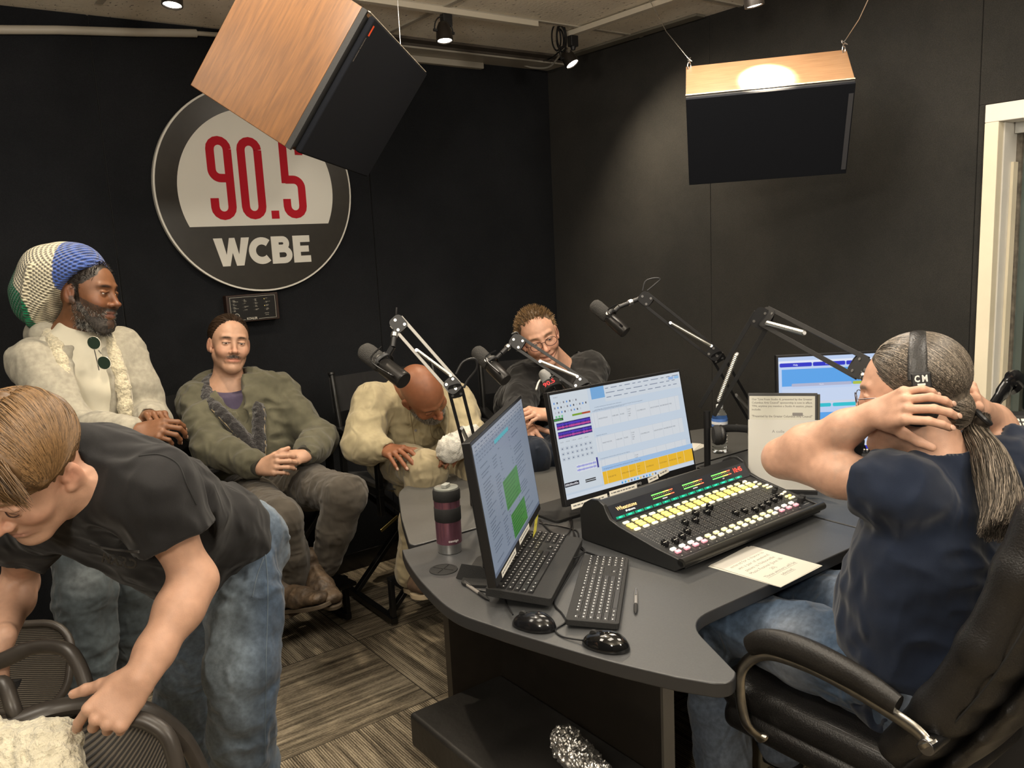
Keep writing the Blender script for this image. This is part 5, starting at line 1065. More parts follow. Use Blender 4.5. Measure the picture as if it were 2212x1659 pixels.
tx0, tx1 = tv[:, 0].min(), tv[:, 0].max(); kk = .032 / (tx1 - tx0); V = [(mg[0] + .0394 * math.cos(a0_ + (x - (tx0 + tx1) / 2) * kk / .039), mg[1] + .0394 * math.sin(a0_ + (x - (tx0 + tx1) / 2) * kk / .039), mg[2] + .040 + y * kk) for x, y in tv]
MB().add(V, tf_).build('logo', plain('logo_white', (.8, .8, .78), .5), MG)
# sheets tucked under the console front
def sheet(name, label, corners, art, n=1, cat='paper', lift=0.0006):
    """corners: lower-left, lower-right, upper-left of the page, world"""
    ll, lr, ul = [np.array(p, float) for p in corners]; x = lr - ll; w = np.linalg.norm(x); x /= w; y = ul - ll; h = np.linalg.norm(y); y = y - x * (x @ y); y /= np.linalg.norm(y); z = np.cross(x, y); S = thing(name, label, cat, tuple((lr + ul) / 2))
    for k in range(n): m = MB(); a = .02 * (n - 1 - k) * (-1) ** k; m.T = M4(ll + z * lift * k, x * math.cos(a) + y * math.sin(a), -x * math.sin(a) + y * math.cos(a), z); m.box((0, 0, 0), (w, h, .0004)).build('sheet', plain('paper_' + str(k), (.60, .58, .51), .8), S)
    c = Canvas(); c.T = M4(ll + z * (lift * (n - 1) + .0005), x, y, z); art(c, w, h); c.build('print', attr_mat('print_art', .85), S); return S
def art_note(c, W, H):
    c.rect(.001, .001, W - .002, H - .002, (.62, .60, .52)); c.rect(.0, H * .80, W, H * .2, (.50, .48, .43)); ink = (.16, .15, .13)
    for j, tx in enumerate(['', '', 'entered for a chance to', 'win a pair of weekend', 'passes to Nelsonville', 'Music Festival (June 18-', '20).', 'Three winners will be', 'selected.']):
        y = H * (.93 - j * .095); c.text(W * .5, y, tx, .0115, ink, 0, 'c')
        if j >= 7: v = text_geo(tx)[0]; ww = (v[:, 0].max() - v[:, 0].min()) * .0115 / .7; c.rect(W * .5 - ww / 2, y - .004, ww, .001, ink)
n0, n1, n2 = PZ(1687, 1270, TZ), PZ(1780, 1219, TZ), PZ(1528, 1213, TZ)
x_ = n1 - n0; x_ /= np.linalg.norm(x_); y_ = np.cross([0, 0, 1], x_)
sheet('printed_notes', 'printed contest note tucked under the front rail of the mixing console', (n0 + [0, 0, .0006], n0 + x_ * .20 + [0, 0, .0006], n0 + y_ * .22 + [0, 0, .0006]), art_note, 3)
# copy stand
st_tl, st_tr = PD(1616, 849, 2.90), PD(1766, 849, 2.84); xs_ = st_tr - st_tl; xs_[2] = 0; wS = np.linalg.norm(xs_); xs_ /= wS; fw = np.cross(xs_, [0, 0, 1.]); fw /= np.linalg.norm(fw)
hS = (st_tl[2] - TZ - .014) / math.cos(.10); ups = np.array([0, 0, 1.]) * math.cos(.10) - fw * math.sin(.10); bl = st_tl - ups * hS; bl = bl + np.array([0, 0, max(0, TZ + .012 - bl[2])]) 
CS = thing('copy_stand', 'tilted copy stand with printed announcements, beside the console', 'copy stand', tuple(bl + xs_ * wS / 2)); m = MB(); m.T = M4(bl, xs_, ups, np.cross(xs_, ups)); m.box((0, 0, -.004), (wS, hS, 0)).build('board', plain('stand_grey', (.05, .05, .05), .5), CS, bevel=.001)
m = MB(); m.T = M4(bl, xs_, ups, np.cross(xs_, ups)); m.box((0, 0, 0), (wS, .012, .02)).build('lip', M_BLACK, CS); m = MB(); m.T = M4(bl, xs_, ups, np.cross(xs_, ups)); m.box((wS + .0, .02, -.004), (wS + .008, hS - .004, .006)).build('clip_edge', plain('stand_olive', (.06, .055, .04), .5), CS)
MB().tube([bl + ups * .25 - np.cross(xs_, ups) * .01 + xs_ * wS / 2, (bl + xs_ * wS / 2 - fw * .16) * [1, 1, 0] + [0, 0, TZ + .006]], .006, 8).build('prop_leg', M_BLACK, CS)
ns_ = np.cross(xs_, ups)
def art_a(c, W, H):
    c.rect(0, 0, W, H, (.58, .57, .50)); ink = (.20, .19, .17)
    for j, (tx, b) in enumerate((('Our "Live From Studio A, presented by the Greater', 1), ('Columbus Arts Council" sponsorship is now in effect.', 1), ('TFN, anytime you mention a Studio A session, please', 1), ('include:', 1), ('', 0), ('"Presented by the Greater Columbus Arts Council"', 2), ('', 0), ('This is especially important for session days.', 1))):
        if tx: c.text(W * .04, H * .93 - j * .0118, tx, .0066 if b < 2 else .0076, ink, .02, 'l', W * (.92 if len(tx) > 30 else .14))
    c.rr(W * .66, H - .068, .034, .011, .002, (.22, .21, .2))
sa = bl + ups * (hS - .215) + xs_ * .004 + ns_ * .002; sheet('announcement_sheet', 'upper sheet on the copy stand about the arts council sponsorship', (sa, sa + xs_ * (wS - .012), sa + ups * .205), art_a)
def art_b(c, W, H): c.rect(0, 0, W, H, (.60, .59, .55)); c.text(W * .5, H - .045, 'A colle', .010, (.22, .22, .22), 0, 'r')
sb = bl + ups * .0 + xs_ * .0 + ns_ * .008 + ups * .014; sheet('announcement_sheet', 'lower blank-looking sheet leaning on the copy stand, partly hidden by an elbow', (sb, sb + xs_ * (wS + .012), sb + ups * (hS - .105)), art_b)
# papers and bottle at the back
p0 = PZ(1487, 975, TZ + .001); S_ = thing('paper_stack', 'loose papers on the back table behind the wide monitor, left of the bottle', 'paper', tuple(p0))
for k in range(4): m = MB(); a = .2 + .08 * k; m.T = M4(p0 + [.0, .0, .0012 * k], (math.cos(a), math.sin(a), 0), (-math.sin(a), math.cos(a), 0), (0, 0, 1)); m.box((-.12, -.02, 0), (.13, .15, .0008)).build('sheet', plain('page', (.70, .68, .62), .8), S_)
bt = PZ(1555, 977, TZ); bt[2] = TZ; BT = thing('water_bottle', 'clear plastic water bottle with a blue label on the back table', 'bottle', tuple(bt))
mw, tw, bw = nt('bottle_plastic'); bw.inputs['Transmission Weight'].default_value = 1; bw.inputs['Roughness'].default_value = .04; bw.inputs['IOR'].default_value = 1.25; bw.inputs['Base Color'].default_value = (.92, .96, .97, 1)
prof = [(.022, 0), (.030, .004), (.032, .012)] + [(.032 - .0022 * (math.sin(h * 420) > 0), h) for h in np.linspace(.015, .105, 24)] + [(.0325, .110), (.0325, .150), (.030, .160), (.022, .178), (.013, .190), (.0125, .196)]
MB().lathe(prof, bt, (0, 0, 1), 36).build('bottle_body', mw, BT, smooth=True); MB().lathe([(.0329, .112), (.0331, .113), (.0331, .147), (.0329, .148)], bt, (0, 0, 1), 36, cap=False).build('label_band', plain('label_blue', (.10, .22, .58), .4), BT, smooth=True); MB().lathe([(.0334, .124), (.0334, .136)], bt, (0, 0, 1), 36, cap=False).build('label_stripe', plain('label_white', (.8, .82, .85), .4), BT)
MB().lathe([(.0145, .190), (.0145, .203), (.013, .205)], bt, (0, 0, 1), 24).build('cap', plain('cap_clear', (.75, .78, .8), .3), BT, bevel=.001)
def headset(nm, label, c, x, y, z, r=.075, mat=M_BLACKM, cups=True):
    S = thing(nm, label, 'headphones', tuple(c)); c = np.array(c, float)
    MB().tube([c + x * r * math.cos(a) + z * (r * 1.1) * math.sin(a) for a in np.linspace(-.1, PI + .1, 24)], .009, 10, flat=(1.6, .6), up=y).build('headband', mat, S, smooth=True)
    for s in (-1, 1):
        q = c + x * s * (r - .005) - z * .012; MB().lathe([(.030, -.012), (.036, -.006), (.036, .006), (.030, .014), (.012, .016)], q, x * s, 28).build('ear_cup', mat, S, smooth=True); MB().tube([q - x * s * .014 + y * .026 * math.cos(a) + z * .032 * math.sin(a) for a in np.linspace(0, 2 * PI, 25)[:-1]], .010, 10, closed=True).build('ear_pad', M_LEATH, S, smooth=True)
    return S
hp = PD(1590, 936, 3.0); headset('headphones', 'black headphones lying on the back table behind the water bottle', hp - [0, 0, .0], np.array([.8, -.6, 0]), np.array([.0, .0, 1.]), np.array([.6, .8, 0]) * 1.0)
# rack unit, phone and handset by the window
rk = np.array([2.67, .90, TZ]); RK = thing('rack_unit', 'black equipment box at the right edge of the picture, under the desk phone', 'equipment box', tuple(rk)); rr_ = rotz(math.radians(-2))
MB().cbox(rk + [0.1, 0.1, .115], (.42, .48, .23)).build('case', M_BLACK, RK, bevel=.004); c = Canvas(); c.T = M4(rk + [-.1105, .34, .02], (0, -1, 0), (0, 0, 1), (-1, 0, 0)); c.rect(0, .02, .46, .18, (.014, .014, .015)); c.rect(.02, .17, .2, .004, (.3, .3, .3)); 
for j in range(7): c.disc(.03 + j * .06, .15, .004, G(.5))
c.build('front_panel', attr_mat('rack_art', .4), RK)
ph0 = np.array([2.715, 1.125, TZ + .225]); PH = thing('desk_phone', 'black desk phone with white keypad and a glossy handset by the window', 'telephone', tuple(ph0)); fr_ = np.array([-.80, -.6, 0]); sx_ = np.array([.6, -.8, 0]); upv = np.array([0, 0, 1.]); tl_ = fr_ * -math.cos(.45) + upv * math.sin(.45); nn_ = np.cross(sx_, tl_); nn_ *= np.sign(nn_[2])
m = MB(); m.T = M4(ph0 + [0, 0, .012], sx_, tl_, np.cross(sx_, tl_)); m.prism(rrect(.24, .20, .015, 4), 0, .035); m.build('base', M_BLACK, PH, bevel=.004); c = Canvas(); c.T = M4(ph0 + [0, 0, .012], sx_, tl_, np.cross(sx_, tl_)) @ TR((0, 0, .0355)); c.rect(-.02, -.085, .13, .16, (.03, .03, .03))
for i in range(5):
    for j in range(7): c.rr(-.012 + i * .023, -.075 + j * .02, .018, .014, .002, (.72, .70, .62))
c.build('keypad', attr_mat('keypad_art', .5), PH)
for k, (off, hgt) in enumerate(((-.085, .065),)): hd = [ph0 + sx_ * off + tl_ * t + nn_ * (hgt + .022 * (1 - (t / .1) ** 2)) for t in np.linspace(-.105, .105, 12)]; MB().tube(hd, [.024, .026, .022, .017, .015, .015, .015, .015, .017, .022, .026, .024], 12, flat=(1.25, .8)).build('handset', M_BLACKG, PH, smooth=True)
for s in (-.08, .08): MB().cbox(ph0 + sx_ * -.085 + tl_ * s + nn_ * .05, (.03, .02, .04), np.stack([sx_, tl_, nn_], 1)).build('cradle', M_BLACK, PH)
MB().tube(spline([ph0 + sx_ * -.1 + [0, 0, .02] + np.array([-.0 - .02 * k, -.02 * k, .004 * (k % 2)]) for k in range(6)], 4), .004, 6).build('coiled_cord', plain('cord_grey', (.1, .1, .1), .4), PH, smooth=True)
ph1 = np.array([2.93, 1.32, TZ]); P2 = thing('desk_phone', 'second black handset standing behind the desk phone, against the white window frame', 'telephone', tuple(ph1))
hd = [PD(2128, 905, 2.45), PD(2150, 870, 2.48), PD(2172, 838, 2.5), PD(2186, 822, 2.5), PD(2196, 832, 2.52)]; MB().tube(spline(hd, 5), [.016] * 8 + [.020] * 6 + [.026] * 7, 12, flat=(1.35, .8)).build('handset', M_BLACKG, P2, smooth=True); MB().tube([hd[0] + [0, 0, -.0], (hd[0][0], hd[0][1], TZ + .01)], .03, 10).build('base', M_BLACK, P2, smooth=True)
# ================================================================= MICROPHONES AND BOOM ARMS
M_FOAM = plain('foam_grey', (.045, .043, .040), .95, bump=.6, bscale=260); M_MIC = plain('mic_dark', (.030, .028, .026), .32, .5); M_SPR = plain('spring_steel', (.50, .49, .45), .32, .9, nscale=5, namt=.05)
def mic(label, tail, head, yoke_dir, foam=M_FOAM, body=M_MIC, flag=False):
    """head: foam end, tail: capped end"""
    t, h = np.array(tail, float), np.array(head, float); ax = h - t; Ln = np.linalg.norm(ax); ax /= Ln; k = Ln / .19; S = thing('studio_microphone', label, 'microphone', tuple(t))
    MB().lathe([(.0, -.001), (.024 * k, 0), (.0265 * k, .003), (.0265 * k, .085 * k), (.025 * k, .09 * k)], t, ax, 30).build('body', body, S, smooth=True); MB().lathe([(.020 * k, .09 * k), (.022 * k, .094 * k), (.022 * k, .100 * k), (.020 * k, .104 * k)], t, ax, 24).build('neck_ring', M_BLACK, S, smooth=True)
    MB().lathe([(.024 * k, .098 * k), (.0285 * k, .104 * k), (.029 * k, .165 * k), (.026 * k, .180 * k), (.018 * k, .188 * k), (.0, .190 * k)], t, ax, 30).build('foam_windscreen', foam, S, smooth=True)
    yd = np.array(yoke_dir, float); yd = yd - ax * (yd @ ax); yd /= np.linalg.norm(yd); sd = np.cross(ax, yd); c = t + ax * .098 * k
    MB().tube([c + sd * .036 * k * math.cos(a) + yd * .036 * k * math.sin(a) for a in np.linspace(-.2, PI + .2, 18)], .0055 * k, 8, flat=(1.7, .7), up=ax).build('yoke', M_BLACK, S, smooth=True)
    for s in (-1, 1): MB().cyl(c + sd * s * .026 * k, c + sd * s * .044 * k, .0075 * k).build('yoke_bolt', M_STEEL, S)
    MB().tube([c + yd * .036 * k, c + yd * .060 * k], .009 * k, 10).build('mount_stub', M_BLACK, S)
    cb = c - sd * .036 * k; MB().tube(spline([t + ax * .03 * k - sd * .026 * k, t + ax * .02 * k - sd * .042 * k, cb - sd * .02 * k, cb + yd * .05 * k - sd * .01 * k], 5), .0028, 7).build('mic_cable', M_BLACKG, S, smooth=True)
    return S, c + yd * .060 * k
def boom(label, pts, mount, springs=True, bs=1.25, bar=M_BLACK, bar2=None, clamp=None):
    """pts: foot, elbow, tip ; twin bars with springs, pivot plates; mount: microphone stub"""
    foot, el, tip = [np.array(p, float) for p in pts]; S = thing('boom_arm', label, 'microphone arm', tuple(foot)); vw = np.array([0, 0, CAMH]) - el; vw /= np.linalg.norm(vw)
    for i, (a, b) in enumerate(((foot, el), (el, tip))):
        ax = b - a; Ln = np.linalg.norm(ax); ax /= Ln; n = np.cross(ax, vw); n /= np.linalg.norm(n); mt = bar2 if (i == 1 and bar2) else bar
        for s in (-1, 1):
            for d in (-1, 1): MB().cbox((a + b) / 2 + n * s * .017 * bs + vw * d * .011, (.0085 * bs, .008, Ln), np.stack(frame(ax, n), 1)).build('bar', mt, S, bevel=.001)
        if springs:
            for d in (-1, 1):
                p0 = a + ax * (.04 if i else .06) + n * (.016) + vw * d * .022; p1 = a + ax * min(.24, Ln * .6) - n * .012 + vw * d * .022; m = MB(); x, y, z = frame(p1 - p0); Ls = np.linalg.norm(p1 - p0); nt_ = int(Ls / .0032)
                pr = [((.0048 + .0009 * (j % 2)) * bs / 1.1, j * Ls / nt_) for j in range(nt_ + 1)]; m.lathe(pr, p0, z, 12); sp_ = m.build('spring', M_SPR, S, smooth=True)
                for q in (p0, p1): MB().cyl(q - vw * .004, q + vw * .006, .0055).build('spring_pin', M_STEEL, sp_)
    ax = (tip - el) / np.linalg.norm(tip - el); ay = (el - foot) / np.linalg.norm(el - foot)
    for P, A_ in ((el, ax), (el, -ay), (tip, -ax)):
        n = np.cross(A_, vw); n /= np.linalg.norm(n); q = P + A_ * .012
        for d in (-1, 1):
            m = MB(); m.T = M4(q + vw * d * .019, A_, n, vw); m.prism(rrect(.042 * bs, .038 * bs, .012 * bs, 4), -.0015, .0015); pp_ = m.build('pivot_plate', M_BLACK, S)
            for u, v in ((.012 * bs, .011 * bs), (.012 * bs, -.011 * bs), (-.012 * bs, 0)): m = MB(); m.T = M4(q + vw * d * .019, A_, n, vw); m.cyl((u, v, -.003), (u, v, .004), .0048, seg=10); m.build('bolt_head', M_STEEL, pp_)
    mt_ = np.array(mount, float); mid = lerp(tip, mt_, .45); MB().cyl(tip, mid, .009).build('tip_joint', M_BLACK, S); MB().cyl(mid, lerp(tip, mt_, .62), .0115).build('steel_collar', M_STEEL, S, bevel=.002); MB().cyl(lerp(tip, mt_, .62), mt_, .0085).build('threaded_stub', M_BLACK, S)
    MB().cyl(foot, (foot[0], foot[1], TZ + .06), .012).build('riser', M_BLACK, S)
    MB().cbox((foot[0], foot[1], TZ + .03), (.05, .06, .06)).build('desk_clamp', M_BLACK, S, bevel=.004)
    return S, el, tip
FH = TZ + .09
# 1: left arm over the bald man
ma, ta = mic('grey-foamed studio microphone at the far left, in front of the bald man', PD(873, 823, 2.66), PD(783, 754, 2.76), PD(838, 700, 2.72) - PD(826, 790, 2.7))
f1 = PZ(1035, 1040, FH); boom('leftmost spring boom arm rising behind the angled monitor', (f1, PD(983, 838, 2.74), PD(856, 694, 2.74)), ta, bar2=plain('worn_bar', (.30, .29, .27), .4, .7))
tag(MB().tube(spline([PD(985, 808, 2.72), PD(1000, 782, 2.72), PD(1025, 775, 2.73), PD(1030, 795, 2.74), PD(1010, 822, 2.75), PD(1002, 838, 2.75)], 6), .004, 8).build('cable_loop', M_BLACK, smooth=True), 'black cable loop standing up from the leftmost boom arm elbow', 'cable')
tag(MB().tube(spline([PD(857, 664, 2.73), PD(856, 680, 2.73), PD(860, 692, 2.74)], 4), .003, 8).build('cable_loop', M_BLACK, smooth=True), 'short cable stub at the tip of the leftmost boom arm', 'cable')
# 2: second arm
mb_, tb_ = mic('grey-foamed studio microphone second from the left, in front of the smiling man', PD(1093, 822, 2.94), PD(1026, 755, 3.02), PD(1080, 745, 3.0) - PD(1058, 790, 2.98))
boom('boom arm reaching up from behind the wide monitor toward the man with glasses', (PZ(1330, 960, FH), PD(1262, 835, 2.98), PD(1112, 735, 3.02)), tb_)
tag(MB().tube(spline([PD(1105, 722, 3.02), PD(1118, 719, 3.02), PD(1122, 740, 3.02), PD(1116, 760, 3.02)], 5), .0035, 8).build('cable_loop', M_BLACK, smooth=True), 'thin cable looped at the tip of the second boom arm', 'cable')
# 3: grey mic with station flag peeking over the monitor
M_LG = plain('cable_mic_grey', (.30, .30, .29), .6, bump=.3, bscale=300)
mcx, tcx = mic('pale grey microphone with a 90.5 ring, peeking over the wide monitor', PD(1205, 862, 3.02), PD(1172, 802, 3.10), PD(1215, 800, 3.1) - PD(1188, 830, 3.06), foam=M_LG, body=M_BLACK)
mc0 = PD(1192, 838, 3.04); axm = PD(1172, 802, 3.10) - PD(1205, 862, 3.02); axm /= np.linalg.norm(axm); MB().lathe([(.036, -.016), (.038, -.014), (.038, .016), (.036, .018)], mc0, axm, 24).build('flag_ring', M_BLACKM, mcx, smooth=True)
vw = np.array([0, 0, CAMH]) - mc0; vw -= axm * (vw @ axm); vw /= np.linalg.norm(vw); rx = np.cross(axm, vw); c = Canvas(); c.T = M4(mc0 + vw * .0386, rx, axm, vw); c.text(0, -.009, '90.5', .018, (.8, .04, .05), .02, 'c', .045); c.build('flag_text', attr_mat('flag_art', .5), mcx)
MB().tube([tcx, PZ(1330, 960, TZ + .02)], .008, 8).build('stand_rod', M_BLACK, mcx); MB().tube(spline([PD(1158, 842, 3.05), PD(1166, 822, 3.08), PD(1185, 815, 3.1)], 4), .0035, 7).build('shock_band', M_WHITE, mcx, smooth=True)
# 4: far right arm
md, td = mic('dark studio microphone raised highest, against the right wall', PD(1352, 718, 3.16), PD(1280, 655, 3.22), PD(1352, 655, 3.2) - PD(1325, 690, 3.19))
boom('boom arm slanting up from behind the copy stand to the raised microphone', (PZ(1640, 925, FH), PD(1548, 768, 3.24), PD(1390, 642, 3.22)), td)
tag(MB().tube(spline([PD(1388, 628, 3.2), PD(1394, 608, 3.2), PD(1412, 601, 3.2), PD(1426, 603, 3.2), PD(1415, 614, 3.2), PD(1398, 628, 3.2)], 6), .003, 8).build('cable_loop', M_BLACK, smooth=True), 'thin cable looping above the raised microphone arm', 'cable')
# 5: host's arm
me_, te_ = mic('microphone close to the host\'s chin, half hidden by his arm', PD(1842, 1000, 2.42), PD(1850, 945, 2.30), np.array([.3, .2, 1.0]), foam=plain('foam_black', (.010, .010, .010), .9, bump=.4, bscale=250), body=plain('mic_nickel', (.22, .21, .19), .3, .8))
boom('near boom arm with bright springs, bending over toward the host', (PD(1527, 888, 3.06), PD(1650, 682, 2.90), PD(1862, 795, 2.40)), PD(1870, 830, 2.35), bs=1.75)
MB_ = MB().tube([PD(1870, 830, 2.35), PD(1874, 890, 2.33), te_], .006, 8).build('drop_rod', M_BLACK, me_)
# ================================================================= PEOPLE: shared anatomy
def cdir(r, u, t): v = r * CR[0] + u * CR[1] + t * CR[2]; return v / np.linalg.norm(v)     # right, up, toward the photographer
def headframe(o, fwd, up, s=1.0):
    y = np.array(fwd, float); y /= np.linalg.norm(y); z = np.array(up, float); z = z - y * (z @ y); z /= np.linalg.norm(z); x = np.cross(y, z); return M4(o, x * s, y * s, z * s), (x, y, z)
def loc_(T, V): return (V - T[:3, 3]) @ np.linalg.inv(T[:3, :3]).T
class HF:
    """head in its own frame: x right of the person, y forward, z up, origin between the eyes' level; scaled by s"""
    def __init__(h, f, o, fwd, up, s=1.0): h.f = f; h.s = s; h.T, (h.x, h.y, h.z) = headframe(o, fwd, up); h.o = np.array(o, float)
    def p(h, a): a = np.array(a, float) * h.s; return h.o + h.x * a[0] + h.y * a[1] + h.z * a[2]
    def R(h): return np.stack([h.x, h.y, h.z], 1)
    def loc(h, V): return ((V - h.o) @ h.R()) / h.s
    def cone(h, a, b, ra, rb=None, k=.01, op='u'): h.f.cone(h.p(a), h.p(b), ra * h.s, None if rb is None else rb * h.s, k, op)
    def ell(h, c, r, k=.01, op='u', rot=None): h.f.ell(h.p(c), np.array(r) * h.s, h.R() if rot is None else h.R() @ rot, k, op)
def build_head(h, smile=0.0, mouth_open=0.0, jaw=1.0, nose=1.0, ears=True, brow=1.0, hairline=True, neck=None, full=1.0, lid=.0015):
    h.ell((0, -.020, .036), (.0755 * full, .096, .084), k=.01); h.ell((0, .028, .000), (.064 * full, .060, .085), k=.03); h.ell((0, .030, -.055), (.050 * jaw, .050, .055), k=.03)
    for s in (-1, 1):
        h.cone((s * .052 * jaw, -.006, -.048), (s * .022 * jaw, .060, -.100), .018, .015, k=.025)          # jaw line
        h.ell((s * .040, .056, -.028), (.024, .023, .022 + .004 * smile), k=.022)                          # cheekbone
        if smile: h.ell((s * .036, .068, -.040 + .004 * smile), (.017, .016, .015), k=.014)
        h.cone((s * .012, .083, .024), (s * .042, .070, .026), .0085 * brow, .007, k=.014)                 # brow ridge
        h.ell((s * .031, .094, .003), (.019, .017, .013), k=.014, op='s')                                  # socket
        h.ell((s * .031, .0725, .001), (.0150, .0135, .0135), k=.004)                                      # lids over the ball
        h.cone((s * .020, .0845, .0), (s * .043, .0800, .0005), lid, k=.002, op='s')                  # lid opening
        h.cone((s * .017, .086, .007), (s * .045, .079, .006), .0022, k=.004)
        h.cone((s * .021, .087, -.052), (s * .033, .070, -.078), .0035, k=.012, op='s') if smile else None
    h.cone((0, .030, -.086), (0, .064, -.104), .024, .019, k=.025); h.ell((0, .074, -.101), (.021 * jaw, .016, .015), k=.014)                # chin
    h.cone((0, .083, .012), (0, .100, -.026), .0075, .0095, k=.012); h.ell((0, .1035 + .002 * nose, -.034), (.0115 * nose, .0115 * nose, .0095), k=.008)
    for s in (-1, 1): h.ell((s * .0125 * nose, .0930, -.0375), (.0075 * nose, .0095, .0072), k=.006); h.ell((s * .0065, .0990, -.0440), (.0038, .0050, .0035), k=.003, op='s')
    w = .024 + .007 * smile; up = .005 * smile; mo = mouth_open
    h.ell((0, .070, -.064), (.030, .020, .022), k=.015)                                                    # muzzle
    P = lambda t, z, y: (w * t, y - .016 * t * t - .006 * smile * t * t, z + up * t * t)
    up_l = [P(t, -.0625 + .002 * (1 - abs(t)), .0895) for t in (-1, -.5, 0, .5, 1)]; lo_l = [P(t, -.0735 - .010 * mo * (1 - t * t), .0880 - .001 * mo) for t in (-1, -.5, 0, .5, 1)]
    for a, b in zip(up_l, up_l[1:]): h.cone(a, b, .0044, k=.006)
    for a, b in zip(lo_l, lo_l[1:]): h.cone(a, b, .0052, k=.006)
    ml = [P(t, -.0680 - .004 * mo, .094) for t in (-1, -.5, 0, .5, 1)]
    for a, b in zip(ml, ml[1:]): h.cone(a, b, .0012 + .0048 * mo, k=.002, op='s')
    if ears:
        for s in (-1, 1):
            r_ = rotz(s * .38) @ rotx(-.15); h.ell((s * .078 * full, -.012, -.006), (.0085, .0185, .031), k=.006, rot=r_); h.ell((s * .086 * full, -.006, -.002), (.006, .010, .019), k=.004, op='s', rot=r_); h.ell((s * .075 * full, .000, -.030), (.006, .009, .010), k=.006)
            h.cone((s * .083 * full, -.012, .008), (s * .081 * full, -.008, -.014), .0026, k=.003)
def skin_paint(h, base, lips=None, brow=None, stub=None, stub_col=None, ears_red=.12, freckle=.06, scalp=None, extra=None):
    base = np.array(base); lips = np.array(lips if lips is not None else base * (1.0, .55, .55))
    def fn(V):
        q = h.loc(V); c = np.tile(base, (len(V), 1)); n = noise(V, 90)[:, None]; n2 = noise(V, 26, 7)[:, None]; c = c * (1 + freckle * n + freckle * n2)
        x, y, z = q.T; near = (np.abs(x) < .12) & (y > -.2) & (y < .15) & (np.abs(z) < .16)
        g = lambda cx, cy, cz, r: np.exp(-(((np.abs(x) - cx) ** 2 + (y - cy) ** 2 + (z - cz) ** 2) / r ** 2)) * near
        red = g(0, .105, -.036, .020) * .55 + g(.045, .070, -.035, .022) * .45 + g(.085, -.01, -.005, .028) * ears_red * 4; c = c * (1 - red[:, None] * np.array([-.05, .28, .28]))
        lm = np.exp(-((np.abs(x) / .030) ** 4)) * np.exp(-(((z + .068 - 4.5 * np.maximum(np.abs(x) - .012, 0) ** 2) / .0095) ** 4)) * (y > .066) * near; c = lerp(c, np.tile(lips, (len(V), 1)), (lm * .7)[:, None])
        em = np.exp(-(((np.abs(x) - .031) / .0135) ** 4) - (((z - .0005) / .0032) ** 4)) * (y > .07) * near; c = c * (1 - .55 * em[:, None])
        if brow is not None:
            bz = .0205 + .004 * np.cos((np.abs(x) - .030) / .018); bm = np.exp(-(((np.abs(x) - .031) / .0185) ** 4) - (((z - bz) / .0048) ** 4)) * (y > .055) * near; bm = bm * np.clip(.95 + .3 * noise(V, 520), 0, 1); c = lerp(c, np.tile(np.array(brow), (len(V), 1)), bm[:, None])
        if stub is not None:
            m = stub(x, y, z) * near; sc_ = np.array(stub_col); m = np.clip(m * (.75 + .55 * noise(V, 600)), 0, 1); c = lerp(c, np.tile(sc_, (len(V), 1)), m[:, None])
        if scalp is not None: m = np.clip(scalp(x, y, z), 0, 1) * near; c = lerp(c, np.tile(np.array(scalp_col_), (len(V), 1)), m[:, None])
        if extra is not None: c = extra(V, q, c)
        return np.clip(c, 0, 1)
    return fn
scalp_col_ = (.03, .02, .015)
M_EYE = attr_mat('eyeball', .12, coat=.5)
def eyes(h, parent, iris=(.10, .05, .02), gaze=(0, 0)):
    parent = body_of(parent)
    for s in (-1, 1):
        c = h.p((s * .031, .0735, .0008)); r = .0122 * h.s; gz = h.y + h.x * gaze[0] + h.z * gaze[1]; gz /= np.linalg.norm(gz); m = MB(); x, y, z = frame(gz, h.x)
        for a0, a1, col in ((0, .16, (.005, .005, .005)), (.16, .46, iris), (.46, PI * .75, (.62, .58, .54))):
            rg = [c + z * r * math.cos(a) + (np.cos(np.linspace(0, 2 * PI, 20, endpoint=False))[:, None] * x + np.sin(np.linspace(0, 2 * PI, 20, endpoint=False))[:, None] * y) * r * max(math.sin(a), 1e-4) for a in np.linspace(a0, a1, 5)]; m.ring(rg, False, False, col)
        m.f = [q[::-1] for q in m.f]; m.build('eye', M_EYE, parent, smooth=True)
M_TOOTH = plain('teeth', (.72, .66, .55), .3)
def teeth(h, parent, w=.022, smile=1):
    m = MB(); m.tube([h.p((w * t, .0800 - .015 * t * t, -.0665 + .006 * smile * t * t)) for t in np.linspace(-1, 1, 11)], .0042 * h.s, 8); m.build('teeth', M_TOOTH, parent, smooth=True)
FL = [(.043, .027, .021), (.047, .031, .022), (.044, .029, .021), (.034, .022, .018)]; FX = (.033, .0115, -.0105, -.030); FY = (.088, .093, .088, .078)
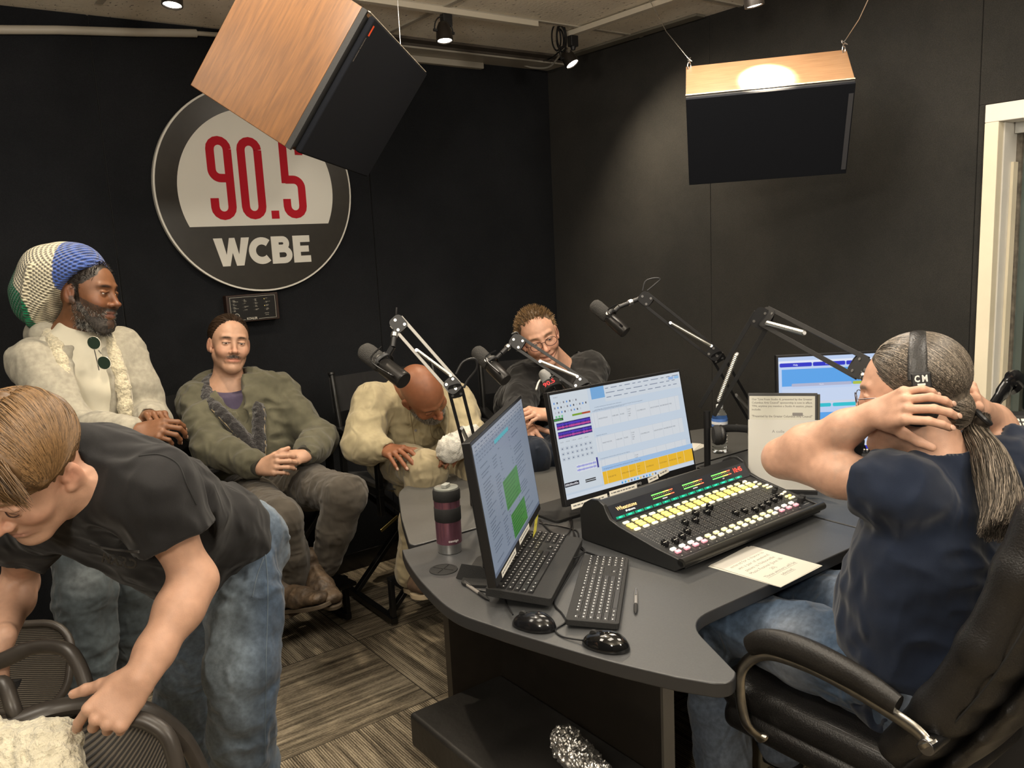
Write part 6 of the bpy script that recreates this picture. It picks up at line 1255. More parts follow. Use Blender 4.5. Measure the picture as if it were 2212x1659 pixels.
def hand(f, wrist, d, dorsal, thumb_side, curls=((.3, .5, .3),) * 4, thumb=(.5, .25, .2), s=1.0, spread=.06, forearm=None, thumb_in=0.0):
    """d: wrist to knuckles; dorsal: back of the hand; thumb_side: +1/-1 along cross(d, dorsal)"""
    y = np.array(d, float); y /= np.linalg.norm(y); z = np.array(dorsal, float); z = z - y * (z @ y); z /= np.linalg.norm(z); x = np.cross(y, z) * thumb_side; w = np.array(wrist, float)
    P = lambda a: w + (x * a[0] + y * a[1] + z * a[2]) * s
    f.slab(P((0, -.02, 0)), P((0, .02, 0)), .0275 * s, .031 * s, z, .019 * s, k=.012)
    for i in range(4):
        f.cone(P((FX[i] * .55, .012, 0)), P((FX[i], FY[i] - .004, .002)), .0145 * s, .0112 * s, k=.011)
    f.slab(P((0, .03, -.002)), P((.001, .074, 0)), .036 * s, .040 * s, z, .0125 * s, k=.01); f.ell(P((.024, .038, -.010)), np.array((.018, .030, .015)) * s, np.stack([x, y, z], 1), k=.012)
    tips = []
    for i in range(4):
        a = np.array(P((FX[i], FY[i], .002))); an = 0; sp = spread * (1.5 - i) ; dx = x * math.sin(sp) + y * math.cos(sp); r = (.0096, .0098, .0093, .0082)[i] * s
        f.ell(a + z * .002 * s, np.array((.0105, .0115, .0105)) * s, np.stack([x, y, z], 1), k=.005)
        for j in range(3):
            an += curls[i][j]; dd = dx * math.cos(an) - z * math.sin(an); b = a + dd * FL[i][j] * s; f.cone(a, b, r * (1 - .07 * j), r * (1 - .07 * (j + 1)), k=.0035); a = b
        tips.append((a, dd, x, dx * math.sin(an) + z * math.cos(an), r))
    a = np.array(P((.020, .018, -.008))); base = x * math.sin(thumb[0] + .35) + y * math.cos(thumb[0] + .35) - z * (.35 + thumb_in); base /= np.linalg.norm(base); bend = np.cross(base, -z * .4 - x * .9 * 1.0); bend /= np.linalg.norm(bend); dd = base
    for j, (ln, ra, rb) in enumerate(((.044, .0145, .0118), (.033, .0112, .0103), (.026, .0102, .0086))):
        if j: an = thumb[j]; dd = dd * math.cos(an) + np.cross(bend, dd) * math.sin(an) * 1.0
        b = a + dd * ln * s; f.cone(a, b, ra * s, rb * s, k=.006 if j else .014); a = b
    tips.append((a, dd, x, z, .0088 * s)); return tips
def body_of(p): return next((c for c in p.children if c.name.startswith('body')), p)
def nails(tips, name, mat, parent, which=(0, 1, 2, 3)):
    parent = body_of(parent)
    for i in which:
        a, d, x, n, r = tips[i]; m = MB(); c = a + n * r * .80 + d * r * .1; m.sph(c, 1, 12, 8, R=np.stack([x, d, n], 1), sc=(r * .60, r * .80, r * .24)); m.build(name, mat, parent, smooth=True)
def limb(f, pts, rs, k=.02): f.chain([np.array(p, float) for p in pts], rs, k)
def bb(*pts, m=.1): A = np.array(pts); return A.min(0) - m, A.max(0) + m
def mid(a, b, t=.5): return lerp(np.array(a, float), np.array(b, float), t)
def knee(hip, ankle, L1, L2, hint):       # joint position from two bones
    hip = np.array(hip, float); ankle = np.array(ankle, float); d = ankle - hip; D = min(np.linalg.norm(d), L1 + L2 - .002); z = d / np.linalg.norm(d); a = (L1 * L1 - L2 * L2 + D * D) / (2 * D); h = math.sqrt(max(L1 * L1 - a * a, 0)); n = np.array(hint, float); n = n - z * (n @ z); n /= np.linalg.norm(n); return hip + z * a + n * h
M_SKIN = attr_mat('skin', .48, bump=.10, bscale=420, sss=.08, spec=.4, nscale=60, namt=.05)
M_NAIL = plain('nail', (.56, .35, .26), .35); M_NAILD = plain('nail_dark', (.34, .20, .14), .35)
def person(label, loc): return thing('person', label, 'person', tuple(loc))
def shoe(f, heel, toe, up=(0, 0, 1), s=1.0, high=.0):
    heel = np.array(heel, float); toe = np.array(toe, float); d = toe - heel; Ln = np.linalg.norm(d); d /= Ln; u = np.array(up, float); u = u - d * (u @ d); u /= np.linalg.norm(u); x = np.cross(d, u); P = lambda a: heel + x * a[0] * s + d * a[1] * Ln + u * a[2] * s
    f.slab(P((0, .06, .032)), P((0, .55, .030)), .033 * s, .044 * s, u, .030 * s, k=.02, tb=.028 * s); f.slab(P((0, .5, .028)), P((0, .90, .024)), .045 * s, .036 * s, u, .028 * s, k=.02, tb=.020 * s); f.cone(P((0, .12, .05)), P((0, .18, .10 + high)), .036 * s, .040 * s, k=.02); f.cone(P((0, .15, .06)), P((0, .62, .045)), .036 * s, .026 * s, k=.02)
    return x, d, u
def sole(name, mat, parent, heel, toe, up=(0, 0, 1), s=1.0, t=.012, heelh=.0):
    heel = np.array(heel, float); toe = np.array(toe, float); d = toe - heel; Ln = np.linalg.norm(d); d /= Ln; u = np.array(up, float); u = u - d * (u @ d); u /= np.linalg.norm(u); x = np.cross(d, u)
    pts = [(-.034, .0), (.034, .0), (.038, .2), (.037, .4), (.048, .65), (.046, .82), (.030, .96), (0, 1.0), (-.030, .96), (-.046, .82), (-.048, .65), (-.037, .4), (-.038, .2)]
    sp = spline([(a * s, b * Ln, 0) for a, b in pts], 4, closed=True); m = MB(); m.T = M4(heel, x, d, u); m.prism([(p[0], p[1]) for p in sp], -t, .004)
    if heelh: m.prism([(p[0] * .9, p[1]) for p in sp if p[1] < .3 * Ln], -t - heelh, -t)
    return m.build(name, mat, parent, bevel=.002)
def hairmat(name, rough=.45): return attr_mat(name, rough, spec=.4)
def shell_strands(name, mat, parent, h, root_fn, n, dirf, length, r, col_fn, seg=4, steps=7, lift=.004, droop=0.0, curl=0.0, seed=1, shell=None, jit=.06, puff=0.0):
    """strands growing from surface points root_fn(i)->(local pos, local normal), following local dir dirf(p, n)"""
    rng = np.random.default_rng(seed); m = MB()
    for i in range(n):
        r0 = root_fn(rng)
        if r0 is None: continue
        p, nn = r0; p = np.array(p, float); Ln = length * rng.uniform(.7, 1.2); pts = [p]; d = None; ph = rng.uniform(0, 6)
        for j in range(steps):
            t = (j + 1) / steps; dd = np.array(dirf(p, nn)); dd = dd / (np.linalg.norm(dd) + 1e-9) + nn * lift * (1 - t) * 20 + rng.normal(size=3) * jit; dd[2] -= droop * t
            if curl: dd += curl * np.array([math.sin(ph + t * 9), math.cos(ph + t * 9), math.sin(ph * 2 + t * 7)])
            d = dd if d is None else d * .5 + dd * .5; d /= np.linalg.norm(d); p = p + d * Ln / steps
            if shell is not None:
                v = (p - shell[0]) / shell[1]; v /= np.linalg.norm(v); p = shell[0] + v * shell[1] * (1 + puff * math.sin(PI * t)); nn = v / shell[1]; nn /= np.linalg.norm(nn)
            pts.append(p)
        m.tube([h.p(q) for q in pts], [r * (1 - .7 * (k / steps) ** 2) for k in range(steps + 1)], 3, col=tuple(col_fn(rng, pts[0])), cap=False)
    o = m.build(name, mat, parent); o.data.shade_smooth(); return o
def skull_root(cond, off=.0):
    def fn(rng):
        for _ in range(60):
            v = rng.normal(size=3); v /= np.linalg.norm(v); c = np.array([0, -.020, .036]); R = np.array([.0765, .097, .085]) + off; p = c + v * R
            if cond(*p): nrm = v / R; return p, nrm / np.linalg.norm(nrm)
        return None
    return fn

SKULL = (np.array([0, -.020, .036]), np.array([.0800, .1000, .0890]))
def lining(parent, pts, r, col, name='fleece_lining', amp=.0045, vox=.0045, k=.012):
    """fluffy rolled edge following pts"""
    g = F(); rr = r if hasattr(r, '__len__') else [r] * len(pts); g.chain(pts, rr, k); g.disp(lambda P: amp * noise(P, 95) + amp * .6 * noise(P, 210, 3)); lo, hi = bb(*pts, m=max(rr) + .02)
    return implicit(g, name, plain('fleece_' + str(len(bpy.data.materials)), col, 1.0, nscale=120, namt=.25, bump=.7, bscale=170, sheen=.4, spec=.1), parent, [(lo, hi, vox)])

def surf(obj, x, y, off=.0015):
    """surface point of obj seen at a photo position, lifted slightly"""
    d = CR.T @ np.array([x - CX, CY - y, -FPX]); d /= np.linalg.norm(d); ok, p, n, _ = obj.ray_cast(Vector((0, 0, CAMH)), Vector(d)); return (np.array(p) - d * off) if ok else None
def decal_line(obj, parent, pts, name, mat, r=.0014):
    P = [surf(obj, q[0], q[1], r * .6) for q in spline([(a, b, 0) for a, b in pts], 8)]; P = [p for p in P if p is not None]
    if len(P) > 2: MB().tube(P, r, 6).build(name, mat, parent, smooth=True)
def decal_text(obj, parent, s, c, w, h, rot, mat):
    v, f = text_geo(s, .03); x0, x1, y0, y1 = v[:, 0].min(), v[:, 0].max(), v[:, 1].min(), v[:, 1].max(); ca, sa = math.cos(rot), math.sin(rot); V = []
    for a, b in v:
        u = ((a - x0) / (x1 - x0) - .5) * 2 * w; t = -((b - y0) / (y1 - y0) - .5) * h; p = surf(obj, c[0] + u * ca - t * sa, c[1] + u * sa + t * ca, .002)
        if p is None: return
        V.append(p)
    MB().add(V, f).build('print', mat, parent)
# ----------------------------------------------------------------- young man in the olive jacket
def man_olive():
    D = 3.5; PR = person('person with tied-back dark hair in an olive jacket, seated with clasped hands', (1.19, 3.5, 0))
    fwd = cdir(.36, -.02, .93); fb = np.array([fwd[0], fwd[1], 0]); fb /= np.linalg.norm(fb); rt = np.cross(fb, [0, 0, 1.])      # person's right
    ho = PD(496, 743, 3.52); f = F(); h = HF(f, ho, cdir(.50, -.02, .86), cdir(.03, 1, .02), 1.0)
    build_head(h, smile=.25, jaw=.96, nose=1.08, lid=.0022)
    neck = h.p((0, -.035, -.165)); pelvis = np.array([1.19, 3.46, .70]); chest = mid(pelvis, neck, .62)
    f.cone(h.p((0, -.018, -.07)), neck + [0, 0, .01], .056, .060, k=.03); f.slab(pelvis, chest, .15, .16, fb, .09, k=.05); f.slab(chest, neck - [0, 0, .06], .15, .12, fb, .08, k=.05)
    f.cone(neck + [0, 0, -.03], neck - rt * .13 + [0, 0, -.06], .05, .045, k=.04); f.cone(neck + [0, 0, -.03], neck + rt * .13 + [0, 0, -.06], .05, .045, k=.04)
    shR = PD(425, 862, 3.52); shL = PD(596, 848, 3.60); wrR = PD(563, 1010, 3.22); wrL = PD(655, 985, 3.27); elR = knee(shR, wrR, .29, .27, rt * 1.0 + [0, 0, -.8]); elL = knee(shL, wrL, .29, .27, -rt + [0, 0, -.9])
    for a, b, c in ((shR, elR, wrR), (shL, elL, wrL)): limb(f, [a, b, c], [.045, .038, .026])
    hc = PD(606, 1002, 3.17)
    t1 = hand(f, wrR, hc + cdir(.35, .06, .2) * .06 - wrR, cdir(-.1, .25, .95), -1, ((.55, .9, .5), (.6, .95, .5), (.65, 1.0, .5), (.7, 1.0, .5)), (.35, .2, .1), .98, .02)
    t2 = hand(f, wrL, hc + cdir(-.5, .1, .0) * .05 - wrL, cdir(.35, .85, .5), 1, ((.5, .9, .6), (.55, .95, .6), (.6, 1.0, .6), (.6, 1.0, .6)), (.25, .2, .1), .96, .02)
    kR, kL = PD(607, 1122, 3.02), PD(748, 1068, 3.10); hipR = pelvis + rt * .09 + [0, 0, -.02]; hipL = pelvis - rt * .09 + [0, 0, -.02]; aR = PD(640, 1262, 3.14); aL = PD(704, 1212, 3.20)
    for a, b, c in ((hipR, kR, aR), (hipL, kL, aL)): limb(f, [a, b, c], [.07, .05, .035])
    stub = lambda x, y, z: np.maximum(1.6 * np.exp(-((np.abs(x) / .032) ** 4) - (((z + .054 + .18 * np.abs(x)) / .0075) ** 4)) * (y > .048) * 1.0, .05 * ((z < -.045) & (y > -.01)) * np.exp(-((z + .09) / .05) ** 2))
    body = implicit(f, 'body', M_SKIN, PR, [(h.p((0, 0, 0)) - .14, h.p((0, 0, 0)) + .14, .0024), (hc - .12, hc + .12, .0028), (np.array([.7, 2.6, .1]), np.array([1.75, 3.8, 1.45]), .011)],
                    paint=skin_paint(h, (.47, .275, .185), brow=(.035, .02, .013), stub=stub, stub_col=(.030, .018, .012)))
    eyes(h, PR, (.06, .035, .02), (.1, 0)); nails(t1, 'fingernail', M_NAIL, PR); nails(t2, 'fingernail', M_NAIL, PR)
    # hair pulled back
    g = F(); hh = HF(g, ho, h.y, h.z, 1.0); hh.ell((0, -.026, .041), (.0825, .099, .087), k=.01); hh.ell((0, -.10, -.02), (.045, .04, .05), k=.03); hh.cone((0, -.125, -.03), (0, -.135, -.09), .022, .012, k=.02)
    lo, hi = ho - .2, ho + .2
    hh.ell((0, .075, .012), (.056, .060, .062), k=.006, op='s')
    for s in (-1, 1): hh.ell((s * .083, .030, -.020), (.022, .040, .040), k=.006, op='s'); hh.ell((s * .09, -.008, -.03), (.03, .026, .034), k=.006, op='s')
    g.disp(lambda P: .0006 * np.sin(np.arctan2(hh.loc(P)[:, 0], hh.loc(P)[:, 2] + .01) * 60 + 3 * noise(P, 14)))
    hp = lambda V: np.clip(np.array([.030, .017, .010]) * (1 + .5 * noise(hh.loc(V) * [60, 12, 60], 6))[:, None], 0, 1)
    implicit(g, 'hair', hairmat('hair_dark_brown', .4), PR, [(ho - .19, ho + .17, .0026)], paint=hp)
    shell_strands('loose_hairs', hairmat('hair_dark_strands'), PR, h, skull_root(lambda x, y, z: z > .045 and y < .06 and (y < .02 or z > .085), .006), 500, lambda p, n: np.cross(np.cross(n, (0, -1, -.3)), n), .09, .0009, lambda r, p: np.array([.040, .024, .014]) * r.uniform(.5, 1.7), lift=.0, jit=.03, shell=(np.array([0, -.026, .041]), np.array([.0838, .1005, .0885])))
    # t-shirt
    g = F(); g.slab(chest, neck - [0, 0, .05], .155, .13, fb, .105, k=.04); g.cone(neck - [0, 0, .05], neck + [0, 0, .0], .085, .07, k=.03); g.cut(neck + fb * .06 + [0, 0, -.018], (-fb * -.55 + np.array([0, 0, 1.])), neck - .3, neck + .3); g.cone(neck - [0, 0, .2], neck + [0, 0, .2], .0605, op='s', k=.004)
    def tp(V): q = (V - neck) @ fb; z = V[:, 2] - neck[2]; return np.where((z < -.10)[:, None], np.array([.17, .21, .24]), np.array([.075, .06, .105])) * (1 + .12 * noise(V, 40))[:, None]
    implicit(g, 't_shirt', cloth('tee_faded', (.1, .1, .1), .35, 10, attr=True), PR, [(neck - [.3, .3, .36], neck + [.3, .3, .06], .006)], paint=tp)
    # jacket
    J = F(); J.slab(pelvis + [0, 0, .015], pelvis + [0, 0, .16], .19, .20, fb, .13, k=.05, tb=.14); J.slab(pelvis + [0, 0, .14], chest + [0, 0, .05], .20, .205, fb, .14, k=.05, tb=.135); J.slab(chest + [0, 0, .03], neck - [0, 0, .09], .205, .17, fb, .135, k=.05, tb=.11)
    for sh, el, wr, ss in ((shR, elR, wrR, 1), (shL, elL, wrL, -1)):
        J.cone(neck - [0, 0, .095], sh + [0, 0, .0], .070, .074, k=.05); cuff = mid(el, wr, .82); J.chain([sh, mid(sh, el), el], [.076, .070, .064], k=.03); J.chain([el, mid(el, cuff), cuff], [.064, .056, .047], k=.03)
    hn = neck - fb * .045; 
    for a in np.linspace(-2.5, 2.5, 13): q = neck + (-fb * math.cos(a) + rt * math.sin(a)) * .085 + np.array([0, 0, -.012 - .030 * (1 - math.cos(a))]); J.cone(q, q + [0, 0, .001], .034, k=.02)
    # open V front
    vb = pelvis + fb * .17 + [0, 0, .17]; lo, hi = neck - .35, neck + .35
    for k in range(6): t = k / 6; a = mid(neck + fb * .07 + [0, 0, -.005], vb, t); b = mid(neck + fb * .07 + [0, 0, -.005], vb, t + 1 / 6); J.cone(a + fb * .03, b + fb * .03, .056 * (1 - t) + .008, .056 * (1 - t - 1 / 6) + .008, k=.008, op='s')
    J.cone(neck - [0, 0, .25] + fb * .02, neck + [0, 0, .15] + fb * .02, .090, op='s', k=.01)
    J.disp(folds(.010, 10, (0, 0, 1), .6)); J.disp(folds(.006, 20, rt, .7, off=4))
    jp = lambda V: np.tile(np.array([.092, .087, .058]), (len(V), 1)) * (1 + .22 * noise(V, 9) + .14 * noise(V, 33))[:, None]
    lob, hib = bb(pelvis, shR, shL, elR, elL, wrR, wrL, neck + [0, 0, .03], m=.13); implicit(J, 'jacket', cloth('olive_duck', (.1, .1, .07), .55, 8, attr=True, mott=.18, mscale=22, dist=.016), PR, [(lob, hib, .0058)], paint=jp)
    for s in (-1, 1):
        e0 = [neck + rt * s * .062 - fb * .05 + [0, 0, .012], neck + rt * s * .082 + fb * .01 + [0, 0, -.004], neck + rt * s * .085 + fb * .085 + [0, 0, -.045], mid(neck + fb * .135, vb, .38) + rt * s * .072, mid(neck + fb * .15, vb, .7) + rt * s * .038, vb + fb * .006 + rt * s * .008]
        lining(PR, spline(e0, 3), .024, (.030, .028, .029)); zz = [p + rt * s * .020 + fb * .014 + [0, 0, 0] for p in spline(e0[2:], 5)]
        MB().tube(zz + [pelvis + fb * .165 + rt * s * .010 + [0, 0, .04]], .0032, 8).build('zipper_edge', plain('zip_brass', (.30, .24, .15), .5, .4), PR, smooth=True)
    lining(PR, spline([neck + rt * .062 - fb * .05 + [0, 0, .012], neck - fb * .085 + [0, 0, .02], neck - rt * .062 - fb * .05 + [0, 0, .012]], 4), .026, (.030, .028, .029))
    hd = [neck + rt * .10 - fb * .02 + [0, 0, -.03], neck + rt * .085 - fb * .09 + [0, 0, -.005], neck - fb * .125 + [0, 0, .0], neck - rt * .085 - fb * .09 + [0, 0, -.005], neck - rt * .10 - fb * .02 + [0, 0, -.03]]
    g = F(); g.chain(spline(hd, 4), [.040] * 17, k=.02); g.disp(folds(.006, 14, (0, 0, 1), .5)); implicit(g, 'hood', cloth('olive_hood', (.085, .080, .052), .5, 9), PR, [(*bb(*hd, m=.09), .006)])
    M_RIB = cloth('ribbed_cuff', (.028, .026, .018), .2, 12)
    for el, wr in ((elR, wrR), (elL, wrL)): a, b = mid(el, wr, .78), mid(el, wr, 1.0); MB().tube([a, mid(a, b, .3), mid(a, b, .8), b], [.043, .042, .037, .035], 28).build('cuff', M_RIB, PR, smooth=True)
    # jeans
    g = F(); g.slab(pelvis + [0, 0, -.02], pelvis + [0, 0, .06], .165, .165, fb, .12, k=.04)
    for hp_, kn, an in ((hipR, kR, aR), (hipL, kL, aL)): g.chain([hp_, mid(hp_, kn), kn], [.095, .084, .070], k=.035); g.chain([kn, mid(kn, an), an + (an - kn) * .02], [.070, .062, .052], k=.03)
    g.disp(folds(.005, 13, (0, 0, 1), .3, 2)); g.disp(folds(.003, 30, rt, .5, off=8))
    lob, hib = bb(pelvis, kR, kL, aR, aL, m=.12); implicit(g, 'trousers', cloth('grey_brown_denim', (.070, .060, .048), .5, 10, mott=.2), PR, [(lob, hib, .006)])
    # boots on the footrest
    M_BT = plain('worn_boot_leather', (.065, .042, .024), .6, nscale=28, namt=.55, bump=.35, bscale=60); M_BTD = plain('dark_boot_shaft', (.035, .014, .010), .45, nscale=20, namt=.3)
    for (an, he, to, shaft) in ((aR, PD(604, 1318, 3.14), PD(676, 1308, 3.02), 0), (aL, PD(662, 1248, 3.22), PD(706, 1292, 3.06), 1)):
        to = he + (to - he) / np.linalg.norm(to - he) * .285; g = F(); shoe(g, he, to, high=.0); g.cone(he + [0, 0, .06] + (to - he) * .14, an + [0, 0, .02], .042, .046, k=.02); g.disp(folds(.0025, 40, (0, 0, 1), .8)); lo, hi = bb(he, to, an, m=.07)
        implicit(g, 'boot', M_BT, PR, [(lo, hi, .0042)]); sole('boot_sole', plain('boot_welt', (.075, .055, .035), .7), PR, he, to, s=.88, t=.010, heelh=.018)
        if shaft: MB().tube([an + (he - an) * .5, an + [0, 0, .0], an + (kL - an) * .28], [.048, .053, .060], 24).build('boot_shaft', M_BTD, PR, smooth=True)
    return h
man_olive()
# ----------------------------------------------------------------- bald man bowing his head
def man_tan():
    PR = person('person with a bowed bald head and grey beard in a tan button shirt', (1.88, 3.35, 0))
    fwd = cdir(.10, 0, 1); fb = np.array([fwd[0], fwd[1], 0]); fb /= np.linalg.norm(fb); rt = np.cross(fb, [0, 0, 1.])
    f = F(); ho = PD(915, 852, 3.42); h = HF(f, ho, cdir(.60, -.68, .32), cdir(.03, .46, .88), 1.04); build_head(h, jaw=1.05, nose=1.15)
    neck = PD(882, 842, 3.66); pelvis = np.array([1.85, 3.32, .69]); chest = mid(pelvis, neck, .6) + fb * .02
    f.cone(h.p((0, -.04, -.05)), neck, .058, .064, k=.03); f.slab(pelvis, chest, .15, .16, fb, .09, k=.05); f.slab(chest, neck - [0, 0, .05], .15, .12, fb, .08, k=.05)
    shR, shL = PD(806, 872, 3.56), PD(978, 868, 3.62); elR, elL = PD(782, 962, 3.45), PD(1012, 950, 3.50); kR, kL = PD(922, 1016, 3.28), PD(1038, 1018, 3.34); wrR = PD(838, 972, 3.36); wrL = PD(1000, 968, 3.36)
    for a, b, c in ((shR, elR, wrR), (shL, elL, wrL)): limb(f, [a, b, c], [.045, .040, .028])
    t1 = hand(f, wrR, PD(878, 984, 3.20) - wrR, cdir(-.05, .75, .66), -1, ((.35, .35, .2), (.4, .3, .2), (.4, .35, .2), (.45, .35, .2)), (.7, .15, .1), 1.04, .10)
    t2 = hand(f, wrL, PD(965, 982, 3.22) - wrL, cdir(.1, .8, .6), 1, ((.4, .5, .3),) * 4, (.4, .2, .1), 1.0, .04)
    hipR, hipL = pelvis + rt * .09, pelvis - rt * .09; aR, aL = PD(886, 1235, 3.40), PD(1000, 1235, 3.44)
    for a, b, c in ((hipR, kR, aR), (hipL, kL, aL)): limb(f, [a, b, c], [.07, .05, .035])
    beard = lambda x, y, z: 1.0 * ((z < -.030 - .10 * np.maximum(y, 0)) & (y > -.005) & (z > -.14)) + .8 * np.exp(-((np.abs(x) / .03) ** 4) - (((z + .055) / .007) ** 4)) * (y > .07)
    hc = PD(862, 984, 3.27)
    implicit(f, 'body', M_SKIN, PR, [(ho - .16, ho + .16, .0026), (hc - .11, hc + .11, .003), (np.array([1.35, 2.45, .1]), np.array([2.5, 3.7, 1.3]), .011)],
             paint=skin_paint(h, (.235, .092, .045), lips=(.16, .06, .05), brow=(.05, .04, .035), stub=beard, stub_col=(.13, .115, .10)))
    rng_c = lambda r, p: np.array([.30, .28, .25]) * r.choice([.25, .6, 1.0, 1.2])
    shell_strands('beard', hairmat('beard_grey_short'), PR, h, lambda r: (lambda a, b: ((math.sin(a) * (.066 - .016 * b), .010 + .078 * math.cos(a), -.045 - .062 * b), np.array([math.sin(a), math.cos(a), -.3])))(r.uniform(-1.75, 1.75), r.uniform(0, 1)), 1500, lambda p, n: n + np.array([0, 0, -.5]), .013, .0009, rng_c, curl=.8, steps=4)
    eyes(h, PR); nails(t1, 'fingernail', M_NAILD, PR)
    S = F(); S.slab(pelvis + [0, 0, .0], pelvis + [0, 0, .14], .185, .19, fb, .13, k=.05, tb=.13); S.slab(pelvis + [0, 0, .12], chest, .19, .20, fb, .135, k=.05, tb=.13); S.slab(chest, neck - [0, 0, .075], .20, .15, fb, .125, k=.05, tb=.10)
    for sh, el, wr in ((shR, elR, wrR), (shL, elL, wrL)): c = mid(el, wr, .84); S.cone(neck - [0, 0, .08], sh, .07, .078, k=.05); S.chain([sh, mid(sh, el), el], [.080, .072, .070], k=.03); S.chain([el, mid(el, c), c], [.070, .058, .046], k=.03); S.cone(mid(el, wr, .8), wr + (wr - el) * .2, .032, op='s', k=.004)
    S.cone(pelvis + fb * .10 - [0, 0, .02], pelvis + fb * .17 - [0, 0, .06], .10, .07, k=.05); S.cone(neck - [0, 0, .07] + fb * .02, neck + [0, 0, .2] + fb * .02, .074, op='s', k=.01)
    S.disp(folds(.009, 9, (.2, 0, 1), .55, 1)); S.disp(folds(.005, 19, rt, .7, 4)); lo, hi = bb(pelvis, shR, shL, elR, elL, wrR, wrL, neck, m=.15)
    M_TAN = cloth('tan_twill', (.37, .315, .195), .5, 11, mott=.10, mscale=30, dist=.014); sh_ = implicit(S, 'shirt', M_TAN, PR, [(lo, hi, .0058)])
    # standing collar ring
    cr = [neck + (fb * math.cos(a) + rt * math.sin(a)) * (.082 + .012 * math.cos(a)) + np.array([0, 0, .045 - .075 * (1 + math.cos(a)) / 2]) for a in np.linspace(.5, 2 * PI - .5, 22)]
    MB().tube(cr, .018, 10, flat=(.35, 1.5)).build('collar', M_TAN, PR, smooth=True)
    for k in range(4):
        q = surf(sh_, 893 + 5 * k, 888 + 42 * k)
        if q is not None: MB().cyl(q + cdir(0, .1, 1) * -.002, q + cdir(0, .1, 1) * .003, .0055, seg=12).build('shirt_button', plain('button_dark', (.07, .05, .04), .4), PR)
    M_SM = plain('tan_seam', (.24, .185, .10), .9); decal_line(sh_, PR, [(884, 878), (892, 930), (903, 990), (915, 1030)], 'placket_seam', M_SM); decal_line(sh_, PR, [(930, 885), (932, 940), (950, 948), (968, 938), (966, 878), (930, 885)], 'pocket_seam', M_SM)
    g = F(); g.slab(pelvis + [0, 0, -.04], pelvis + [0, 0, .05], .165, .165, fb, .12, k=.04)
    for a, b, c in ((hipR, kR, aR), (hipL, kL, aL)): g.chain([a, mid(a, b), b], [.095, .082, .070], k=.035); g.chain([b, mid(b, c), c], [.070, .066, .058], k=.03)
    g.disp(folds(.008, 11, (0, 0, 1), .3, 2)); g.disp(folds(.004, 26, rt, .5, 8)); lo, hi = bb(pelvis, kR, kL, aR, aL, m=.12); implicit(g, 'trousers', cloth('khaki', (.33, .275, .17), .5, 12, mott=.1), PR, [(lo, hi, .006)])
    for an, he, to in ((aR, PD(890, 1268, 3.46), PD(928, 1288, 3.18)), (aL, PD(1000, 1275, 3.5), PD(1020, 1290, 3.22))):
        to = he + (to - he) / np.linalg.norm(to - he) * .285; g = F(); shoe(g, he, to); lo, hi = bb(he, to, an, m=.07); implicit(g, 'shoe', plain('brown_suede', (.085, .05, .03), .8, nscale=30, namt=.3), PR, [(lo, hi, .005)]); sole('shoe_sole', plain('pale_sole', (.45, .36, .24), .7), PR, he, to, t=.014)
    return PR
man_tan()
g = F(); tp = PD(985, 968, 3.24); 
for k in range(5): q = PD(966 + k * 14, 972 - 7 * k, 3.21 + .02 * k); g.ell(q, (.040, .035, .045), k=.03)
g.disp(folds(.008, 30, (0, 0, 1), .6)); g.disp(lambda P: .002 * noise(P, 260))
o = implicit(g, 'white_towel', plain('terry_white', (.62, .60, .54), 1, nscale=80, namt=.12, bump=.6, bscale=260), None, [(tp - .16, tp + .16, .005)]); tag(o, 'crumpled white towel under the bald man\'s far hand', 'towel')
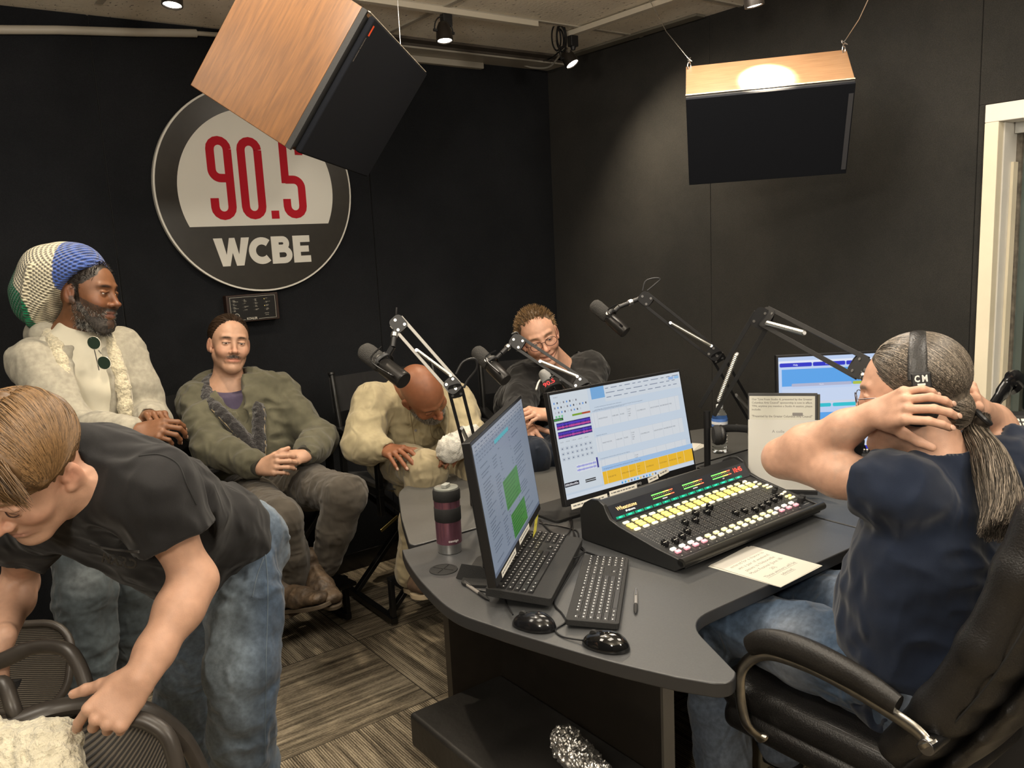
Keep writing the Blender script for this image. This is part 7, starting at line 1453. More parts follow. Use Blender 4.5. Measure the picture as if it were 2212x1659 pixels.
# ----------------------------------------------------------------- smiling man with glasses in the corner
def man_glasses():
    PR = person('person with short spiky hair and glasses laughing in a black long-sleeved top', (2.6, 3.3, 0))
    fb = cdir(-.12, 0, 1) * [1, 1, 0]; fb /= np.linalg.norm(fb); rt = np.cross(fb, [0, 0, 1.])
    f = F(); ho = PD(1165, 728, 3.74); h = HF(f, ho, cdir(.14, -.30, .94), cdir(-.36, .90, .26), 1.04); build_head(h, smile=1.0, mouth_open=.75, jaw=.98)
    neck = PD(1208, 790, 3.88); pelvis = np.array([2.60, 3.33, .66]); chest = mid(pelvis, neck, .62) + fb * .02
    f.cone(h.p((0, -.03, -.06)), neck, .056, .062, k=.03); f.slab(pelvis, chest, .15, .16, fb, .09, k=.05); f.slab(chest, neck - [0, 0, .06], .15, .12, fb, .08, k=.05)
    shR, shL = PD(1134, 822, 3.84), PD(1272, 800, 3.92); elR, elL = PD(1118, 900, 3.62), PD(1262, 905, 3.66); wrR, wrL = PD(1128, 918, 3.52), PD(1184, 896, 3.50); kR, kL = PD(1150, 985, 3.42), PD(1230, 980, 3.46)
    for a, b, c in ((shR, elR, wrR), (shL, elL, wrL)): limb(f, [a, b, c], [.045, .038, .029])
    hand(f, wrR, PD(1146, 948, 3.42) - wrR, cdir(-.1, .4, .9), -1, ((.3, .4, .2), (.35, .4, .2), (.4, .4, .2), (.45, .4, .2)), (.6, .1, .1), 1.03, .10); hand(f, wrL, PD(1140, 893, 3.42) - wrL, cdir(.1, .8, .6), 1, ((.5, .7, .4),) * 4, (.3, .2, .1), 1.0, .04)
    hipR, hipL = pelvis + rt * .09, pelvis - rt * .09; aR, aL = PD(1150, 1180, 3.6), PD(1240, 1180, 3.65)
    for a, b, c in ((hipR, kR, aR), (hipL, kL, aL)): limb(f, [a, b, c], [.07, .05, .035])
    hc = PD(1145, 915, 3.46); sc = lambda x, y, z: (.55 * np.clip((z - .052 - .15 * np.abs(x) - .3 * (y - .05)) / .012, 0, 1))
    implicit(f, 'body', M_SKIN, PR, [(ho - .16, ho + .16, .0026), (hc - .13, hc + .13, .0032), (np.array([1.9, 2.5, .1]), np.array([3.15, 3.75, 1.4]), .012)],
             paint=skin_paint(h, (.56, .315, .215), lips=(.42, .17, .13), brow=(.14, .085, .05), stub=lambda x, y, z: .10 * ((z < -.045) & (y > -.01)), stub_col=(.2, .13, .1)))
    eyes(h, PR, (.08, .1, .12), (0, -.3)); teeth(h, PR, .023)
    rt_ = skull_root(lambda x, y, z: (z > .082 and y < .050) or (z > .0 and y < .0 and abs(x) > .05) or (y < -.06 and z > -.05), 0)
    shell_strands('hair', hairmat('hair_sandy'), PR, h, rt_, 1500, lambda p, n: n * .55 + np.array([0, .2, .35]) * (p[2] > .06) + np.array([0, -.3, -.4]) * (p[2] < .05), .022, .0014, lambda r, p: np.array([.20, .125, .06]) * r.uniform(.45, 1.6), jit=.28, steps=5, lift=.004)
    g = F(); hh = HF(g, ho, h.y, h.z, h.s); hh.ell(SKULL[0] + [0, 0, .002], SKULL[1] * .955, k=.0); hh.ell((0, .085, .025), (.068, .072, .070), k=.012, op='s')
    for s in (-1, 1): hh.ell((s * .085, .02, -.035), (.035, .052, .052), k=.008, op='s')
    hh.ell((0, 0, -.09), (.2, .2, .06), op='s', k=.01); g.disp(lambda P: .003 * noise(P, 70)); implicit(g, 'hair_base', plain('hair_base_sandy', (.085, .052, .028), .7, nscale=90, namt=.4), PR, [(ho - .15, ho + .15, .0032)])
    m = MB()
    for s in (-1, 1):
        m.tube([h.p((s * .033 + .0255 * math.cos(a), .104 - abs(.10 * (.033 + s * .0255 * math.cos(a)) ** 1.5), -.004 + .0185 * math.sin(a))) for a in np.linspace(0, 2 * PI, 25)[:-1]], .0014, 7, closed=True)
        m.tube([h.p((s * .059, .096, .002)), h.p((s * .074, .06, .004)), h.p((s * .083, -.01, .004))], .0013, 6)
    m.tube([h.p((-.008, .105, .002)), h.p((0, .108, .004)), h.p((.008, .105, .002))], .0014, 6); m.build('glasses', plain('glasses_frame', (.06, .025, .025), .3), PR, smooth=True)
    S = F(); S.slab(pelvis, pelvis + [0, 0, .16], .19, .19, fb, .13, k=.05); S.slab(pelvis + [0, 0, .12], chest, .19, .20, fb, .13, k=.05); S.slab(chest, neck - [0, 0, .085], .20, .15, fb, .12, k=.05, tb=.095)
    for sh, el, wr in ((shR, elR, wrR), (shL, elL, wrL)): c = mid(el, wr, .45); S.cone(neck - [0, 0, .08], sh, .068, .076, k=.05); S.chain([sh, mid(sh, el), el], [.078, .068, .062], k=.03); S.chain([el, c], [.060, .050], k=.03); S.cone(mid(el, wr, .4), wr, .038, op='s', k=.004)
    S.cone(neck - [0, 0, .2], neck + [0, 0, .2], .064, op='s', k=.01); S.disp(folds(.008, 10, (.2, 0, 1), .55, 1)); S.disp(folds(.005, 22, rt, .7, 4)); lo, hi = bb(pelvis, shR, shL, elR, elL, wrR, wrL, neck, m=.15)
    M_BK = cloth('black_jersey', (.011, .0105, .0105), .5, 11, mott=.15); implicit(S, 'sweater', M_BK, PR, [(lo, hi, .007)]); MB().tube([neck + (fb * math.cos(a) + rt * math.sin(a)) * .066 + np.array([0, 0, -.012 - .022 * math.cos(a)]) for a in np.linspace(0, 2 * PI, 25)[:-1]], .008, 8, closed=True).build('neck_band', M_BK, PR, smooth=True)
    g = F(); g.slab(pelvis + [0, 0, -.04], pelvis + [0, 0, .05], .165, .165, fb, .12, k=.04)
    for a, b, c in ((hipR, kR, aR), (hipL, kL, aL)): g.chain([a, mid(a, b), b], [.10, .088, .076], k=.035); g.chain([b, c], [.074, .055], k=.03)
    g.disp(folds(.006, 13, (0, 0, 1), .3, 2)); lo, hi = bb(pelvis, kR, kL, aR, aL, m=.12); implicit(g, 'trousers', cloth('navy_denim', (.012, .018, .032), .5, 12), PR, [(lo, hi, .008)])
    w = mid(wrL, elL, .10); ax = (wrL - elL) / np.linalg.norm(wrL - elL); x, y, z = frame(ax, cdir(0, .3, 1)); m = MB(); m.tube([w + (x * math.cos(a) * 1.0 + y * math.sin(a)) * .034 for a in np.linspace(0, 2 * PI, 21)[:-1]], .0095, 8, flat=(1.25, .35), up=ax, closed=True); wt = m.build('watch_strap', M_BLACK, PR, smooth=True)
    vx = cdir(0, .2, 1); vx -= ax * (vx @ ax); vx /= np.linalg.norm(vx); q = w + vx * .037; MB().cbox(q, (.036, .040, .010), np.stack([ax, np.cross(vx, ax), vx], 1)).build('smartwatch', M_BLACKG, PR, bevel=.004)
    cv = Canvas(); cv.T = M4(q + vx * .0055, -ax, np.cross(vx, -ax), vx); cv.rr(-.014, -.016, .028, .032, .004, (.03, .03, .06)); cv.rect(-.009, .004, .018, .004, (.8, .6, .9)); cv.rect(-.006, -.006, .012, .003, (.7, .7, .8)); cv.build('watch_face', attr_mat('watch_art', .2, .3), PR)
man_glasses()
# ----------------------------------------------------------------- standing bearded man in the knit hat
def man_hat():
    PR = person('standing person with grey beard, cream hoodie and blue, cream and green knit hat', (.5, 3.3, 0))
    fb = cdir(.74, 0, .67) * [1, 1, 0]; fb /= np.linalg.norm(fb); rt = np.cross(fb, [0, 0, 1.]); cr_, cu_, ct_ = CR
    f = F(); ho = PD(190, 634, 3.02); h = HF(f, ho, cdir(.985, -.04, .14), cdir(.04, 1, .05), 1.08); build_head(h, smile=.7, mouth_open=.3, nose=1.2, jaw=1.0)
    neck = PD(160, 712, 3.06); pelvis = PD(190, 1035, 3.12); chest = mid(pelvis, neck, .62)
    f.cone(h.p((0, -.03, -.07)), neck, .058, .064, k=.03); f.slab(pelvis, chest, .15, .16, fb, .09, k=.05); f.slab(chest, neck - [0, 0, .06], .15, .12, fb, .08, k=.05)
    shR = neck + rt * .150 - [0, 0, .10]; shL = neck - rt * .155 - [0, 0, .095]; hc = PD(340, 912, 2.86); wrR = PD(296, 934, 2.80); wrL = PD(322, 900, 2.98); elR = knee(shR, wrR, .30, .27, -fb * .6 + [0, 0, -1] + rt * .4); elL = knee(shL, wrL, .30, .27, [0, 0, -1.] - rt * .3)
    for a, b, c in ((shR, elR, wrR), (shL, elL, wrL)): limb(f, [a, b, c], [.045, .038, .028])
    t1 = hand(f, wrR, PD(352, 928, 2.80) - wrR, cdir(.1, .6, .8), -1, ((.4, .9, .5), (.5, .9, .5), (.6, .9, .5), (.65, .9, .5)), (.4, .3, .2), 1.0, .03); t2 = hand(f, wrL, PD(352, 893, 2.86) - wrL, cdir(.2, .9, .3), 1, ((.5, 1.0, .6), (.6, 1.0, .6), (.6, 1.1, .6), (.7, 1.1, .6)), (.3, .3, .2), 1.0, .03)
    hipR, hipL = pelvis + rt * .085, pelvis - rt * .085; kR, kL = PD(183, 1275, 3.00), PD(278, 1255, 3.22); aR, aL = PD(190, 1488, 3.05), PD(300, 1432, 3.36)
    for a, b, c in ((hipR, kR, aR), (hipL, kL, aL)): limb(f, [a, b, c], [.07, .05, .035])
    bd = lambda x, y, z: 1.0 * ((z < -.012 - .45 * np.maximum(y - .01, 0)) & (y > -.01) & (z > -.16)) * ~((y > .066) & (z > -.085) & (z < -.058) & (np.abs(x) < .026)) + .8 * np.exp(-((np.abs(x) / .033) ** 4) - (((z + .055) / .006) ** 4)) * (y > .06)
    hm = lambda V, q, c: np.where(((q[:, 2] > .028 + .9 * np.maximum(q[:, 1] - .028, -.0)) & (q[:, 1] < .062) & (np.abs(q[:, 0]) < .12) & (q[:, 2] < .15) & (q[:, 1] > .0) | ((q[:, 1] > -.02) & (q[:, 1] < .016) & (q[:, 2] > -.03) & (q[:, 2] < .1) & (np.abs(q[:, 0]) < .0755) & (np.abs(q[:, 0]) > .05)))[:, None], np.array([.020, .014, .010]), c)
    implicit(f, 'body', M_SKIN, PR, [(ho - .17, ho + .17, .0026), (hc - .12, hc + .12, .003), (np.array([.0, 2.5, .05]), np.array([1.1, 3.75, 1.8]), .012)],
             paint=skin_paint(h, (.185, .082, .040), lips=(.20, .085, .07), brow=(.015, .010, .008), stub=bd, stub_col=(.05, .042, .036), extra=hm))
    eyes(h, PR, (.03, .015, .01), (0, -.1)); teeth(h, PR, .022); nails(t1, 'fingernail', M_NAILD, PR); nails(t2, 'fingernail', M_NAILD, PR)
    gc = lambda r, p: np.array([.42, .40, .36]) * r.choice([.05, .08, .3, .8, 1.1]); br_ = lambda r: (lambda a, b: ((math.sin(a) * (.060 - .028 * b), .004 + .072 * math.cos(a) - .010 * b, -.028 - .078 * b - .022 * math.cos(a)), np.array([math.sin(a), math.cos(a), -.3])))(r.uniform(-1.75, 1.75), r.uniform(0, 1))
    shell_strands('beard', hairmat('beard_salt'), PR, h, br_, 3200, lambda p, n: n * .7 + np.array([0, .15, -.9]), .024, .0008, gc, curl=.9, steps=5, jit=.3, lift=.001)
    g = F(); hh = HF(g, ho, h.y, h.z, h.s); hh.cone((0, .052, -.095), (0, .060, -.125), .030, .012, k=.03)
    for s in (-1, 1): hh.cone((s * .052, .012, -.045), (s * .022, .060, -.106), .018, .023, k=.03)
    g.disp(lambda P: .004 * noise(P, 80)); implicit(g, 'beard_base', plain('beard_base_dark', (.045, .038, .033), .9, nscale=150, namt=.6), PR, [(ho - .22, ho + .14, .0034)])
    shell_strands('hair', hairmat('hair_black'), PR, h, skull_root(lambda x, y, z: (z > .04 and y > .01 and y < .055) or (abs(x) > .055 and y > -.015 and y < .02 and z > -.03), .002), 900, lambda p, n: n, .012, .0009, lambda r, p: np.array([.02, .014, .011]) * r.uniform(.6, 2), curl=1.0, steps=4)
    # crocheted hat
    g = F(); hh = HF(g, ho, h.y, h.z, h.s); Q = lambda x, y, d=3.02: PD(x, y, d)
    g.ell(Q(160, 598), (.095, .095, .100), k=.03); g.chain([Q(162, 587), Q(122, 600), Q(95, 630)], [.100, .112, .106], k=.05); g.chain([Q(86, 615), Q(72, 665)], [.060, .050], k=.05); g.cone(Q(108, 650), Q(95, 672), .07, .05, k=.04)
    bx = h.p((0, .030, .075)); bn = h.y * .70 - h.z * .62; g.cut(h.p((0, .030, .088)), bn, ho - .3, ho + .3, .006); g.cone(h.p((0, .02, .01)), h.p((0, .1, -.02)), .072, op='s', k=.006); hh.ell((.07, .0, -.03), (.045, .05, .048), k=.01, op='s')
    g.disp(lambda P: .0045 * noise(P, 16, 3)); g.disp(lambda P: -.012 * np.exp(-(((P - Q(56, 640, 2.92)) @ cr_ - .25 * ((P - Q(56, 640)) @ cu_)) / .010) ** 2) * ((P - Q(56, 640)) @ cu_ < .10))
    def hpnt(V):
        u = (V - Q(152, 600)) @ cr_ + .03 * ((V - Q(152, 600)) @ cu_); u2 = (V - Q(70, 620)) @ cr_ + .32 * ((V - Q(50, 620)) @ cu_) + .012 * np.sin(((V - ho) @ cu_) * 40)
        c = np.where((u > 0)[:, None], np.array([.055, .115, .42]), np.array([.74, .68, .50])); return np.where((u2 < 0)[:, None], np.array([.0, .19, .075]), c)
    m, t, b = nt('crochet_wool'); b.inputs['Roughness'].default_value = .95; b.inputs['Sheen Weight'].default_value = .4; b.inputs['Specular IOR Level'].default_value = .1
    a = N(t, 'ShaderNodeVertexColor'); a.layer_name = 'Col'; tc = N(t, 'ShaderNodeTexCoord')
    def dotp(v, k): n = N(t, 'ShaderNodeVectorMath', operation='DOT_PRODUCT'); L(t, tc, 'Object', n, 0); n.inputs[1].default_value = tuple(v); q = N(t, 'ShaderNodeMath', operation='MULTIPLY'); L(t, n, 'Value', q, 0); q.inputs[1].default_value = k; s_ = N(t, 'ShaderNodeMath', operation='SINE'); L(t, q, 0, s_, 0); return s_
    s1 = dotp(cr_ * .9 + ct_ * .5, 2 * PI / .017); s2 = dotp(cu_ + ct_ * .2, 2 * PI / .0145); mu = N(t, 'ShaderNodeMath', operation='MULTIPLY'); L(t, s1, 0, mu, 0); L(t, s2, 0, mu, 1)
    nz = N(t, 'ShaderNodeTexNoise'); nz.inputs['Scale'].default_value = 320; L(t, tc, 'Object', nz, 0); ad = N(t, 'ShaderNodeMath', operation='MULTIPLY_ADD'); L(t, nz, 0, ad, 0); ad.inputs[1].default_value = .9; L(t, mu, 0, ad, 2)
    rp = N(t, 'ShaderNodeMapRange'); rp.inputs[1].default_value = -.25; rp.inputs[2].default_value = .55; rp.inputs[3].default_value = .30; rp.inputs[4].default_value = 1.1; L(t, ad, 0, rp, 0); mx = N(t, 'ShaderNodeMix', data_type='RGBA', blend_type='MULTIPLY'); mx.inputs[0].default_value = 1; L(t, a, 0, mx, 6); L(t, rp, 0, mx, 7); L(t, mx, 2, b, 'Base Color')
    bp = N(t, 'ShaderNodeBump'); bp.inputs['Strength'].default_value = .9; bp.inputs['Distance'].default_value = .006; L(t, ad, 0, bp, 'Height'); L(t, bp, 0, b, 'Normal')
    implicit(g, 'crocheted_hat', m, PR, [(Q(80, 620) - .28, Q(150, 620) + .26, .0046)], paint=hpnt)
    br2 = [h.p((math.sin(a) * .081, -.008 + .046 * math.cos(a), .062 + .034 * math.cos(a))) for a in np.linspace(-2.0, 2.0, 30)]; g2 = F(); g2.chain(br2, [.0105] * 30, k=.004); implicit(g2, 'hat_band', m, PR, [(*bb(*br2, m=.03), .0045)], paint=lambda V: np.tile(np.array([.055, .115, .42]), (len(V), 1)))
    # white t-shirt, hoodie, lining
    g = F(); g.slab(pelvis, chest, .16, .17, fb, .115, k=.05); g.slab(chest, neck - [0, 0, .07], .17, .14, fb, .115, k=.05, tb=.09); g.cone(neck - [0, 0, .06], neck - [0, 0, .005], .085, .070, k=.02); g.cone(neck - [0, 0, .2], neck + [0, 0, .2], .064, op='s', k=.004); g.cut(pelvis - [0, 0, .03], (0, 0, -1), pelvis - .5, pelvis + .5)
    g.disp(folds(.009, 10, rt * .8 + np.array([0, 0, .4]), .5, 3)); implicit(g, 't_shirt', cloth('white_tee', (.62, .58, .46), .55, 9, mott=.04), PR, [(*bb(pelvis, neck, m=.26), .0062)])
    J = F(); bot = pelvis - [0, 0, .05]; J.slab(bot, chest, .175, .18, fb, .125, k=.05); J.slab(chest, neck - [0, 0, .12], .18, .14, fb, .12, k=.05, tb=.10)
    for sh, el, wr in ((shR, elR, wrR), (shL, elL, wrL)): c = mid(el, wr, .86); J.cone(neck - [0, 0, .115], sh, .062, .072, k=.04); J.chain([sh, mid(sh, el), el], [.075, .068, .062], k=.03); J.chain([el, mid(el, c), c], [.064, .054, .044], k=.03); J.cone(mid(el, wr, .8), wr + (wr - el) * .2, .034, op='s', k=.004)
    fr_t, fr_b = neck + fb * .16 - [0, 0, .05], bot + fb * .17
    for k in range(6): J.slab(mid(fr_t, fr_b, k / 6), mid(fr_t, fr_b, (k + 1) / 6), .085 - .006 * k, .079 - .006 * k, fb, .09, op='s', k=.008)
    J.cone(neck - [0, 0, .25] + fb * .02, neck + [0, 0, .2] + fb * .02, .088, op='s', k=.01); J.disp(folds(.010, 8, (0, 0, 1), .55, 1)); J.disp(folds(.005, 17, rt, .7, 4)); lo, hi = bb(bot, shR, shL, elR, elL, wrR, wrL, neck, m=.15)
    M_HD = cloth('cream_sweat', (.36, .335, .27), .5, 8, mott=.14, mscale=60, weave=500); implicit(J, 'hoodie', M_HD, PR, [(lo, hi, .0062)])
    for s in (-1, 1):
        e0 = [neck + rt * s * .05 - fb * .085 + [0, 0, .01], neck + rt * s * .085 - fb * .02 + [0, 0, -.005], neck + rt * s * .090 + fb * .06 + [0, 0, -.05], mid(fr_t, fr_b, .3) + rt * s * .094 - fb * .018, mid(fr_t, fr_b, .65) + rt * s * .082 - fb * .006, fr_b + rt * s * .068]
        lining(PR, spline(e0, 3), .024, (.60, .54, .39)); MB().tube([p + rt * s * .024 + fb * .008 for p in spline(e0[2:], 5)], .003, 8).build('zipper_edge', plain('zip_pale', (.5, .46, .38), .5, .3), PR, smooth=True)
    hd = [neck + rt * .09 - fb * .03 + [0, 0, -.01], neck + rt * .08 - fb * .11 + [0, 0, -.01], neck - fb * .15 + [0, 0, -.02], neck - rt * .08 - fb * .11 + [0, 0, -.01], neck - rt * .09 - fb * .03 + [0, 0, -.01]]
    g = F(); g.chain(spline(hd, 4), [.042] * 17, k=.02); g.cone(neck - fb * .13 + [0, 0, -.04], neck - fb * .14 + [0, 0, -.13], .07, .05, k=.04); g.disp(folds(.006, 14, (0, 0, 1), .5)); implicit(g, 'hood', M_HD, PR, [(*bb(*hd, neck - fb * .13 + [0, 0, -.15], m=.09), .006)])
    lining(PR, spline([p + [0, 0, .028] for p in hd], 4), .022, (.60, .54, .39), 'hood_lining')
    g = F(); g.slab(pelvis - [0, 0, .03], pelvis + [0, 0, .03], .165, .16, fb, .115, k=.04)
    for a, b, c in ((hipR, kR, aR), (hipL, kL, aL)): g.chain([a, mid(a, b), b], [.108, .098, .092], k=.035); g.chain([b, mid(b, c), c, c - [0, 0, .03]], [.090, .092, .088, .088], k=.03); g.cut(c - [0, 0, .045], (0, 0, -1), c - .15, c + .15)
    g.disp(folds(.010, 9, (0, 0, 1), .4, 2)); g.disp(folds(.005, 24, rt, .5, 8)); lo, hi = bb(pelvis, kR, kL, aR, aL, m=.13)
    jp = lambda V: np.array([.055, .068, .075]) * (1 + .35 * noise(V, 5) + .25 * noise(V, 22))[:, None] + .06 * np.clip(noise(V, 7, 4), 0, 1)[:, None]
    implicit(g, 'jeans', cloth('dark_washed_denim', (.1, .1, .1), .5, 10, attr=True, mott=.2, mscale=60), PR, [(lo, hi, .0064)], paint=jp)
    for a in (aR, aL): he = np.array([a[0], a[1], .012]) - fb * .05; g = F(); shoe(g, he, he + fb * .28); lo, hi = bb(he, he + fb * .28, m=.09); implicit(g, 'shoe', M_BLACKM, PR, [(lo, hi, .007)])
    # sunglasses hooked on the collar
    c0 = neck + fb * .105 + [0, 0, -.075]; sg = thing('sunglasses', 'sunglasses with dark lenses hanging from the white shirt of the standing man', 'sunglasses', tuple(c0))
    for px_, py_, rot in ((203, 741, .35), (225, 784, .15)):
        c = PD(px_, py_, 2.84); x = cdir(math.cos(-.9), math.sin(-.9), .1); y = np.cross(cdir(.3, .1, 1), x); y /= np.linalg.norm(y); z = np.cross(x, y); ring = [c + x * .024 * math.cos(a) + y * .019 * math.sin(a) for a in np.linspace(0, 2 * PI, 29)[:-1]]
        m_ = MB(); m_.ring([np.array(ring) - z * .0015, np.array(ring) + z * .0015]); m_.build('lens', plain('green_lens', (.010, .020, .012), .4, spec=.04), sg, smooth=False); MB().tube(ring, .0016, 6, closed=True).build('rim', plain('clear_frame', (.55, .52, .42), .2), sg, smooth=True)
    MB().tube([PD(213, 757, 2.84), PD(219, 764, 2.835)], .0018, 6).build('bridge', M_STEEL, sg); MB().tube([PD(196, 728, 2.84), PD(205, 760, 2.86), PD(214, 800, 2.87)], .0016, 6).build('temple', M_STEEL, sg, smooth=True)
man_hat()
# ----------------------------------------------------------------- bending man in the foreground
def man_bend():
    PR = person('light-haired person in black t-shirt and blue jeans, bending over a mesh chair', (.66, 2.05, 0))
    f = F(); ho = PD(56, 1012, 1.50); h = HF(f, ho, cdir(-.26, -.74, .60), cdir(-.06, .66, .74), 1.04); build_head(h, jaw=1.0, nose=1.1)
    neck = PD(170, 1018, 1.61); pelvis = PD(482, 1174, 2.10); shL = PD(330, 1072, 1.60); shR = PD(58, 1125, 1.86); shm = mid(shL, shR); chest = mid(pelvis, mid(neck, shm, .5), .66); A = neck - pelvis; lat = shL - shR; lat /= np.linalg.norm(lat); fb = np.cross(A, lat); fb /= np.linalg.norm(fb); fb *= -np.sign(fb[2]) if fb[2] != 0 else 1
    f.cone(h.p((0, -.035, -.065)), neck, .056, .062, k=.03); f.slab(pelvis, chest, .14, .16, fb, .09, k=.05); f.slab(chest, neck, .15, .07, fb, .08, k=.05); f.cone(neck, shL, .06, .055, k=.04); f.cone(neck, shR, .06, .055, k=.04)
    elL = PD(422, 1254, 1.63); wrL = PD(302, 1464, 1.50); elR = PL(42, 1262, shR, .28, False); wrR = PL(2, 1385, elR, .25, True)
    f.chain([shL, mid(shL, elL, .4), elL], [.047, .044, .037], k=.02); f.chain([elL, mid(elL, wrL, .3), mid(elL, wrL, .75), wrL], [.039, .041, .031, .026], k=.03); f.chain([shR, mid(shR, elR, .4), elR, mid(elR, wrR, .3), wrR], [.048, .044, .038, .040, .027], k=.03)
    kn = PD(222, 1558, 1.47)
    t1 = hand(f, wrL, kn - wrL, cdir(.15, .25, .95), 1, ((.75, .35, .2), (1.1, 1.1, .7), (1.2, 1.1, .7), (1.2, 1.2, .7)), (.35, .05, .05), 1.0, .05)
    t2 = hand(f, wrR, PD(-40, 1440, 1.80) - wrR, cdir(-.3, .5, .8), -1, ((.5, .8, .5),) * 4, (.3, .2, .1), 1.0, .03)
    hL, hR = pelvis + lat * .085, pelvis - lat * .085; kL, kR = PD(520, 1430, 1.98), PD(398, 1440, 2.30); aL, aR = PD(530, 1730, 2.12), PD(402, 1725, 2.42); aL[2] = max(aL[2], .09); aR[2] = max(aR[2], .09)
    for a, b, c in ((hL, kL, aL), (hR, kR, aR)): limb(f, [a, b, c], [.07, .05, .035])
    lo, hi = bb(shL, elL, wrL, wrR, elR, shR, m=.10); hc = mid(wrL, kn, 1.2)
    implicit(f, 'body', M_SKIN, PR, [(ho - .16, ho + .16, .0026), (hc - .10, hc + .10, .0022), (lo, hi, .0052), (np.array([-.1, 1.1, .0]), np.array([1.2, 2.8, 1.6]), .014)],
             paint=skin_paint(h, (.54, .315, .215), brow=(.20, .12, .06), stub=lambda x, y, z: .10 * ((z < -.045) & (y > -.01)), stub_col=(.25, .15, .1), lips=(.42, .19, .15)))
    nails(t1, 'fingernail', M_NAIL, PR, (0, 1, 2, 3, 4))
    m = MB()
    for s in (-1, 1): m.tube([h.p((s * (.031 + .014 * t), .088 - .006 * t * t, -.004 - .002 * (1 - t * t))) for t in np.linspace(-1, 1, 7)], .0012, 6)
    m.build('eyelashes', plain('lash', (.06, .03, .02), .8), PR)
    # hair: parted, swept
    g = F(); hh = HF(g, ho, h.y, h.z, h.s); hh.ell((0, -.018, .045), (.086, .104, .090), k=.01); hh.ell((0, .055, .082), (.062, .040, .034), k=.03); hh.ell((0, .090, -.018), (.066, .056, .066), k=.008, op='s')
    for s in (-1, 1): hh.ell((s * .088, .030, -.040), (.03, .045, .055), k=.008, op='s'); hh.ell((s * .094, -.010, -.022), (.026, .028, .036), k=.006, op='s')
    hh.ell((0, -.03, -.12), (.2, .2, .055), k=.01, op='s'); hh.cone((.012, .06, .135), (.0, -.06, .150), .010, k=.012, op='s')
    g.disp(lambda P: .0022 * np.sin(hh.loc(P)[:, 1] * 330 + 60 * hh.loc(P)[:, 2] + 5 * noise(P, 22)) + .003 * noise(P, 40)); hcf = lambda V: np.clip(np.array([.125, .070, .030]) * (1 + .35 * noise(hh.loc(V) * [20, 90, 40], 3) + .2 * noise(V, 30))[:, None], 0, 1)
    implicit(g, 'hair', hairmat('hair_light_brown', .42), PR, [(ho - .17, ho + .17, .0026)], paint=hcf)
    def dr(p, n): s = 1 if p[0] > .010 else -1; d = np.array([s * 1.0, .35 + 3 * max(0, p[1]), -.2]); return np.cross(np.cross(n, d), n)
    shell_strands('hair_strands', hairmat('hair_light_strands', .38), PR, h, skull_root(lambda x, y, z: z > .03 and y > -.1 and (y < .065), .008), 5200, dr, .10, .0009, lambda r, p: np.array([.155, .088, .038]) * r.uniform(.4, 1.9), shell=(np.array([0, -.016, .045]), np.array([.0885, .1065, .0930])), jit=.05, puff=.03, steps=8)
    shell_strands('fringe', hairmat('hair_light_fringe', .38), PR, h, lambda r: ((r.uniform(-.06, .06), r.uniform(.045, .070), r.uniform(.088, .112)), np.array([0, .7, .7])), 1500, lambda p, n: np.array([.8 * np.sign(p[0] - .01), .5, -.5]) if p[1] < .085 else np.array([.5 * np.sign(p[0] - .01), .0, -1.0]), .065, .0009, lambda r, p: np.array([.145, .082, .036]) * r.uniform(.4, 1.9), jit=.10, steps=7, lift=.001)
    # t-shirt
    S = F(); hem = pelvis + A * .02; S.slab(hem - A * .04, mid(pelvis, chest), .155, .165, fb, .112, k=.05); S.slab(mid(pelvis, chest), chest, .165, .18, fb, .118, k=.06); S.slab(chest, neck - A * .10, .19, .16, fb, .12, k=.05, tb=.10); belly = mid(pelvis, chest, .5) - [0, 0, .10]; S.cone(mid(pelvis, chest, .15) - [0, 0, .08], mid(pelvis, chest, .9) - [0, 0, .06], .085, .09, k=.07)
    seL = mid(shL, elL, .46); seR = mid(shR, elR, .30); S.cone(neck - A * .08, shL, .070, .074, k=.05); S.cone(neck - A * .08, shR, .07, .08, k=.05); S.chain([shL, seL], [.075, .073], k=.04); S.chain([shR, seR], [.080, .076], k=.04)
    for se, el, sh in ((seL, elL, shL), (seR, elR, shR)): d = (el - sh) / np.linalg.norm(el - sh); S.cut(se, d, se - .10, se + .10 + .0 * d); S.cone(se - d * .10, se + d * .3, .060, op='s', k=.004)
    S.cone(neck - A * .12, neck + A * .07, .088, .068, k=.03); S.cone(neck - A * .1, neck + A * .4, .062, op='s', k=.008); S.disp(folds(.009, 8, lat, .6, 1)); S.disp(folds(.005, 17, A, .7, 4)); lo, hi = bb(pelvis, shL, shR, seL, seR, neck, belly, m=.18)
    M_BT_ = cloth('black_tee', (.012, .0115, .012), .5, 9, mott=.15, sheen=.1); sh_ = implicit(S, 't_shirt', M_BT_, PR, [(lo, hi, .0056)])
    x_, y_, z_ = frame(A, fb); MB().tube([neck + A * .10 + (x_ * math.cos(a) + y_ * math.sin(a)) * .066 for a in np.linspace(0, 2 * PI, 29)[:-1]], .008, 8, closed=True).build('neck_band', M_BT_, PR, smooth=True)
    # jeans
    g = F(); g.slab(pelvis - A * .06, pelvis + A * .08, .15, .15, fb, .115, k=.04)
    for a, b, c in ((hL, kL, aL), (hR, kR, aR)): g.chain([a, mid(a, b), b], [.090, .084, .078], k=.03); g.chain([b, mid(b, c), c], [.077, .076, .076], k=.03)
    g.disp(folds(.008, 9, (0, 0, 1), .45, 2)); g.disp(folds(.006, 22, lat, .5, 8)); lo, hi = bb(pelvis, kL, kR, aL, aR, m=.14); lo[2] = .0
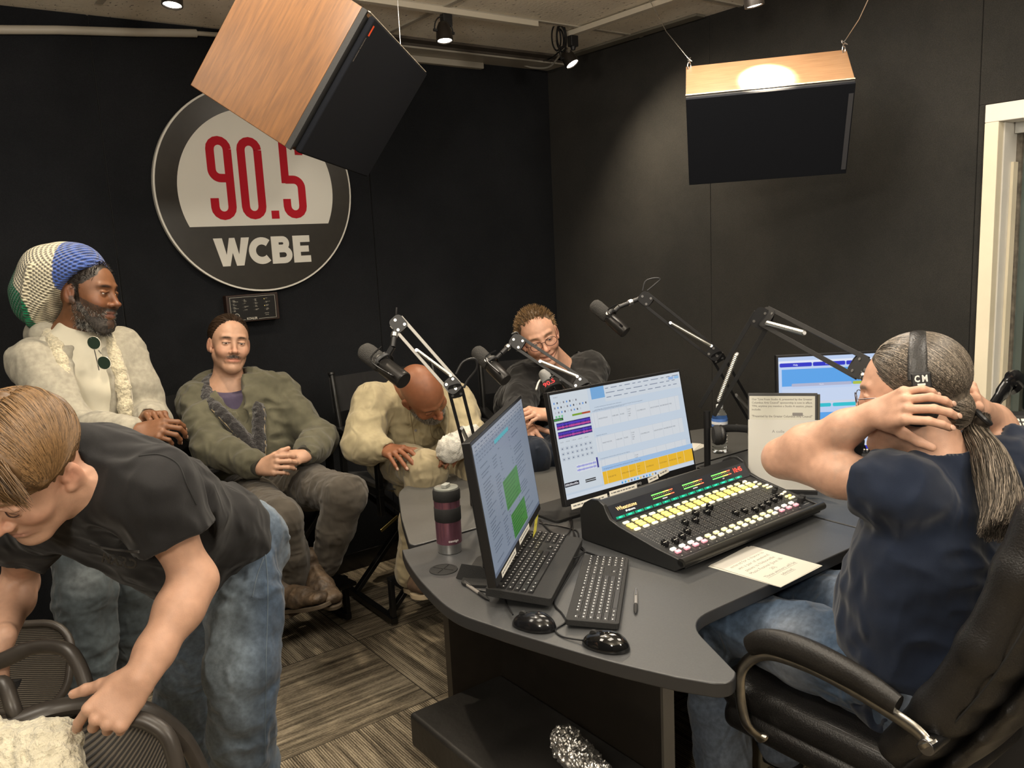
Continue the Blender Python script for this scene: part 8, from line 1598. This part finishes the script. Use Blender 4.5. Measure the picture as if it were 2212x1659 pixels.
    def jp(V): w = np.clip(noise(V * [1, 1, .35], 6, 2) * .8 + .45, 0, 1) ** 1.5; return (np.array([.045, .068, .105])[None] * (1 - w)[:, None] + np.array([.17, .205, .235])[None] * w[:, None]) * (1 + .2 * noise(V * [1, 1, .25], 60))[:, None]
    jn_ = implicit(g, 'jeans', cloth('washed_blue_denim', (.1, .1, .1), .55, 9, attr=True, mott=.22, mscale=90), PR, [(lo, hi, .0058)], paint=jp)
    for a in (aL, aR): he = np.array([a[0], a[1], .012]) + [.03, .05, 0]; g = F(); d = np.array([-.55, -.8, 0]); shoe(g, he, he + d * .28); lo, hi = bb(he, he + d * .28, m=.09); implicit(g, 'shoe', M_BLACKM, PR, [(lo, hi, .008)])
    decal_text(sh_, PR, 'NXRD', (258, 1212), 38, 22, .22, plain('shirt_print', (.055, .052, .048), .7)); decal_line(sh_, PR, [(195, 1176), (240, 1186), (300, 1192)], 'print_bar', plain('shirt_print_b', (.05, .047, .044), .7), .003)
    decal_line(jn_, PR, [(572, 1190), (578, 1250), (578, 1330), (575, 1420), (574, 1520), (572, 1640)], 'side_seam', plain('seam_thread', (.09, .12, .15), .8)); decal_line(jn_, PR, [(570, 1205), (555, 1245), (545, 1290)], 'pocket_seam', plain('seam_thread_b', (.10, .13, .16), .8)); decal_line(sh_, PR, [(300, 985), (345, 982), (385, 1003), (405, 1050), (424, 1090)], 'sleeve_seam', plain('seam_black', (.008, .008, .008), .8))
man_bend()
fl_ = [PD(-60, 1560, 1.56), PD(0, 1575, 1.53), PD(40, 1600, 1.52), PD(90, 1585, 1.53), PD(135, 1575, 1.55)]
g = F()
for k in range(6):
    for j, (px_, py_) in enumerate(((-60, 1590), (-10, 1608), (35, 1628), (80, 1612), (118, 1603))): g.ell(PD(px_, py_ + 42 * k, 1.53 - .02 * k), (.045, .045, .038), k=.03)
g.disp(lambda P: .006 * noise(P, 75) + .0035 * noise(P, 170, 3)); lo, hi = bb(PD(-60, 1560, 1.53), PD(135, 1850, 1.40), m=.09)
msh = plain('sherpa_cream', (.72, .66, .50), 1.0, nscale=60, namt=.12, bump=1.0, bscale=120, sheen=.4, spec=.1); tag(implicit(g, 'fleece_jacket', msh, None, [(lo, hi, .0042)]), 'cream sherpa fleece draped over the nearest mesh chair at the lower left corner', 'jacket')
# ----------------------------------------------------------------- host with headphones
def man_host():
    PR = person('person with long grey-brown ponytail and navy t-shirt seen from behind, hands on the headphones', (1.9, .98, 0))
    fb = np.array([-.22, .975, 0]); fb /= np.linalg.norm(fb); rt = np.cross(fb, [0, 0, 1.])
    f = F(); ho = PD(1962, 852, 1.96); h = HF(f, ho, cdir(-.86, -.08, -.45), cdir(-.10, 1, .04), 1.10); build_head(h, jaw=1.05, nose=1.1)
    neck = h.p((0, -.045, -.165)); pelvis = np.array([1.88, .95, .60]); chest = mid(pelvis, neck, .6) - fb * .0
    f.cone(h.p((0, -.028, -.06)), neck, .062, .072, k=.03); f.slab(pelvis, chest, .16, .17, fb, .11, k=.05); f.slab(chest, neck - [0, 0, .06], .16, .12, fb, .09, k=.05)
    shL, shR = PD(1952, 1062, 1.85), PD(2175, 1010, 2.12); elL = PL(1690, 990, shL, .32, False); wrL = PL(1893, 893, elL, .285, True); elR = PD(2155, 925, 2.30); wrR = PD(2112, 882, 2.12)
    f.chain([shL, mid(shL, elL, .5), elL], [.050, .052, .044], k=.03); f.chain([elL, mid(elL, wrL, .28), mid(elL, wrL, .7), wrL], [.045, .050, .038, .030], k=.03); f.chain([shR, mid(shR, elR, .5), elR], [.058, .052, .046], k=.03); f.chain([elR, mid(elR, wrR, .3), wrR], [.046, .046, .030], k=.03)
    cupL = h.p((-.088, -.012, -.006)); kd = PD(1985, 868, 1.78)
    t1 = hand(f, wrL, kd - wrL, cdir(-.15, .35, .92), 1, ((.40, .85, .4), (.45, .85, .45), (.45, .90, .45), (.50, .95, .45)), (.40, .1, .1), 1.06, .10, thumb_in=.45)
    t2 = hand(f, wrR, PD(2098, 838, 2.02) - wrR, cdir(.75, .3, .5), -1, ((.5, .7, .4), (.5, .7, .4), (.55, .7, .4), (.6, .7, .4)), (.4, .2, .1), 1.0, .10)
    hipL, hipR = pelvis - rt * .09, pelvis + rt * .09; kL, kR = np.array([1.74, 1.44, .60]), np.array([2.05, 1.46, .60]); aL, aR = np.array([1.72, 1.40, .11]), np.array([2.02, 1.42, .11])
    for a, b, c in ((hipL, kL, aL), (hipR, kR, aR)): limb(f, [a, b, c], [.08, .055, .035])
    lo, hi = bb(shL, elL, wrL, elR, wrR, m=.09); hc = mid(wrL, kd, 1.1); hc2 = PD(2095, 840, 2.0)
    implicit(f, 'body', M_SKIN, PR, [(hc - .10, hc + .10, .0023), (hc2 - .08, hc2 + .08, .003), (ho - .17, ho + .17, .0028), (lo, hi, .0052), (np.array([1.3, .5, .05]), np.array([2.5, 1.7, 1.5]), .014)],
             paint=skin_paint(h, (.56, .325, .225), brow=(.12, .08, .05), stub=lambda x, y, z: .25 * ((z < -.05) & (y > -.03)), stub_col=(.35, .28, .23), freckle=.10, lips=(.42, .2, .16)))
    nails(t1, 'fingernail', M_NAIL, PR); nails(t2, 'fingernail', M_NAIL, PR); eyes(h, PR)
    # hair pulled back into a ponytail
    g = F(); hh = HF(g, ho, h.y, h.z, h.s); hh.ell((0, -.024, .042), (.083, .100, .088), k=.01); hh.ell((0, -.080, -.035), (.042, .036, .040), k=.03); hh.ell((0, .085, .012), (.064, .066, .070), k=.008, op='s')
    for s in (-1, 1): hh.ell((s * .083, .034, -.040), (.03, .050, .050), k=.008, op='s')
    hh.ell((0, .02, -.115), (.2, .11, .06), k=.008, op='s'); hp = lambda V: np.clip(np.array([.105, .085, .066]) * (1 + .8 * noise(hh.loc(V) * [80, 16, 50], 3))[:, None], 0, 1); implicit(g, 'hair', hairmat('hair_greying', .42), PR, [(ho - .19, ho + .17, .003)], paint=hp)
    tie = h.p((0, -.135, -.058)); gc = lambda r, p: np.array([.15, .124, .097]) * r.choice([.25, .5, .9, 1.4, 2.2], p=[.25, .25, .2, .2, .1])
    tl = h.loc(tie[None])[0]
    shell_strands('hair_strands', hairmat('hair_grey_strands', .36), PR, h, skull_root(lambda x, y, z: (y < .055 and z > -.085) and not (z < .03 and y > -.0 and abs(x) > .04), .004), 6500, lambda p, n: np.cross(np.cross(n, tl - p), n), .13, .0008, gc, shell=(np.array([0, -.024, .042]), np.array([.0845, .1015, .0895])), jit=.05, steps=9)
    cb_ = np.array([0, -.082, -.036]); rb_ = np.array([.047, .041, .045])
    def rbun(r): v = r.normal(size=3); v[1] = -abs(v[1]); v /= np.linalg.norm(v); return cb_ + v * rb_, v
    shell_strands('nape_hair', hairmat('hair_nape', .36), PR, h, rbun, 1500, lambda p, n: np.cross(np.cross(n, tl - p), n), .06, .0008, gc, shell=(cb_, rb_), jit=.05, steps=6)
    MB().tube([tie + (h.x * math.cos(a) + h.z * .6 * math.sin(a) + h.y * .5 * math.sin(a)) * .024 for a in np.linspace(0, 2 * PI, 19)[:-1]], .006, 8, closed=True).build('hair_tie', M_BLACK, PR, smooth=True)
    path = spline([tie, PD(2108, 935, 1.93), PD(2135, 985, 1.86), PD(2155, 1045, 1.80), PD(2165, 1105, 1.76), PD(2158, 1150, 1.74)], 5); n = len(path); rng = np.random.default_rng(4); m = MB(); x, y, z = frame(path[-1] - path[0])
    wd = [.018 + .040 * math.sin(min(1, j / (n - 1) * 1.25) * PI * .62) for j in range(n)]
    for i in range(3400):
        a = rng.uniform(0, 2 * PI); r = math.sqrt(rng.uniform(.1, 1)); k0 = rng.integers(0, 4); k1 = n - rng.integers(0, 5); ph = rng.uniform(0, 6); wv = rng.uniform(.001, .004)
        pts = [path[j] + (x * math.cos(a) + y * math.sin(a) * .7) * r * wd[j] + x * wv * math.sin(ph + j * .9) + y * wv * math.cos(ph + j * .7) for j in range(k0, k1)]
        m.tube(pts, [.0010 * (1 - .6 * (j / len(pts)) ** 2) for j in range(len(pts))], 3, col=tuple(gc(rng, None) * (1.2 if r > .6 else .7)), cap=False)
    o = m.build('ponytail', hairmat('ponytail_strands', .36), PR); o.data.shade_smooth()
    g = F(); path = path[:-6]; g.chain(path, [w_ * .62 * (1 - .5 * (i_ / n) ** 3) for i_, w_ in enumerate(wd[:-6])], k=.01); g.disp(lambda P: .004 * noise(P, 60)); implicit(g, 'ponytail_core', plain('ponytail_core', (.06, .047, .035), .7, nscale=60, namt=.5), PR, [(*bb(*path, m=.06), .005)])
    # glasses
    m = MB()
    for s in (-1, 1): m.tube([h.p((s * .034 + .025 * math.cos(a), .104 - .35 * (.034 * s + .025 * math.cos(a)) ** 2 * 8, -.004 + .019 * math.sin(a))) for a in np.linspace(0, 2 * PI, 23)[:-1]], .0010, 6, closed=True); m.tube([h.p((s * .060, .092, .002)), h.p((s * .078, .05, .004)), h.p((s * .083, -.01, .002))], .0012, 6)
    m.build('glasses', plain('wire_frame', (.12, .11, .12), .3, .8), PR, smooth=True)
    # navy t-shirt
    S = F(); S.slab(pelvis - [0, 0, .02], pelvis + [0, 0, .16], .205, .20, fb, .165, k=.06, tb=.16); S.slab(pelvis + [0, 0, .14], chest, .20, .205, fb, .155, k=.05, tb=.14); S.slab(chest, neck - [0, 0, .075], .205, .15, fb, .135, k=.05, tb=.10); S.cone(neck - [0, 0, .06], neck + [0, 0, .0], .080, .078, k=.03)
    seL = mid(shL, elL, .26); seR = mid(shR, elR, .45)
    for sh, se, el in ((shL, seL, elL), (shR, seR, elR)): S.cone(neck - [0, 0, .125], sh, .066, .068, k=.05); S.chain([sh, se], [.070, .071], k=.04); d = (el - sh) / np.linalg.norm(el - sh); S.cut(se, d, se - .11, se + .11); S.cone(se - d * .045, se + d * .3, .060, op='s', k=.004)
    S.cone(neck - [0, 0, .2], neck + [0, 0, .2], .070, op='s', k=.01); S.disp(folds(.009, 7, (.3, 0, 1), .6, 1)); S.disp(folds(.006, 15, rt, .7, 4)); lo, hi = bb(pelvis - [0, 0, .02], shL, shR, seL, seR, neck, m=.19)
    M_NV = cloth('navy_tee', (.008, .014, .031), .5, 8, mott=.08, sheen=.15); implicit(S, 't_shirt', M_NV, PR, [(lo, hi, .0058)])
    MB().tube([neck + (fb * math.cos(a) + rt * math.sin(a)) * .075 + np.array([0, 0, .002 - .012 * math.cos(a)]) for a in np.linspace(0, 2 * PI, 29)[:-1]], .008, 8, closed=True).build('neck_band', M_NV, PR, smooth=True)
    g = F(); g.slab(pelvis - [0, 0, .05], pelvis + [0, 0, .05], .185, .185, fb, .15, k=.05)
    for a, b, c in ((hipL, kL, aL), (hipR, kR, aR)): g.chain([a, mid(a, b), b], [.105, .096, .082], k=.035); g.chain([b, mid(b, c), c], [.080, .076, .072], k=.03)
    g.disp(folds(.007, 11, (0, 0, 1), .5, 2)); g.disp(folds(.006, 20, fb, .5, 8)); lo, hi = bb(pelvis, kL, kR, aL, aR, m=.13)
    jp = lambda V: (np.array([.05, .08, .13]) * (1 + .25 * noise(V, 7))[:, None] + .17 * np.clip(noise(V, 6, 2) + .35, 0, 1)[:, None] ** 1.5) * (1 + .15 * noise(V, 70))[:, None]
    implicit(g, 'jeans', cloth('host_denim', (.1, .1, .1), .5, 10, attr=True, mott=.2, mscale=90), PR, [(lo, hi, .006)], paint=jp)
    bl = pelvis + [0, 0, .045]; MB().tube([bl + fb * .158 * math.cos(a) + rt * .192 * math.sin(a) for a in np.linspace(0, 2 * PI, 40)[:-1]], .017, 8, flat=(.3, 1.1), closed=True, up=(1, 0, 0)).build('belt', plain('brown_leather_belt', (.17, .06, .025), .45, nscale=30, namt=.2), PR, smooth=True)
    for a in (aL, aR): he = np.array([a[0], a[1] - .05, .012]); g = F(); shoe(g, he, he + [0, .28, 0]); lo, hi = bb(he, he + [0, .28, 0], m=.09); implicit(g, 'shoe', M_BLACKM, PR, [(lo, hi, .008)])
    # headphones worn
    S_ = thing('headphones', 'black headphones worn by the man with the ponytail', 'headphones', tuple(h.p((0, 0, .14)))); hb = [h.p((.100 * math.cos(a), -.020 - .01 * math.sin(a), - .004 + .132 * math.sin(a))) for a in np.linspace(.30, PI - .30, 26)]
    MB().tube(hb, .0125, 12, flat=(1.6, .5), up=h.y).build('headband', M_LEATH, S_, smooth=True)
    for s in (-1, 1):
        a = .30; e = h.p((s * .104 * math.cos(a), -.030, - .004 + .132 * math.sin(a))); q = h.p((s * .098, -.022, -.008)); MB().cbox(e + (q - e) * .0, (.016, .040, .036), np.stack([h.x, h.y, h.z], 1)).build('yoke_block', M_BLACK, S_, bevel=.004)
        for d in (-1, 1): MB().tube([e + h.y * d * .008, mid(e, q, .5) + h.y * d * .016 + h.x * s * .004, q + h.y * d * .020 + h.z * .02], .0022, 6).build('slider_wire', M_STEEL, S_, smooth=True)
        x, y, z = h.x * s, h.y, h.z; MB().lathe([(.018, .030), (.036, .026), (.041, .016), (.042, .004), (.040, .0)], h.p((s * .086, -.020, -.018)), x, 32).build('ear_cup', M_BLACKM, S_, smooth=True); c = h.p((s * .084, -.020, -.018)); MB().tube([c + y * .032 * math.cos(t) + z * .036 * math.sin(t) for t in np.linspace(0, 2 * PI, 29)[:-1]], .012, 10, closed=True).build('ear_pad', M_LEATH, S_, smooth=True)
        if s < 0: cv = Canvas(); cv.T = M4(e - h.x * .0085, -h.y, h.z, -h.x); cv.text(0, -.002, 'C M', .014, (.75, .75, .72), .04, 'c', .026); cv.rect(-.008, -.010, .016, .004, (.75, .75, .72)); cv.build('side_mark', attr_mat('headphone_art', .4), S_)
man_host()
